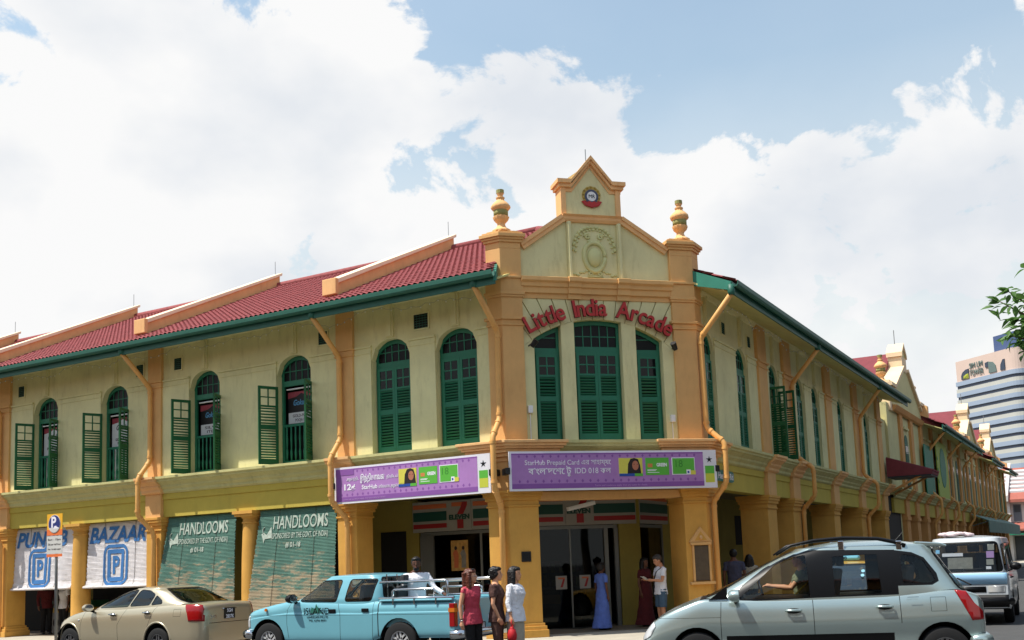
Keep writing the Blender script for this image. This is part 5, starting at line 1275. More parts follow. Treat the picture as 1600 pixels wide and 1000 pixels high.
def cut(bm, poly, axis, filt):
    ia, ib = AX[axis]; lo = (min(p[0] for p in poly), min(p[1] for p in poly)); hi = (max(p[0] for p in poly), max(p[1] for p in poly))
    def near(f):
        a = [v.co[ia] for v in f.verts]; b = [v.co[ib] for v in f.verts]
        return max(a) > lo[0] - 1e-4 and min(a) < hi[0] + 1e-4 and max(b) > lo[1] - 1e-4 and min(b) < hi[1] + 1e-4
    faces = [f for f in bm.faces if filt(f) and near(f)]
    n = len(poly)
    for i in range(n):
        p, q = poly[i], poly[(i + 1) % n]; e = (q[0] - p[0], q[1] - p[1])
        if abs(e[0]) + abs(e[1]) < 1e-6: continue
        co = [0, 0, 0]; no = [0, 0, 0]; co[ia], co[ib] = p; no[ia], no[ib] = -e[1], e[0]
        geom = set(faces)
        for f in faces: geom.update(f.edges); geom.update(f.verts)
        r = bmesh.ops.bisect_plane(bm, geom=list(geom), dist=1e-5, plane_co=co, plane_no=no)
        s = set(f for f in faces if f.is_valid); s.update(g_ for g_ in r['geom'] if isinstance(g_, bmesh.types.BMFace)); faces = [f for f in s if f.is_valid and near(f)]
    out = []
    for f in faces:
        c = f.calc_center_median()
        if inside(poly, c[ia], c[ib]): out.append(f)
    return out
def rounded(poly, r, n=3):
    out = []; m = len(poly)
    for i in range(m):
        p, a, b = Vector(poly[i]), Vector(poly[i - 1]), Vector(poly[(i + 1) % m]); d1 = (a - p); d2 = (b - p); k = min(r, d1.length * .45, d2.length * .45)
        A, B = p + d1.normalized() * k, p + d2.normalized() * k
        for j in range(n + 1):
            t = j / n; out.append(tuple(A * (1 - t)**2 + p * 2 * t * (1 - t) + B * t * t))
    return out
def grow(poly, d):
    return pillar_plan(poly, d)
def circ(cx, cz, r, n=24, k=1.0): return [(cx + r * math.cos(2 * PI * i / n), cz + r * k * math.sin(2 * PI * i / n)) for i in range(n)]
def lower_mesh(sp):
    xs = []; L = sp['L']; x = 0.0
    while x < L - 1e-6:
        xs.append(x); x += .012 if (x < .1 or x > L - .112) else .07
    xs.append(L); sec = sp.get('section', [(0, 0), (.80, 0), (.93, .05), (.985, .22), (1.0, .48), (.99, .72), (.965, .86), (.92, .955), (.84, .995), (.5, 1.015), (0, 1.03)])
    # sample the half section as a smooth curve
    S = []
    for i in range(len(sec) - 1):
        for k in range(3):
            t = k / 3; p0, p1, p2, p3 = sec[max(i - 1, 0)], sec[i], sec[i + 1], sec[min(i + 2, len(sec) - 1)]
            S.append(tuple(.5 * (2 * p1[a] + (p2[a] - p0[a]) * t + (2 * p0[a] - 5 * p1[a] + 4 * p2[a] - p3[a]) * t * t + (3 * p1[a] - p0[a] - 3 * p2[a] + p3[a]) * t**3) for a in (0, 1)))
    S.append(sec[-1])
    full = [(y, z) for y, z in S] + [(-y, z) for y, z in reversed(S[1:-1])]
    rings = []
    for x in xs:
        zb, zt, hw = spline(sp['zb'], x), spline(sp['zt'], x), spline(sp['hw'], x)
        rings.append([(x, y * hw, zb + (zt - zb) * z) for y, z in full])
    mb = MB(); mb.rings(rings); return mb
def cabin_mesh(sp):
    # plan rings stacked from the belt to the roof, then a crowned cap; exponent gives the corner roundness
    N = 96; rings = []
    lv = sp['cabin']; zs = [l[0] for l in lv]
    steps = [lv[0][0] + (lv[-1][0] - lv[0][0]) * k / 14 for k in range(15)]
    get = lambda z, i: spline([(l[0], l[i]) for l in lv], z)
    ex = sp.get('cabin_exp', 5.0)
    def ring(z, xr, xf, hw, e, dz=0.0):
        xm, ax = (xr + xf) / 2, (xf - xr) / 2; out = []
        for k in range(N):
            t = 2 * PI * k / N; c, s = math.cos(t), math.sin(t)
            out.append((xm + ax * math.copysign(abs(c) ** (2 / e), c), hw * math.copysign(abs(s) ** (2 / e), s), z + dz))
        return out
    for z in steps: rings.append(ring(z, get(z, 1), get(z, 2), get(z, 3), ex))
    z, xr, xf, hw = lv[-1]; cr = sp.get('crown', .06); rd = sp.get('roof_round', .05)
    for k in range(1, 5):
        t = k / 4 * PI / 2; d = rd * (1 - math.cos(t)); rings.append(ring(z + rd * .75 * math.sin(t), xr + d * 2.2, xf - d * 3.2, hw - d, ex))
    z2 = z + rd * .75; xr2, xf2, hw2 = xr + rd * 2.2, xf - rd * 3.2, hw - rd
    for f in (.93, .8, .6, .4, .2, .05):
        rings.append(ring(z2 + cr * (1 - f * f), (xr2 + xf2) / 2 - (xf2 - xr2) / 2 * f, (xr2 + xf2) / 2 + (xf2 - xr2) / 2 * f, hw2 * f, ex))
    mb = MB(); mb.rings(rings, cap=True); return mb
def to_bm(mb):
    me = bpy.data.meshes.new('shell'); me.from_pydata([tuple(v) for v in mb.v], [], mb.f); bm = bmesh.new(); bm.from_mesh(me); bpy.data.meshes.remove(me)
    bmesh.ops.recalc_face_normals(bm, faces=bm.faces); return bm
def split_off(bm, faces, name, mat, parent, push=0.0, solid=0.0):
    # the chosen faces leave the shell and become a part of their own
    if not faces: return None
    nb = bmesh.new(); vm = {}
    for f in faces:
        vs = []
        for v in f.verts:
            if v not in vm: vm[v] = nb.verts.new(v.co + v.normal * push)
            vs.append(vm[v])
        try: nb.faces.new(vs)
        except ValueError: pass
    bmesh.ops.delete(bm, geom=faces, context='FACES')
    me = bpy.data.meshes.new(name); nb.to_mesh(me); nb.free(); me.materials.append(MATS[mat]); me.polygons.foreach_set('use_smooth', [True] * len(me.polygons))
    o = bpy.data.objects.new(name, me); COL.objects.link(o); o.parent = parent
    if solid: s_ = o.modifiers.new('thickness', 'SOLIDIFY'); s_.thickness = solid; s_.offset = 1
    return o
def finish(bm, name, mats, parent, sharp=38):
    me = bpy.data.meshes.new(name); bm.to_mesh(me); bm.free()
    for m in mats: me.materials.append(MATS[m])
    me.polygons.foreach_set('use_smooth', [True] * len(me.polygons)); me.set_sharp_from_angle(angle=rad(sharp))
    o = bpy.data.objects.new(name, me); COL.objects.link(o); o.parent = parent; return o
def wheel(root, x, y, r, w, rimmat='rim', spokes=5, side=1, rr=.62):
    c = (x, y, r); ax = (0, side, 0); prof = [(r * rr, -w / 2), (r * .90, -w / 2), (r * .97, -w * .42), (r, -w * .3), (r, w * .3), (r * .97, w * .42), (r * .90, w / 2), (r * rr, w / 2)]
    t = MB().lathe(c, prof, 32, axis=ax, cap=False); wl = t.build('wheel', 'rubber', root, local=True, auto=35)
    m = MB(); m.lathe(c, [(r * rr, -w * .1), (r * rr, w * .46), (r * (rr - .05), w * .44), (r * (rr - .06), -w * .1)], 28, axis=ax, cap=False)
    m.lathe(c, [(0, -w * .1), (r * (rr - .03), -w * .1), (r * (rr - .03), -w * .08), (0, -w * .08)], 24, axis=ax, mi=1)
    m.lathe(c, [(0, w * .3), (r * .15, w * .3), (r * .13, w * .40), (0, w * .41)], 14, axis=ax)
    for k in range(spokes):
        a = 2 * PI * k / spokes + .3; ca, sa = math.cos(a), math.sin(a)
        for dd in (-.10, .10):
            P = lambda rr_, wd, o: Vector((x + (rr_ * ca - wd * sa) * r, y + side * o, r + (rr_ * sa + wd * ca) * r))
            v = []
            for rr_, wd in ((.10, .045), (rr - .04, .05)):
                for q, o in ((dd - wd, w * .26), (dd + wd, w * .26), (dd + wd, w * .38), (dd - wd, w * .38)): v.append(P(rr_, q, o))
            m.add(v, [(0, 1, 2, 3), (7, 6, 5, 4), (0, 4, 5, 1), (1, 5, 6, 2), (2, 6, 7, 3), (3, 7, 4, 0)])
    m.build('rim', [rimmat, 'black'], wl, local=True, auto=40); return wl
M('rim', (150, 150, 152), .3, .0, metal=.85)
def paint(name, rgb, metal=.0, rough=.32): M(name, rgb, rough, .03, 1.5, metal=metal, spec=.5, coat=.6)
paint('paint_beige', (194, 182, 154), .55, .30); paint('paint_teal', (112, 174, 188), 0, .30); paint('paint_silver', (178, 194, 190), .68, .25); paint('paint_van', (186, 192, 196), 0, .4); paint('paint_vanblue', (142, 186, 218), 0, .4); paint('paint_yellow', (226, 170, 52), 0, .35); paint('paint_purple', (70, 56, 104), .2, .35); paint('paint_white', (214, 216, 218), 0, .35)
M('trim_black', (13, 13, 15), .4, .05, 6, spec=.25); M('lamp_red', (150, 14, 18), .15, .05, 9, spec=.6); M('lamp_clear', (214, 216, 216), .12, .1, 30, spec=.7, metal=.3); M('lamp_amber', (206, 112, 34), .2, .05); M('seat_grey', (62, 62, 64), .9, .1, 8); M('groove', (16, 17, 18), .8, 0); M('plate_black', (18, 18, 20), .5, 0); M('underbody', (18, 18, 18), .9, 0)
def seat(root, x, y, z, w=.50, h=.62, mat='seat_grey', head=True):
    if z < .6: h, head = .58, False
    m = MB(); B = lambda s, o, zz: (x + s, y + o, z + zz)
    m.box(B, -.22, .28, -w / 2, w / 2, -.12, .06); m.prism(lambda s, o, zz: (x + s, y + o, z + zz), [(-.26, .0), (-.12, .0), (-.26, h), (-.38, h)], -w / 2 + .02, w / 2 - .02)
    if head: m.box(B, -.41, -.31, -.13, .13, h + .03, h + .2)
    return m.build('seat', mat, root, local=True, bevel=.03)
def car(name, label, cat, loc, yaw, sp, group=None):
    root = thing(name, label, cat, loc, yaw, group); L = sp['L']; pm = sp['paint']; md = sp['mid']
    bm = to_bm(lower_mesh(sp)); side = lambda sg: (lambda f: f.calc_center_median().y * sg > sp['W'] * .25 and abs(f.normal.z) < .93)
    for (cx, r_) in sp['arches']:
        for sg in (1, -1):
            fs = cut(bm, circ(cx, sp['wr'] + .02, r_, 26, sp.get('archk', 1.0)), 'y', side(sg)); bmesh.ops.delete(bm, geom=fs, context='FACES')
    mats = [pm, 'trim_black', 'groove', 'underbody'] + sp.get('mats', [])
    for sg in (1, -1):
        for poly in sp.get('grooves', []):
            for f in cut(bm, poly, 'y', side(sg)):
                f.material_index = 2
        for poly, mi in sp.get('side_mats', []):
            for f in cut(bm, poly, 'y', side(sg)): f.material_index = mi
        for nm, mat, poly in sp.get('side_lamps', []):
            lim = .39 if poly[0][0] < 1 else .22; fs = cut(bm, poly, 'y', lambda f: f.calc_center_median().y * sg > sp['W'] * lim and f.normal.z < .9)
            split_off(bm, fs, nm, mat, root, .004, .004)
    for nm, mat, poly, front in sp.get('end_parts', []):
        fs = cut(bm, poly, 'x', lambda f: (f.calc_center_median().x > L * .8 if front else f.calc_center_median().x < L * .2) and abs(f.normal.x) > .3)
        split_off(bm, fs, nm, mat, root, .006, .004)
    c0, c1 = sp['cabin'][0][1], sp['cabin'][0][2]
    cb = sp['cabin'][0][3]
    if not sp.get('no_deck'):
        fs = cut(bm, [(c0 + .12, -cb + .05), (c1 - .12, -cb + .05), (c1 - .12, cb - .05), (c0 + .12, cb - .05)], 'z', lambda f: f.normal.z > .5)
        for f in fs: f.material_index = 1
    for f in bm.faces:
        if f.normal.z < -.8: f.material_index = 3
    finish(bm, 'body', mats, root)
    # cabin
    bm = to_bm(cabin_mesh(sp)); zr = sp['cabin'][-1][0]
    W_ = sp['cabin'][0][3]
    for f in [f for f in bm.faces if f.normal.z < -.9]: bm.faces.remove(f)
    bm.normal_update()
    sf = lambda sg: (lambda f: f.normal.y * sg > .45 and f.calc_center_median().y * sg > W_ * .4)
    panes = []
    for sg in (1, -1):
        for poly in sp.get('black', []):
            for f in cut(bm, poly, 'y', sf(sg)): f.material_index = 1
        for poly, r_, nm in sp['windows']:
            pr = rounded(poly, r_)
            if sp.get('gasket', .02):
                for f in cut(bm, grow(pr, sp.get('gasket', .02)), 'y', sf(sg)): f.material_index = 1
            panes.append((cut(bm, pr, 'y', sf(sg)), nm))
    for nm, poly, r_, front in sp['screens']:
        ff = (lambda f: f.normal.x > .15 and f.calc_center_median().x > md) if front else (lambda f: f.normal.x < -.15 and f.calc_center_median().x < md)
        pr = rounded(poly, r_)
        for f in cut(bm, grow(pr, .025), 'x', ff): f.material_index = 1
        panes.append((cut(bm, pr, 'x', ff), nm))
    for fs, nm in panes: split_off(bm, [f for f in fs if f.is_valid], nm, sp.get('glass', 'car_glass'), root, -.006)
    cab = finish(bm, 'cabin', [pm, 'trim_black'], root)
    # wheels and arch liners
    for cx, r_ in sp['arches']:
        hw = spline(sp['hw'], cx)
        for sg in (1, -1):
            wheel(root, cx, sg * (hw - .11), sp['wr'], .19, sp.get('rim', 'rim'), sp.get('spokes', 5), sg, sp.get('rr', .62))
            m = MB(); n = 18; vs = []; fs = []
            for i in range(n + 1):
                a = PI * i / n
                for yy in (hw - .005, hw - .34): vs.append((cx + r_ * math.cos(a), sg * yy, sp['wr'] + .02 + r_ * sp.get('archk', 1.0) * math.sin(a)))
            vs += [(cx, sg * (hw - .34), sp['wr'])]; fs = [(2 * i, 2 * i + 1, 2 * i + 3, 2 * i + 2) for i in range(n)] + [(2 * i + 1, 2 * n + 2, 2 * i + 3) for i in range(n)]
            m.add(vs, fs); m.build('arch_liner', 'underbody', root, local=True, recalc=False)
            if sp.get('arch_lip'):
                pts = [(cx + (r_ + .01) * math.cos(PI * i / 20), sg * (spline(sp['hw'], cx + r_ * math.cos(PI * i / 20)) * sp.get('lipw', .992) ), sp['wr'] + .02 + (r_ + .01) * sp.get('archk', 1.0) * math.sin(PI * i / 20)) for i in range(21)]
                MB().tube(pts, .022, 6).build('arch_lip', pm, root, local=True, smooth=True)
    for x, y, z in sp.get('seats', []): seat(root, x, y, z)
    for nm, x, z, mt, yy in sp.get('handles', []):
        for sg in (1, -1):
            m = MB(); m.tube([(x - .10, sg * yy, z), (x - .085, sg * (yy + .03), z + .002), (x + .085, sg * (yy + .03), z + .002), (x + .10, sg * yy, z)], .016, 8); h = m.build('door_handle', mt, root, local=True, smooth=True)
            MB().ellipsoid((x, sg * (yy - .005), z - .004), .10, .012, .035, 12, 6).build('handle_recess', 'groove', h, local=True, smooth=True)
    if 'mirror' in sp:
        x, y, z, mt = sp['mirror']
        for sg in (1, -1):
            m = MB(); n = 14
            rs = [[(x + dx, sg * (y + .13 + .12 * s * math.cos(2 * PI * k / n)), z + .005 + .085 * s * math.sin(2 * PI * k / n)) for k in range(n)] for dx, s in ((-.05, .90), (-.045, 1), (.0, 1), (.05, .92), (.085, .7), (.105, .35))]
            m.rings(rs); mr = m.build('mirror', mt, root, local=True, auto=50)
            MB().tube([(x, sg * (y - .03), z - .08), (x, sg * (y + .06), z - .05)], .03, 8).build('mirror_arm', 'trim_black', mr, local=True)
            MB().ellipsoid((x - .052, sg * (y + .13), z + .005), .004, .10, .07, 12, 6).build('mirror_glass', 'chrome', mr, local=True)
    return root
def plate(root, x, y, z, txt, facing, w=.50, h=.13, lines=1):
    F = (lambda s, o, zz: (x - o, y - s, z + zz)) if facing < 0 else (lambda s, o, zz: (x + o, y + s, z + zz))
    p = MB().box(F, -w / 2, w / 2, 0, .012, -h / 2, h / 2).build('number_plate', 'plate_black', root, local=True)
    for i, t in enumerate(txt): text('plate_number', t, .11 if lines == 1 else .10, F, 0, -.04 if lines == 1 else .02 - .12 * i, .014, 'print_white', p, 1, .002, .001, local=True, width=w * .8 if lines == 1 else w * (.5 if i == 0 else .75))
def strip(x0, x1, z0, z1): return [(x0, z0), (x1, z0), (x1, z1), (x0, z1)]
def vline(pts, w=.009):
    a = [(x - w / 2, z) for x, z in pts]; b = [(x + w / 2, z) for x, z in reversed(pts)]; return a + b

# --- beige saloon parked along the long street front; nose at high Y
LS = 4.62
X_ = lambda y: y - 15.85                     # world Y to car x
sedan = dict(L=LS, W=1.74, mid=2.3, paint='paint_beige', wr=.315, rr=.60, spokes=5, arches=[(X_(17.04), .385), (X_(19.82), .385)], archk=1.03, arch_lip=True, lipw=.985, gasket=.014, glass='car_glass',
    zb=[(0, .30), (.15, .22), (.6, .20), (4.0, .20), (4.45, .24), (4.62, .34)],
    zt=[(0, .98), (.02, 1.05), (.08, 1.085), (.25, 1.10), (.6, 1.10), (1.1, 1.085), (2.2, 1.045), (3.1, 1.02), (3.42, 1.005), (3.8, .95), (4.2, .84), (4.42, .74), (4.55, .62), (4.62, .52)],
    hw=[(0, .64), (.03, .72), (.10, .78), (.3, .84), (.7, .865), (2.2, .872), (3.4, .865), (3.9, .85), (4.25, .79), (4.45, .70), (4.56, .58), (4.62, .46)],
    cabin=[(1.00, .38, 3.55, .80), (1.10, .46, 3.33, .775), (1.20, .70, 3.02, .735), (1.30, .93, 2.74, .69), (1.38, 1.13, 2.46, .645), (1.425, 1.32, 2.24, .60)], crown=.035, roof_round=.035, cabin_exp=4.2,
    windows=[([(3.09, 1.055), (2.14, 1.075), (1.97, 1.395), (2.13, 1.412), (2.38, 1.375), (2.72, 1.26)], .05, 'side_window'), ([(2.08, 1.08), (1.50, 1.10), (1.42, 1.30), (1.62, 1.385), (1.90, 1.408)], .05, 'side_window'), ([(1.44, 1.10), (1.15, 1.12), (1.19, 1.18), (1.37, 1.28)], .03, 'quarter_window')],
    screens=[('windscreen', [(-.66, 1.03), (.66, 1.03), (.54, 1.40), (-.54, 1.40)], .08, True), ('rear_window', [(-.60, 1.13), (.60, 1.13), (.50, 1.405), (-.50, 1.405)], .10, False)],
    grooves=[vline([(X_(18.22) , .30), (X_(18.22) + .01, .7), (2.14, 1.04)]), vline([(X_(19.42), .40), (X_(19.42), .7), (3.47, .98)]), vline([(1.50, .58), (1.40, .8), (1.30, 1.0), (1.22, 1.09)]), vline([(.52, .86), (.52, 1.0)], .006), vline([(.72, .86), (.72, 1.0)], .006), strip(.52, .72, .855, .861), strip(.52, .72, .998, 1.004), strip(1.3, 3.5, .285, .295)],
    side_lamps=[('tail_lamp', 'lamp_red', [(.0, .745), (.30, .755), (.34, .90), (.44, 1.085), (.20, 1.09), (.0, 1.06)]), ('headlamp', 'lamp_clear', [(4.28, .80), (4.52, .60), (4.62, .60), (4.62, .72), (4.42, .80)])],
    end_parts=[('boot_handle', 'chrome', [(-.2, .965), (.2, .965), (.2, .985), (-.2, .985)], False), ('bumper_gap', 'groove', [(-.56, .698), (.56, .698), (.56, .706), (-.56, .706)], False), ('grille', 'trim_black', [(-.3, .48), (.3, .48), (.3, .56), (-.3, .56)], True)],
    handles=[('h', X_(18.37), .915, 'chrome', .868), ('h', X_(17.33), .945, 'chrome', .868)], mirror=(3.20, .83, 1.06, 'paint_beige'), seats=[(2.15, .36, .58), (2.15, -.36, .58), (1.3, .36, .56), (1.3, -.36, .56)])
sed = car('parked_saloon', 'beige four-door saloon parked in front of the white Bazaar blind, tail towards the pickup', 'car', (15.3 + .86, 16.12, 0), PI / 2, sedan)
plate(sed, -.004, .0, .88, ['SGH', '2837K'], -1, .30, .22, 2)
text('boot_badge', '2.0', .09, lambda s, o, z: (-.006 - o, .45 - s, z), 0, .80, .004, 'chrome', sed, 1, .001, .002, local=True, width=.16)
MB().ellipsoid((.05, 0, 1.045), .01, .05, .03).build('boot_emblem', 'chrome', sed, local=True, smooth=True)
for sg in (1, -1): MB().ellipsoid((3.63, sg * .853, .80), .03, .01, .018).build('indicator', 'lamp_clear', sed, local=True, smooth=True)

# --- turquoise double-cab pickup, nose to the saloon
Y_ = lambda y: y - 10.0
LP = 4.90
def tub_cut(f): return True
pick = dict(L=LP, W=1.68, mid=2.6, paint='paint_teal', wr=.36, rr=.56, spokes=6, arches=[(Y_(11.17), .42), (Y_(14.27), .42)], archk=.98, gasket=.022, glass='car_glass_clear', no_deck=False, rim='white_rim',
    section=[(0, 0), (.86, 0), (.95, .03), (.985, .14), (.995, .36), (1.0, .60), (1.0, .70), (.985, .715), (.985, .80), (.965, .90), (.93, .965), (.86, 1.0), (.5, 1.012), (0, 1.02)],
    zb=[(0, .44), (1.7, .42), (1.75, .34), (3.6, .34), (4.6, .40), (4.9, .46)],
    zt=[(0, 1.08), (1.70, 1.08), (3.2, 1.115), (3.66, 1.12), (4.0, 1.08), (4.4, 1.01), (4.7, .945), (4.80, .91), (4.87, .86), (4.90, .80)],
    hw=[(0, .835), (.05, .84), (3.9, .845), (4.5, .835), (4.74, .80), (4.85, .74), (4.90, .66)],
    cabin=[(1.04, 1.60, 3.84, .80), (1.12, 1.61, 3.68, .795), (1.20, 1.62, 3.52, .775), (1.30, 1.64, 3.36, .75), (1.40, 1.67, 3.21, .715), (1.50, 1.72, 3.05, .675), (1.535, 1.76, 2.97, .655)], crown=.03, roof_round=.04, cabin_exp=7.0,
    windows=[([(3.50, 1.115), (2.62, 1.10), (2.54, 1.475), (3.02, 1.465), (3.15, 1.41)], .05, 'side_window'), ([(2.40, 1.105), (1.83, 1.105), (1.77, 1.475), (2.33, 1.478)], .05, 'side_window')],
    screens=[('windscreen', [(-.68, 1.13), (.68, 1.13), (.57, 1.49), (-.57, 1.49)], .06, True), ('rear_window', [(-.62, 1.14), (.62, 1.14), (.55, 1.50), (-.55, 1.50)], .08, False)],
    grooves=[vline([(2.50, .38), (2.49, .85), (2.57, 1.10)]), vline([(3.74, .42), (3.78, .7), (3.77, .95), (3.68, 1.10)]), vline([(1.76, .38), (1.74, 1.08)]), vline([(1.63, .46), (1.625, 1.07)], .022), strip(.02, 4.86, .846, .853)],
    side_lamps=[('headlamp', 'lamp_clear', [(4.74, .62), (4.9, .62), (4.9, .84), (4.76, .84)])],
    end_parts=[('grille', 'trim_black', [(-.42, .64), (.42, .64), (.42, .80), (-.42, .80)], True)],
    handles=[], mirror=(3.58, .80, 1.16, 'trim_black'), seats=[(2.45, .38, .76), (2.45, -.38, .76), (1.95, .0, .72)])
M('white_rim', (196, 196, 196), .4, .05, metal=.2)
pk = car('parked_pickup', 'turquoise double-cab pickup with chrome bed rails parked in front of the striped shopfront', 'pickup', (15.3 + .845, 10.0, 0), PI / 2, pick)
# open load bed: hollow out the tail of the shell and line it
def hollow():
    for o in list(pk.children):
        if o.name.startswith('body'):
            bm = bmesh.new(); bm.from_mesh(o.data)
            fs = cut(bm, [(.06, -.76), (1.58, -.76), (1.58, .76), (.06, .76)], 'z', lambda f: f.normal.z > .4 and f.calc_center_median().x < 1.7)
            bmesh.ops.delete(bm, geom=fs, context='FACES'); bm.to_mesh(o.data); bm.free()
    m = MB(); a, b, y, z0, z1 = .06, 1.58, .76, .62, 1.095
    P = [(a, -y), (b, -y), (b, y), (a, y)]
    m.add([(x, yy, z) for z in (z0, z1) for x, yy in P], [(0, 1, 2, 3), (0, 4, 5, 1), (1, 5, 6, 2), (2, 6, 7, 3), (3, 7, 4, 0)])
    m.build('load_bed', 'paint_teal', pk, local=True, recalc=False)
    for sg in (1, -1): MB().box(IDF, .03, 1.60, sg * .80 - .045, sg * .80 + .045, 1.075, 1.115).build('bed_rim', 'paint_teal', pk, local=True, bevel=.02)
    MB().box(IDF, -.012, .045, -.76, .76, .62, 1.09).build('tailgate', 'paint_teal', pk, local=True, bevel=.012)
hollow()
def pickup_extras():
    for sg in (1, -1):
        t = MB().box(IDF, -.02, .09, sg * .79 - .055, sg * .79 + .062, .63, 1.03).build('tail_lamp', 'lamp_red', pk, local=True, bevel=.012)
        MB().box(IDF, -.028, .098, sg * .79 - .05, sg * .79 + .068, .88, .95).build('indicator', 'lamp_amber', t, local=True)
        # double rail along the bed with its posts
        y = sg * .79
        MB().tube([(1.62, y, 1.13), (.02, y, 1.13)], .032, 8).build('bed_rail', 'chrome', pk, local=True, smooth=True)
        r1 = MB().tube([(1.60, y, 1.42), (.20, y, 1.43), (.15, y, 1.42), (.14, y, 1.13)], .024, 8).build('upper_rail', 'chrome', pk, local=True, smooth=True)
        MB().tube([(1.32, y, 1.14), (1.32, y, 1.25), (1.28, y, 1.285), (.46, y, 1.29), (.42, y, 1.27), (.41, y, 1.14)], .022, 8).build('lower_rail', 'chrome', pk, local=True, smooth=True)
        for x in (1.28, .82, .36): MB().box(IDF, x - .012, x + .012, y + sg * .035, y + sg * .06, 1.02, 1.13).build('rail_clip', 'chrome', pk, local=True)
        MB().box(IDF, 2.60, 2.76, sg * .845 - .02, sg * .845 + .012, .89, .96).build('door_handle', 'trim_black', pk, local=True, bevel=.01)
        MB().box(IDF, 1.84, 1.99, sg * .845 - .02, sg * .845 + .012, .90, .965).build('door_handle', 'trim_black', pk, local=True, bevel=.01)
    for x in (.14,): MB().tube([(x, -.79, 1.42), (x, .79, 1.42)], .02, 8).build('cross_rail', 'chrome', pk, local=True)
    for yy in (-.48, -.16, .16, .48): MB().tube([(1.66, yy, 1.10), (1.68, yy, 1.56)], .014, 6).build('window_bar', 'chrome', pk, local=True)
    b = MB().tube([(.06, -.86, .50), (-.10, -.80, .50), (-.12, 0, .50), (-.10, .80, .50), (.06, .86, .50)], .085, 10).build('rear_bumper', 'chrome', pk, local=True, smooth=True)
    b = MB().tube([(4.66, -.85, .50), (4.88, -.76, .50), (4.95, 0, .50), (4.88, .76, .50), (4.66, .85, .50)], .09, 10).build('front_bumper', 'chrome', pk, local=True, smooth=True)
    MB().tube([(4.3, .83, .96), (4.3, .86, .96)], .03, 8).build('indicator', 'lamp_amber', pk, local=True)
    F = lambda s, o, z: (3.0 - s, .846 + o, z)
    text('door_lettering', 'ISLAND', .17, F, -.04, .87, .004, 'trim_black', pk, 1, .0, .001, local=True, width=.62)
    text('door_lettering', 'LANDSCAPE PTE LTD', .055, F, -.02, .80, .004, 'trim_black', pk, 1, 0, .001, local=True, width=.5); tag(text('door_phone_lettering', 'TEL 6296 8091', .05, F, -.02, .74, .004, 'trim_black', pk, 1, 0, .001, local=True, width=.42), kind='stuff')
    MB().prism(F, [(-.20, .90), (-.16, 1.0), (-.08, .97), (-.05, 1.06), (.0, .98), (.08, .99), (.02, .93), (.10, .88), (.0, .90), (-.08, .88)], .0, .003).build('door_emblem', 'sign_green', pk, local=True)
    plate(pk, -.14, .25, .62, ['GT 9006J'], -1, .42, .11)
    text('tailgate_badge', 'DIESEL', .10, lambda s, o, z: (-.014 - o, -.42 - s, z), 0, .70, .004, 'print_white', pk, 1, .001, .002, local=True, width=.3)
pickup_extras()

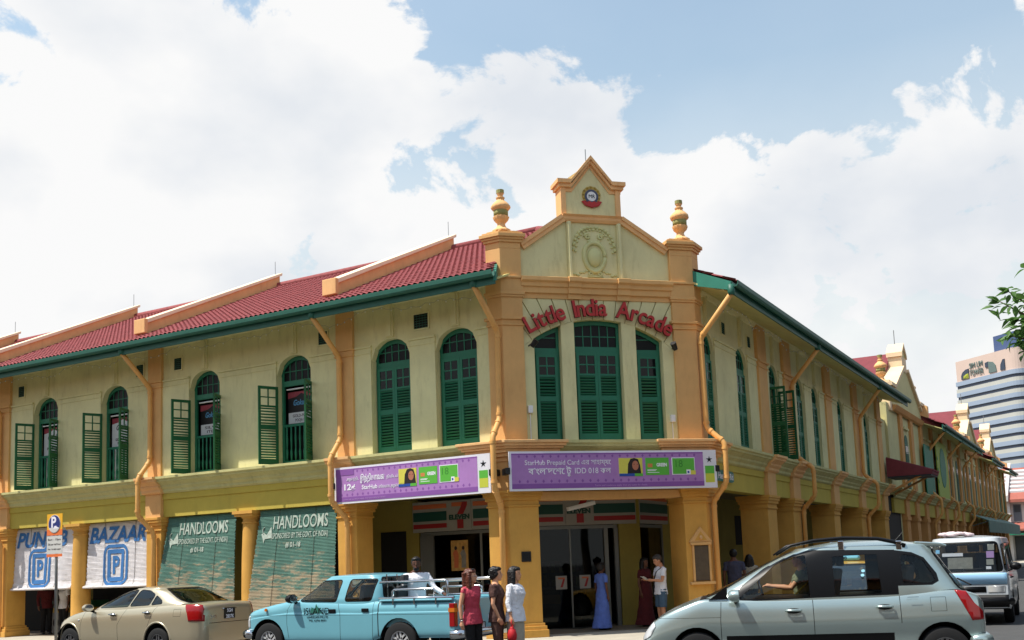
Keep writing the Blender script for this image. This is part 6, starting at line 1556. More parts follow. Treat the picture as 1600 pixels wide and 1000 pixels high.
# --- silver people carrier turning in front, nose to the reader's left
HX = Vector((13.37 - 14.72, 5.65 - 1.41)).normalized(); yawM = math.atan2(HX.y, HX.x)
mp = lambda x: 4.6 - (x - 1008) / 118.5
mz = lambda x, y: 1.66 + (883 - .0375 * (x - 800) - y) / 118.5
Pm = lambda *q: [(mp(x), mz(x, y)) for x, y in q]
mpv = dict(L=4.60, W=1.74, mid=2.4, paint='paint_silver', wr=.33, rr=.6, arches=[(mp(1487), .375), (mp(1102), .375)], archk=1.0, gasket=.0, glass='car_glass_clear', lipw=.99, arch_lip=False,
    section=[(0, 0), (.84, 0), (.94, .02), (.985, .08), (.985, .185), (.955, .195), (.958, .33), (.982, .46), (1.0, .585), (.990, .68), (.968, .82), (.940, .93), (.90, .985), (.8, 1.0), (.5, 1.01), (0, 1.02)],
    zb=[(0, .36), (.3, .28), (4.2, .28), (4.5, .30), (4.6, .38)],
    zt=[(0, .96), (.03, 1.0), (.1, 1.06), (.4, 1.13), (.8, 1.11), (1.5, 1.085), (2.6, 1.075), (3.4, 1.085), (3.68, 1.095), (3.95, 1.02), (4.2, .92), (4.38, .82), (4.5, .70), (4.57, .60), (4.60, .52)],
    hw=[(0, .66), (.03, .73), (.10, .80), (.3, .85), (.8, .872), (2.4, .88), (3.6, .87), (4.0, .85), (4.3, .79), (4.47, .70), (4.56, .60), (4.60, .50)],
    cabin=[(1.04, .12, 3.86, .815), (1.12, .16, 3.66, .805), (1.25, .25, 3.38, .785), (1.40, .36, 3.09, .755), (1.55, .46, 2.79, .715), (1.66, .54, 2.52, .675), (1.70, .58, 2.38, .655)], crown=.085, roof_round=.045, cabin_exp=5.5,
    black=[Pm((1152, 943), (1180, 916), (1230, 879), (1262, 866), (1290, 860), (1424, 859), (1424, 928), (1300, 934)), Pm((1418, 915), (1476, 913), (1487, 907), (1485, 895), (1468, 871), (1450, 863), (1418, 859))],
    windows=[(Pm((1172, 938), (1236, 882), (1256, 873), (1284, 867), (1287, 934)), .03, 'side_window'), (Pm((1326, 870), (1396, 866), (1398, 927), (1326, 930)), .02, 'side_window'), (Pm((1432, 866), (1452, 868), (1468, 877), (1482, 903), (1476, 909), (1432, 911)), .03, 'quarter_window')],
    screens=[('windscreen', [(-.60, 1.12), (.60, 1.12), (.49, 1.66), (-.49, 1.66)], .08, True), ('rear_window', [(-.66, 1.12), (.66, 1.12), (.56, 1.64), (-.56, 1.64)], .08, False)],
    grooves=[vline([(mp(1142), .44), (mp(1142), .8), (mp(1144), 1.05)]), vline([(mp(1290), .50), (mp(1290), 1.08)]), vline([(mp(1424), .72), (mp(1424), 1.09)]), strip(mp(1493), mp(1470), .858, .863), strip(mp(1493), mp(1470), 1.035, 1.04), vline([(mp(1493), .86), (mp(1493), 1.035)], .006), vline([(mp(1470), .86), (mp(1470), 1.035)], .006), strip(mp(1142), mp(1010), .845, .85)],
    side_mats=[(strip(mp(1412), mp(1150), .49, .60), 1)],
    side_lamps=[('tail_lamp', 'lamp_red', [(mp(1507), 1.13), (mp(1522), 1.14), (.15, .95), (.04, .84), (.04, .74), (mp(1530), .73)]), ('headlamp', 'lamp_clear', [(mp(1030), .84), (4.55, .70), (4.6, .60), (mp(1012), .55), (mp(1024), .60), (mp(1034), .74)])],
    end_parts=[('grille', 'trim_black', [(-.34, .56), (.34, .56), (.34, .66), (-.34, .66)], True)],
    handles=[('h', mp(1259), .915, 'paint_silver', .875), ('h', mp(1400), .935, 'paint_silver', .872)], mirror=(mp(1168), .84, 1.13, 'paint_silver'),
    seats=[(2.15, .38, .82), (2.2, -.38, .82), (1.2, .40, .84), (1.2, -.40, .84)])
c_m = Vector((14.72, 1.41)) + Vector((HX.y, -HX.x)) * .87
mv = car('people_carrier', 'pale silver people carrier with black roof rails and open front window, crossing in the foreground', 'car', (c_m.x, c_m.y, 0), yawM, mpv)
def mpv_extras():
    for sg in (1, -1):
        pts = [(mp(1238), sg * .66, mz(1238, 868)), (mp(1262), sg * .655, mz(1262, 853)), (mp(1300), sg * .645, mz(1300, 845)), (mp(1345), sg * .64, mz(1345, 841)), (mp(1400), sg * .64, mz(1400, 842)), (mp(1425), sg * .645, mz(1425, 847)), (mp(1442), sg * .645, mz(1442, 853))]
        r = MB().tube(pts, [.012, .022, .024, .024, .024, .026, .03], 8).build('roof_rail', 'trim_black', mv, local=True, smooth=True)
        for px in (1342, 1432): MB().box(IDF, mp(px) - .04, mp(px) + .04, sg * .645 - .025, sg * .645 + .025, mz(px, 860), mz(px, 845)).build('rail_foot', 'chrome', r, local=True, bevel=.01)
    # rear spoiler lip
    m = MB(); m.prism(lambda s, o, z: (s, o, z), [(.80, 1.765), (.46, 1.735), (.38, 1.70), (.40, 1.68), (.52, 1.69), (.80, 1.70)], -.56, .56); m.build('spoiler', 'paint_silver', mv, local=True, bevel=.015)
    for sg in (1,): MB().box(IDF, mp(1452), mp(1435), .873, .878, 1.045, 1.05).build('vent_slot', 'groove', mv, local=True)
    # dashboard and wheel (driver on the far side)
    MB().prism(lambda s, o, z: (s, o, z), [(3.05, .9), (3.6, .9), (3.6, 1.10), (3.2, 1.14), (3.05, 1.05)], -.70, .70).build('dashboard', 'trim_black', mv, local=True, bevel=.03)
    t = [(2.86 + .07 * math.sin(a) * .6, -.36 + .18 * math.cos(a), 1.10 + .18 * math.sin(a)) for a in [2 * PI * k / 20 for k in range(21)]]
    w = MB().tube(t, .016, 6, cap=False).build('steering_wheel', 'trim_black', mv, local=True, smooth=True); MB().tube([(2.86, -.36, 1.10), (3.1, -.36, 1.02)], .03, 8).build('steering_column', 'trim_black', w, local=True)
    for y in (-.36,): MB().tube([(2.86, y - .17, 1.10), (2.86, y + .17, 1.10)], .015, 6).build('wheel_spoke', 'trim_black', w, local=True)
    M('belt', (190, 160, 60), .7, .05); MB().tube([(2.02, -.50, 1.46), (2.20, -.24, 1.26), (2.42, -.16, 1.06)], .014, 5).build('seat_belt', 'belt', mv, local=True)
    MB().tube([(.10, .45, 1.17), (.14, -.2, 1.24)], .012, 5).build('rear_wiper', 'trim_black', mv, local=True)
    b = MB().tube([(.22, -.87, .48), (.02, -.76, .48), (-.05, 0, .48), (.02, .76, .48), (.22, .87, .48)], [.06, .085, .09, .085, .06], 10).build('rear_bumper', 'paint_silver', mv, local=True, smooth=True)
    plate(mv, -.06, .0, .72, ['SDZ 1204M'], -1, .46, .11)
    MB().tube([(1.0, 0, 1.76), (.86, 0, 1.90)], .006, 5).build('aerial', 'trim_black', mv, local=True)
    for sg in (1, -1):
        MB().prism(lambda s, o, z: (s, o, z), [(3.36, 1.08), (3.62, 1.08), (3.36, 1.26)], sg * .80 - .01, sg * .80 + .012).build('mirror_sail', 'trim_black', mv, local=True)
mpv_extras()
mv.scale.x = .965; mv.location.x += HX.x * .085; mv.location.y += HX.y * .085

# --- light blue and white van waiting in the side street
van = dict(L=4.4, W=1.69, mid=2.2, paint='paint_van', wr=.33, arches=[(.85, .38), (3.35, .38)], gasket=.02, glass='car_glass_clear', mats=['paint_vanblue', 'chrome'], rr=.5,
    section=[(0, 0), (.86, 0), (.96, .03), (.99, .15), (1.0, .5), (1.0, .8), (.985, .93), (.96, .99), (.9, 1.0), (.5, 1.0), (0, 1.0)],
    zb=[(0, .40), (.3, .32), (4.0, .32), (4.4, .36)], zt=[(0, 1.10), (3.9, 1.10), (4.3, 1.10), (4.37, 1.09), (4.40, 1.07)],
    hw=[(0, .76), (.08, .82), (.3, .84), (4.0, .845), (4.30, .835), (4.37, .82), (4.40, .80)],
    cabin=[(1.06, .03, 4.39, .82), (1.12, .04, 4.36, .815), (1.4, .07, 4.22, .785), (1.7, .11, 4.06, .745), (1.83, .16, 3.96, .71)], crown=.06, roof_round=.05, cabin_exp=8.0,
    windows=[([(3.35, 1.15), (4.12, 1.16), (3.86, 1.68), (3.35, 1.72)], .06, 'side_window'), ([(1.9, 1.16), (3.2, 1.15), (3.2, 1.72), (1.9, 1.72)], .06, 'side_window'), ([(.3, 1.16), (1.75, 1.16), (1.75, 1.72), (.35, 1.72)], .06, 'side_window')],
    screens=[('windscreen', [(-.72, 1.14), (.72, 1.14), (.63, 1.75), (-.63, 1.75)], .07, True), ('rear_window', [(-.6, 1.2), (.6, 1.2), (.55, 1.7), (-.55, 1.7)], .07, False)],
    grooves=[vline([(3.28, .4), (3.28, 1.1)]), vline([(1.82, .4), (1.82, 1.1)])],
    end_parts=[('front_panel', 'paint_vanblue', [(-.80, .86), (.80, .86), (.80, 1.09), (-.80, 1.09)], True), ('grille', 'trim_black', [(-.38, .70), (.38, .70), (.38, .82), (-.38, .82)], True), ('headlamp', 'lamp_clear', [(.42, .69), (.74, .69), (.76, .83), (.42, .83)], True), ('headlamp', 'lamp_clear', [(-.74, .69), (-.42, .69), (-.42, .83), (-.76, .83)], True), ('bumper_face', 'trim_black', [(-.8, .38), (.8, .38), (.8, .64), (-.8, .64)], True)],
    handles=[('h', 3.42, .98, 'trim_black', .845)], mirror=(4.0, .84, 1.22, 'trim_black'), seats=[(3.0, .4, .9), (3.0, -.4, .9), (2.1, 0, .9)])
van_loc = (24.55 + 4.3, 3.02, 0)
vn = car('waiting_van', 'light blue and white delivery van with a papered windscreen, facing out of the side street', 'van', van_loc, PI + rad(2), van)
def van_extras():
    rnd = random.Random(5)
    m = MB(); b = MB().tube([(4.2, -.84, .50), (4.42, -.72, .50), (4.46, 0, .50), (4.42, .72, .50), (4.2, .84, .50)], .09, 8).build('front_bumper', 'trim_black', vn, local=True, smooth=True)
    plate(vn, 4.55, 0, .50, ['PZ 4172'], 1, .42, .11)
    # things lying behind the screen and permits stuck on it
    Fw = lambda s, o, z: (4.36 - (z - 1.12) * .52 - .03 + o, s, z)
    for s, z, w, h, mt in ((.52, 1.58, .13, .13, 'fascia'), (.50, 1.42, .15, .14, 'print_lilac'), (.49, 1.27, .14, .12, 'fascia'), (.46, 1.18, .10, .06, 'print_white'), (-.25, 1.47, .42, .07, 'print_white'), (-.1, 1.20, .5, .24, 'poster_grey'), (-.55, 1.54, .08, .08, 'board_blue'), (-.45, 1.17, .06, .14, 'print_white')):
        MB().box(Fw, s - w / 2, s + w / 2, -.02, -.012, z, z + h).build('windscreen_sticker', mt, vn, local=True)
    MB().tube([(4.30, -.3, 1.15), (4.27, .35, 1.2)], .012, 5).build('wiper', 'trim_black', vn, local=True)
    # wrapped bundle on the roof
    M('bundle', (226, 204, 206), .8, .2, 8)
    p = thing('roof_bundle', 'crumpled pinkish wrapped bundle lying on the van roof', 'bundle', (0, 0, 0))
    q = vn.matrix_basis if False else None
    m = MB(); c = Vector((van_loc[0] - 3.35, van_loc[1] + .05, 1.925)); p.location = c
    for i in range(9): m.ellipsoid(c + Vector((rnd.uniform(-.2, .2), rnd.uniform(-.30, .30), rnd.uniform(.01, .05))), rnd.uniform(.1, .18), rnd.uniform(.1, .16), rnd.uniform(.03, .06), 9, 6)
    o = m.build('wrapping', 'bundle', p); r_ = o.modifiers.new('merge', 'REMESH'); r_.mode = 'VOXEL'; r_.voxel_size = .02; d = bpy.data.textures.new('crumple', 'CLOUDS'); d.noise_scale = .08; dm = o.modifiers.new('crumple', 'DISPLACE'); dm.texture = d; dm.strength = .04
van_extras()

# --- yellow taxi between the carrier and the van
taxi = dict(sedan); taxi.pop('mirror'); taxi.update(paint='paint_yellow', W=1.70, glass='screen_glass', arch_lip=False, L=4.62, mid=2.3,
    zt=[(0, .84), (.05, .90), (.3, .92), (2.2, .91), (3.3, .88), (4.0, .82), (4.4, .76), (4.56, .70), (4.62, .62)], hw=[(0, .74), (.06, .80), (.3, .84), (2.2, .85), (4.2, .84), (4.5, .80), (4.62, .72)],
    cabin=[(.88, .70, 3.40, .80), (1.0, .78, 3.24, .79), (1.15, .88, 3.06, .765), (1.30, 1.0, 2.88, .735), (1.40, 1.10, 2.74, .71)], crown=.04, roof_round=.045, cabin_exp=7.0, side_lamps=[], grooves=[],
    windows=[([(3.0, .98), (2.2, .98), (2.2, 1.37), (2.72, 1.37)], .05, 'side_window'), ([(2.1, .98), (1.1, .98), (1.25, 1.37), (2.1, 1.37)], .05, 'side_window')],
    screens=[('windscreen', [(-.72, .94), (.72, .94), (.64, 1.40), (-.64, 1.40)], .07, True), ('rear_window', [(-.66, .98), (.66, .98), (.6, 1.36), (-.6, 1.36)], .07, False)],
    end_parts=[('grille', 'trim_black', [(-.34, .58), (.34, .58), (.34, .72), (-.34, .72)], True), ('headlamp', 'lamp_clear', [(.42, .58), (.68, .58), (.68, .72), (.42, .72)], True), ('headlamp', 'lamp_clear', [(-.68, .58), (-.42, .58), (-.42, .72), (-.68, .72)], True)], handles=[])
tx_loc = (21.0 + 3.0, 4.95, 0)
tx = car('yellow_taxi', 'yellow taxi with a pale blue roof sign, seen through the people carrier windows', 'taxi', tx_loc, PI + rad(2), taxi)
M('taxi_blue', (110, 178, 206), .4, .05)
m = MB(); m.box(IDF, 1.85, 2.05, -.34, .34, 1.485, 1.58); s_ = m.build('roof_sign', 'taxi_blue', tx, local=True, bevel=.04); text('sign_lettering', 'TAXI', .09, lambda s, o, z: (2.055 + o, s, z), 0, 1.505, 0, 'trim_black', s_, 1, .003, .002, local=True)
for z in (1.28, 1.20): MB().lathe((3.02 - (z - 1.2) * 1.15 + .01, .55, z), [(0, 0), (.035, 0), (.035, .004), (0, .004)], 12, axis=(.8, 0, .6)).build('permit_disc', 'taxi_blue', tx, local=True)

# --- white hatchback going away behind the van, dark car further on, purple car at the edge
hatch = dict(mpv); hatch.update(paint='paint_white', windows=[([(1.0, 1.12), (3.2, 1.12), (2.7, 1.6), (1.1, 1.62)], .06, 'side_window')], black=[], glass='car_glass_dark', gasket=.02, mirror=(3.4, .84, 1.13, 'paint_white'), side_lamps=[('tail_lamp', 'lamp_red', [(0, .8), (.25, .8), (.3, 1.2), (0, 1.25)]), mpv['side_lamps'][1]], seats=[])
h2 = car('departing_hatchback', 'small white hatchback with red tail lamps driving away beyond the van', 'car', (33.6, 1.15, 0), rad(2), hatch)
for sg in (1, -1): MB().box(IDF, -.03, .09, sg * .64 - .10, sg * .64 + .10, .78, 1.25).build('tail_lamp', 'lamp_red', h2, local=True, bevel=.03)
h3 = car('dark_car', 'dark car far down the side street by the stop sign', 'car', (52, .9, 0), rad(1), dict(hatch, paint='trim_black'))
# ------------------------------------------------------------------ people
# body space: x forward, y to the person's left, z up; lengths in fractions of the standing height
def ell_loft(mb, pts, n=14):
    # pts: (x, y, z, half_x, half_y) horizontal rings stacked upwards
    mb.rings([[(x + hx * math.cos(2 * PI * k / n), y + hy * math.sin(2 * PI * k / n), z) for k in range(n)] for x, y, z, hx, hy in pts])
def limb(mb, pts, n=10): mb.tube([p[:3] for p in pts], [p[3] for p in pts], n)
def V(*a): return Vector(a)
def hand(mb, w, d, up, s, H, curl=.5):
    # palm and five bent fingers from wrist w along d; up = back-of-hand normal, s = thumb side
    d = d.normalized(); sd = d.cross(up).normalized() * s; up = sd.cross(d).normalized() * s
    k = H / 1.65
    mb.tube([w, w + d * .03 * k, w + d * .075 * k], [.024 * k, .030 * k, .030 * k], 8)
    for i, (off, ln) in enumerate(((.026, .062), (.009, .072), (-.009, .068), (-.026, .052))):
        b = w + d * .075 * k + sd * off * k; a1 = (d - up * curl * .5).normalized(); a2 = (d - up * curl * 1.6).normalized()
        m = b + a1 * ln * .5 * k; mb.tube([b - d * .03 * k, b, m, m + a2 * ln * .5 * k], [.010 * k, .0095 * k, .0085 * k, .007 * k], 6)
    b = w + d * .025 * k + sd * .022 * k; t = (d * .6 + sd * .8).normalized(); mb.tube([b - d * .01, b, b + t * .03 * k, b + t * .03 * k + (d * .9 + sd * .1 - up * .2).normalized() * .028 * k], [.013 * k, .012 * k, .010 * k, .008 * k], 6)
def remesh(o, v, it=2):
    r = o.modifiers.new('skin', 'REMESH'); r.mode = 'VOXEL'; r.voxel_size = v; r.use_smooth_shade = True
    s = o.modifiers.new('soften', 'SMOOTH'); s.iterations = it; s.factor = .5
def person(label, loc, face, H, top, bottom, skin, hair, arms=None, female=True, hairlen=0, head_turn=0.0, head_down=0.0, sleeves='short', lower='trousers', seated=False, vox=.008, group=None, shoes='black', build=1.0, stance=.0, lean=.0):
    yaw = math.atan2(face[1], face[0]); root = thing('person', label, 'person', loc, yaw, group)
    h = H; b = build
    tor = ([(.0, .47, .055, .082), (.0, .52, .068, .102), (.0, .57, .060, .088), (.0, .62, .050, .074), (.004, .68, .056, .080), (.010, .735, .070, .088), (.004, .775, .062, .096), (-.004, .812, .044, .102), (-.006, .838, .036, .066), (-.004, .856, .032, .036), (.0, .885, .032, .033)] if female else
           [(.0, .47, .060, .080), (.0, .52, .068, .094), (.0, .57, .064, .090), (.0, .62, .062, .088), (.002, .68, .064, .094), (.006, .735, .070, .104), (.002, .78, .064, .112), (-.004, .815, .046, .114), (-.006, .842, .038, .068), (-.004, .862, .034, .036), (.0, .885, .034, .034)])
    tl = [(x * h, 0, z * h, hx * h * b, hy * h * (b if z < .8 else 1)) for x, z, hx, hy in tor]
    shw = .098 if female else .112
    sh = {s: V(-.004, s * shw, .805) * h for s in (1, -1)}
    dflt = {s: ((-.010, s * .035, -.165), (.03, s * -.005, -.145)) for s in (1, -1)}
    A = {}
    for s in (1, -1):
        e, w = (arms or {}).get(s, dflt[s]); el = sh[s] + V(*e) * h; A[s] = (sh[s], el, el + V(*w) * h)
    mb = MB(); ell_loft(mb, tl)
    for s in (1, -1):
        a, e, w = A[s]; k = h * (1 if female else 1.12)
        limb(mb, [(*(a - V(0, s * .03 * h, 0)), .024 * k), (*a, .027 * k), (*a.lerp(e, .45), .024 * k), (*e, .019 * k), (*e.lerp(w, .3), .020 * k), (*w, .0135 * k)])
        d = (w - e); hand(mb, w, d, V(.2, s, .1) if abs(d.normalized().z) > .5 else V(0, 0, 1), -s if abs(d.normalized().z) > .5 else s, h)
    legs = {}
    for s in (1, -1):
        if seated: P = [V(0, s * .055, .50), V(.24, s * .07, .50), V(.25, s * .07, .27)]
        else: P = [V(0, s * .052, .50), V(.01 + stance * s * .5, s * .055, .275), V(-.012 + stance * s, s * .058, .04)]
        legs[s] = [p * h for p in P]
        a, kn, an = legs[s]; k = h * b
        limb(mb, [(*a, .056 * k), (*a.lerp(kn, .5), .045 * k), (*kn, .031 * k), (*kn.lerp(an, .3), .032 * k), (*an, .019 * k)])
        if not seated: mb.ellipsoid(an + V(.035 * h, 0, -.022 * h), .07 * h, .025 * h, .02 * h)
    # head
    q = Matrix.Rotation(head_turn, 3, 'Z') @ Matrix.Rotation(head_down, 3, 'Y'); c0 = V(.004, 0, .868) * h; T = lambda x, y, z: c0 + q @ (V(x, y, z) * h)
    hx = [q @ V(1, 0, 0), q @ V(0, 1, 0), q @ V(0, 0, 1)]
    EL = lambda m, c, rx, ry, rz, n=12, mm=9: m.ellipsoid(T(*c), rx * h, ry * h, rz * h, n, mm, X=hx[0], Y=hx[1], Z=hx[2])
    EL(mb, (.002, 0, .068), .056, .047, .058); EL(mb, (.018, 0, .036), .038, .037, .041); EL(mb, (.040, 0, .006), .016, .018, .013)
    EL(mb, (.060, 0, .048), .010, .0075, .013); EL(mb, (.054, 0, .026), .008, .013, .007); mb.tube([T(.055, 0, .066), T(.064, 0, .046)], .006 * h, 6)
    for s in (1, -1): EL(mb, (-.002, s * .046, .055), .012, .005, .018)
    bd = mb.build('body', skin, root, local=True); remesh(bd, vox)
    # features
    for s in (1, -1):
        e = MB(); EL(e, (.0495, s * .017, .060), .005, .0075, .0036, 8, 6); e.build('eye', 'print_hair', root, local=True, smooth=True)
        e = MB(); e.tube([T(.050, s * .008, .073), T(.052, s * .017, .0755), T(.046, s * .027, .073)], .0022 * h, 5); e.build('eyebrow', hair, root, local=True)
    e = MB(); EL(e, (.0595, 0, .0245), .003, .011, .0032, 8, 6); e.build('mouth', 'lip', root, local=True, smooth=True)
    # hair
    m = MB(); EL(m, (-.015, 0, .080), .058, .056, .060, 14, 10); EL(m, (.012, 0, .108), .045, .048, .026, 14, 8)
    if hairlen > 0:
        for s in (1, -1):
            m.tube([T(-.005, s * .040, .085), T(-.008, s * .047, .04), T(-.014, s * .050, .04 - hairlen * .5), T(-.012, s * .052, .04 - hairlen)], [.026 * h, .028 * h, .034 * h, .020 * h], 8)
        ell_loft(m, [(*(T(-.034, 0, .04 - hairlen * t)), .038 * h * (1 - .2 * t), .064 * h * (1 + .16 * t)) for t in (1.08, .8, .5, .25, 0, -.2)])
    elif hairlen < 0: EL(m, (-.024, 0, .045), .044, .054, .045); [EL(m, (.006, s * .042, .062), .022, .014, .03) for s in (1, -1)]
    hr = m.build('hair', hair, root, local=True); remesh(hr, vox, 1); wv = hr.modifiers.new('strands', 'DISPLACE'); wv.texture = STRAND; wv.strength = .022; wv.texture_coords = 'GLOBAL'
    # top garment
    if top:
        m = MB(); z0 = .462 if lower != 'dress' else .06; o = .011 if lower != 'skirt' else .024
        if lower == 'dress':
            ell_loft(m, [(-.03 * h * (1 - z / .5) - .0, .0, z * h, hx_ * h, hy_ * h) for z, hx_, hy_ in ((.03, .16, .15), (.15, .13, .13), (.3, .105, .115), (.45, .09, .112))] + [(x, y, z, hx_ + .012 * h, hy_ + .012 * h) for x, y, z, hx_, hy_ in tl[1:9]])
        else: ell_loft(m, [(tl[0][0], 0, z0 * h, tl[1][3] + (o + .008) * h, tl[1][4] + (o + .008) * h)] + [(x, y, z, hx_ + o * h, hy_ + o * h) for x, y, z, hx_, hy_ in tl[1:8]] + [(tl[8][0], 0, tl[8][2] - .006 * h, tl[8][3] + .008 * h, tl[8][4] - .004 * h)])
        for s in (1, -1):
            a, e, w = A[s]
            st = a - V(0, s * .03 * h, 0)
            if sleeves == 'long': limb(m, [(*st, .034 * h), (*a, .037 * h), (*a.lerp(e, .5), .034 * h), (*e, .029 * h), (*e.lerp(w, .5), .027 * h), (*e.lerp(w, .93), .025 * h)])
            elif sleeves == 'threequarter': limb(m, [(*st, .034 * h), (*a, .036 * h), (*e, .029 * h), (*e.lerp(w, .6), .026 * h)])
            elif sleeves == 'short': limb(m, [(*st, .034 * h), (*a, .036 * h), (*a.lerp(e, .62), .034 * h)])
            else: limb(m, [(*st, .030 * h), (*a, .031 * h), (*a.lerp(e, .22), .026 * h)])
        t_ = m.build('dress' if lower == 'dress' else 'shirt', top, root, local=True); remesh(t_, vox, 2); wr_ = t_.modifiers.new('folds', 'DISPLACE'); wr_.texture = FOLD; wr_.strength = .026; wr_.mid_level = .5; wr_.texture_coords = 'GLOBAL'
    if bottom and lower in ('trousers', 'shorts'):
        m = MB(); ell_loft(m, [(0, 0, .465 * h, .060 * h * b, .088 * h * b), (0, 0, .52 * h, .076 * h * b, .108 * h * b), (0, 0, .575 * h, .069 * h * b, .095 * h * b)])
        for s in (1, -1):
            a, kn, an = legs[s]
            if lower == 'trousers': limb(m, [(*a, .062 * h * b), (*a.lerp(kn, .5), .054 * h * b), (*kn, .044 * h * b), (*an, .040 * h)])
            else: limb(m, [(*a, .062 * h * b), (*a.lerp(kn, .5), .060 * h * b), (*a.lerp(kn, .92), .056 * h)])
        t_ = m.build('trousers' if lower == 'trousers' else 'shorts', bottom, root, local=True); remesh(t_, vox, 2); wr_ = t_.modifiers.new('folds', 'DISPLACE'); wr_.texture = FOLD; wr_.strength = .014; wr_.texture_coords = 'GLOBAL'
    elif lower == 'skirt':
        m = MB(); ell_loft(m, [(0, 0, .27 * h, .082 * h, .105 * h), (0, 0, .36 * h, .084 * h, .108 * h), (0, 0, .46 * h, .080 * h, .112 * h), (0, 0, .53 * h, .076 * h, .108 * h), (0, 0, .585 * h, .062 * h, .088 * h)], 20)
        t_ = m.build('skirt', bottom, root, local=True); remesh(t_, vox, 2)
    if not seated:
        for s in (1, -1):
            an = legs[s][2]; m = MB(); m.ellipsoid(an + V(.036 * h, 0, -.020 * h), .076 * h, .030 * h, .0195 * h, 12, 7); m.build('shoe', shoes, root, local=True, smooth=True)
    root.rotation_euler.x = lean
    return root, A, T
FOLD = bpy.data.textures.new('folds', 'CLOUDS'); FOLD.noise_scale = .075
STRAND = bpy.data.textures.new('strands', 'CLOUDS'); STRAND.noise_scale = .022
M('lip', (140, 66, 62), .5, 0); M('skin_light', (206, 150, 116), .55, .05, 8)
M('cloth_pink', (186, 66, 84), .85, .15, 20); M('cloth_black', (22, 21, 22), .9, .1, 12); M('cloth_brown', (72, 46, 40), .85, .12, 16); M('cloth_brown2', (84, 58, 50), .85, .12, 16); M('cloth_white', (224, 224, 230), .85, .05, 14); M('cloth_grey', (170, 162, 146), .9, .1, 14); M('cloth_blue', (92, 116, 190), .85, .15, 10); M('cloth_shorts', (70, 92, 112), .9, .12, 14); M('cloth_maroon', (84, 26, 30), .9, .15, 12); M('cloth_olive', (110, 112, 84), .9, .12, 12); M('cloth_stripe', (70, 72, 92), .9, .2, 10); M('hair_grey', (64, 58, 54), .6, .2, 30); M('bag_red', (190, 30, 38), .6, .1, 10); M('paper', (224, 222, 214), .8, .03)
def at(px, D, z):
    d = (px - 800) * CR - (870 - 685.7) * CU + 1634.9 * CF; d = d * (D / d.dot(CF)); return Vector((d.x, d.y, z))
TC = -Vector((CF.x, CF.y)).normalized(); TR = Vector((CR.x, CR.y)).normalized()      # towards the camera, to the reader's right
fdir = lambda r, c: TR * r + TC * c
def neckline(r, h, w, dz, x=.062):
    m = MB(); m.ellipsoid((x * h, 0, dz * h), .016 * h, w * h, .040 * h, 12, 8); m.build('neckline', 'skin_light', r, local=True, smooth=True)
# three women waiting at the kerb behind the pickup
r, A, T = person('woman with long reddish hair in a pink top and black trousers at the pickup tail', at(737, 16.8, 0), fdir(.85, .75), 1.61, 'cloth_pink', 'cloth_black', 'skin_light', 'hair_red', hairlen=.30, lean=.035, head_turn=.55, sleeves='cap', vox=.007, arms={-1: ((-.02, -.04, -.165), (.015, -.005, -.145)), 1: ((-.03, .03, -.165), (.02, .01, -.14))})
m = MB(); m.tube([T(.056, .018 * math.cos(0) + .017 * math.cos(t) * .9, .060 + .012 * math.sin(t)) if False else T(.060, .018 + .014 * math.cos(t), .059 + .010 * math.sin(t)) for t in [2 * PI * k / 12 for k in range(13)]], .0025, 5); m.tube([T(.060, -.018 + .014 * math.cos(t), .059 + .010 * math.sin(t)) for t in [2 * PI * k / 12 for k in range(13)]], .0025, 5); m.tube([T(.060, .004, .061), T(.060, -.004, .061)], .002, 4); m.tube([T(.060, -.032, .062), T(.0, -.050, .062)], .002, 4)
m.build('spectacles', 'chrome', r, local=True)
m = MB(); [EL_ for EL_ in (m.ellipsoid(T(.028, s * .022, .128), .03, .026, .012) for s in (1, -1))]; m.build('sunglasses', 'black', r, local=True, smooth=True)
for k in (.02, .045): w = A[-1][2]; MB().lathe(w + V(0, 0, k), [(.026, -.006), (.030, -.006), (.030, .006), (.026, .006), (.026, -.006)], 14).build('bracelet', 'chrome' if k < .03 else 'black', r, local=True, smooth=True)
person('short-haired woman in a brown tee and brown trousers, middle of the three at the kerb', at(773, 16.9, 0), fdir(1.0, .1), 1.63, 'cloth_brown', 'cloth_brown2', 'skin_light', 'hair_black', hairlen=-1, head_turn=.0, sleeves='short', vox=.007, arms={-1: ((-.015, -.045, -.165), (.055, .02, -.13)), 1: ((.0, .03, -.165), (.05, .0, -.135))})
r, A, T = person('woman in a white jacket and grey skirt holding a small red bag', at(801, 16.9, 0), fdir(.95, .45), 1.62, 'cloth_white', 'cloth_grey', 'skin_light', 'hair_black', hairlen=.23, lean=-.03, head_turn=.15, sleeves='threequarter', lower='skirt', vox=.007, arms={-1: ((-.01, -.035, -.165), (.03, .0, -.135)), 1: ((-.03, .03, -.165), (.02, .01, -.14))})
w = A[-1][2] + V(.02, 0, -.10); bag = thing('hand_bag', 'small red drawstring bag hanging from the hand of the woman in white', 'bag', r.location + Matrix.Rotation(r.rotation_euler.z, 3, 'Z') @ (w + V(0, 0, -.16)), r.rotation_euler.z)
m = MB(); m.lathe((0, 0, 0), [(.0, -.10), (.05, -.10), (.075, -.06), (.08, .0), (.06, .07), (.03, .10), (.035, .12), (.0, .12)], 14, flute=.12); m.build('pouch', 'bag_red', bag, local=True, smooth=True); MB().tube([(0, -.02, .10), (.0, -.03, .18), (0, 0, .23), (0, .03, .18), (0, .02, .10)], .008, 6).build('strap', 'bag_red', bag, local=True)
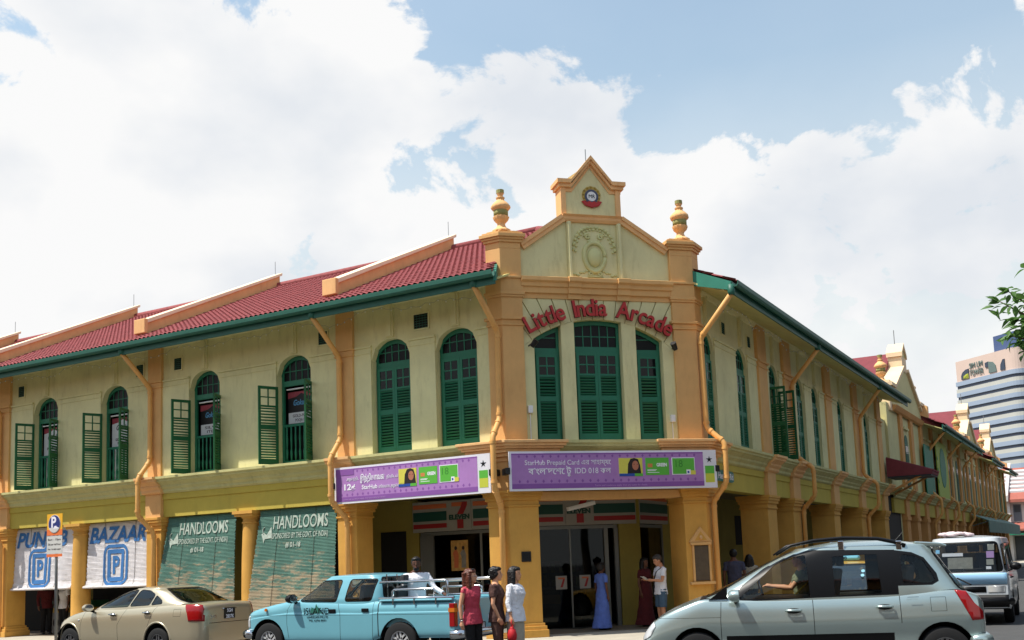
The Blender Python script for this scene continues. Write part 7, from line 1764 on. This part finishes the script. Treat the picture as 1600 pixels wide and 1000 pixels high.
# man behind the pickup bed
r, A, T = person('bearded man in a white shirt standing behind the pickup with an arm on its rail', at(650, 19.75, GZ), fdir(.25, 1.0), 1.76, 'cloth_white', 'cloth_black', 'skin_dark', 'hair_black', female=False, sleeves='long', vox=.008, arms={1: ((.06, .07, -.14), (.10, .08, -.06)), -1: ((-.01, -.05, -.165), (.05, .0, -.14))}, head_turn=-.2)
m = MB(); m.ellipsoid(T(.030, 0, .010), .055, .058, .055, 12, 8); bq = m.build('beard', 'hair_black', r, local=True); remesh(bq, .01, 1)
# under the corner arcade
r, A, T = person('grey-haired man in a white tee and blue shorts reading a sheet beside the notice pillar', at(1030, 23.6, GZ), fdir(-1.0, .3), 1.66, 'cloth_white', 'cloth_shorts', 'skin_tan', 'hair_grey', female=False, sleeves='short', lower='shorts', head_down=.45, vox=.009, shoes='trim_black', arms={1: ((.04, .02, -.16), (.135, -.03, .015)), -1: ((.04, -.02, -.16), (.135, .03, .02))})
mid = (A[1][2] + A[-1][2]) / 2 + V(.06, 0, .02); pp = thing('paper_sheet', 'folded pale paper held by the man in blue shorts', 'paper', r.location + Matrix.Rotation(r.rotation_euler.z, 3, 'Z') @ mid, r.rotation_euler.z)
MB().prism(lambda s, o, z: (s, o, z), [(-.02, -.02), (.10, .06), (.10, .064), (-.02, -.016)], -.10, .10).build('sheet', 'paper', pp, local=True)
MB().tube([V(.02, .10, .82) * 1.66, V(.075, .04, .76) * 1.66, V(.085, -.02, .66) * 1.66, V(.055, -.10, .54) * 1.66], .018, 6).build('bag_strap', 'black', r, local=True); MB().box(lambda s, o, z: (s, o, z), -.12, .10, -.25, -.17, .72, .95).build('shoulder_bag', 'black', r, local=True, bevel=.02)
person('woman in a long blue dress walking past the corner shop door', at(938, 24.0, GZ), fdir(.8, -.5), 1.52, 'cloth_blue', None, 'skin_brown', 'hair_black', hairlen=-1, sleeves='short', lower='dress', vox=.011)
person('person in dark red standing in deep shade behind the man in blue shorts', at(1006, 24.6, GZ), fdir(.6, .6), 1.60, 'cloth_maroon', None, 'skin_brown', 'hair_black', hairlen=.12, sleeves='short', lower='dress', vox=.011)
person('man in a dark striped shirt walking away under the side street arcade', at(1146, 25.6, GZ), fdir(.1, -1), 1.72, 'cloth_stripe', 'cloth_black', 'skin_brown', 'hair_black', female=False, sleeves='short', vox=.011)
person('long-haired woman in grey walking beside the striped shirt', at(1170, 26.2, GZ), fdir(.3, -1), 1.58, 'cloth_grey', 'cloth_black', 'skin_brown', 'hair_black', hairlen=.16, sleeves='short', vox=.011)
person('person in a maroon coat and black trousers behind the Punjab blind', at(74, 31.6, GZ), fdir(.6, .7), 1.66, 'cloth_maroon', 'cloth_black', 'skin_brown', 'hair_black', female=False, sleeves='long', vox=.012)
person('person in a white shirt behind the Punjab blind, next to the ochre column', at(101, 31.3, GZ), fdir(-.5, .8), 1.62, 'cloth_white', 'cloth_black', 'skin_brown', 'hair_black', sleeves='short', vox=.012)
# driver of the people carrier, seated on the far side
dm = mv.matrix_basis
dl = Vector(mv.location) + Matrix.Rotation(yawM, 3, 'Z') @ V(2.20, -.38, .04)
person('driver in an olive shirt at the wheel of the silver people carrier', dl, (math.cos(yawM), math.sin(yawM)), 1.66, 'cloth_olive', 'cloth_black', 'skin_tan', 'hair_black', female=False, sleeves='short', seated=True, vox=.010, arms={1: ((.10, .02, -.12), (.16, -.06, .02)), -1: ((.10, -.02, -.12), (.16, .05, .02))})
# patterned counter seen under the first blind
q = thing('tiled_counter', 'green and yellow shop counter with a ring-patterned front under the first white blind', 'counter', FL(27.4, -1.6, GZ))
FQ = lambda s, o, z: FL(s, -1.5 + o, z)
MB().box(FQ, 26.4, 28.25, -.5, 0, GZ + .004, .72).build('front', 'poster_grey', q); MB().box(FQ, 26.35, 28.3, -.55, .04, .72, .86).build('yellow_band', 'counter_yellow', q); MB().box(FQ, 26.35, 28.3, -.55, .06, .862, 1.06).build('green_band', 'counter_green', q)
for k in range(5):
    c = Vector(FQ(26.6 + k * .36, .004, .42)); MB().lathe(c, [(.09, 0), (.13, 0), (.13, .012), (.09, .012), (.09, 0)], 18, axis=(-1, 0, 0)).build('ring_tile', 'board_text', q)
# ------------------------------------------------------------------ the other sides of the crossing (outside the picture; they shade and are mirrored)
def far_row(name, label, F, s0, s1, h, mat, loc):
    r = thing(name, label, 'building', loc)
    MB().box(F, s0, s1, -9, 0, 0, h).build('wall', mat, r); MB().sweep(F, [(-9, h), (.9, h - .4), (.9, h - .3), (-4, h + 2), (-9, h)], s0, s1).build('roof', 'roof_orange', r)
    for k in range(int((s1 - s0) / 2.4)):
        a = s0 + 1.2 + k * 2.4
        w = MB().box(F, a - .55, a + .55, .002, .06, 4.6, 7.2).build('window', 'shutter_grey', r); MB().box(F, a - .9, a + .9, .002, .05, .2, 3.1).build('shopfront', 'dark_far', r)
    MB().box(F, s0, s1, 0, 2.0, 3.3, 3.8).build('walkway_canopy', mat, r)
far_row('street_shophouse', 'shophouse row across the side street, facing the shaded wing of the arcade', lambda s, o, z: (s, -6.5 + o, z), 16, 100, 11.5, 'shutter_grey', (60, -7, 0))
far_row('street_shophouse', 'shophouse row across the main road behind the viewer', lambda s, o, z: (-7 + o, s, z), -30, 70, 9.5, 'ochre_far', (-8, 20, 0))
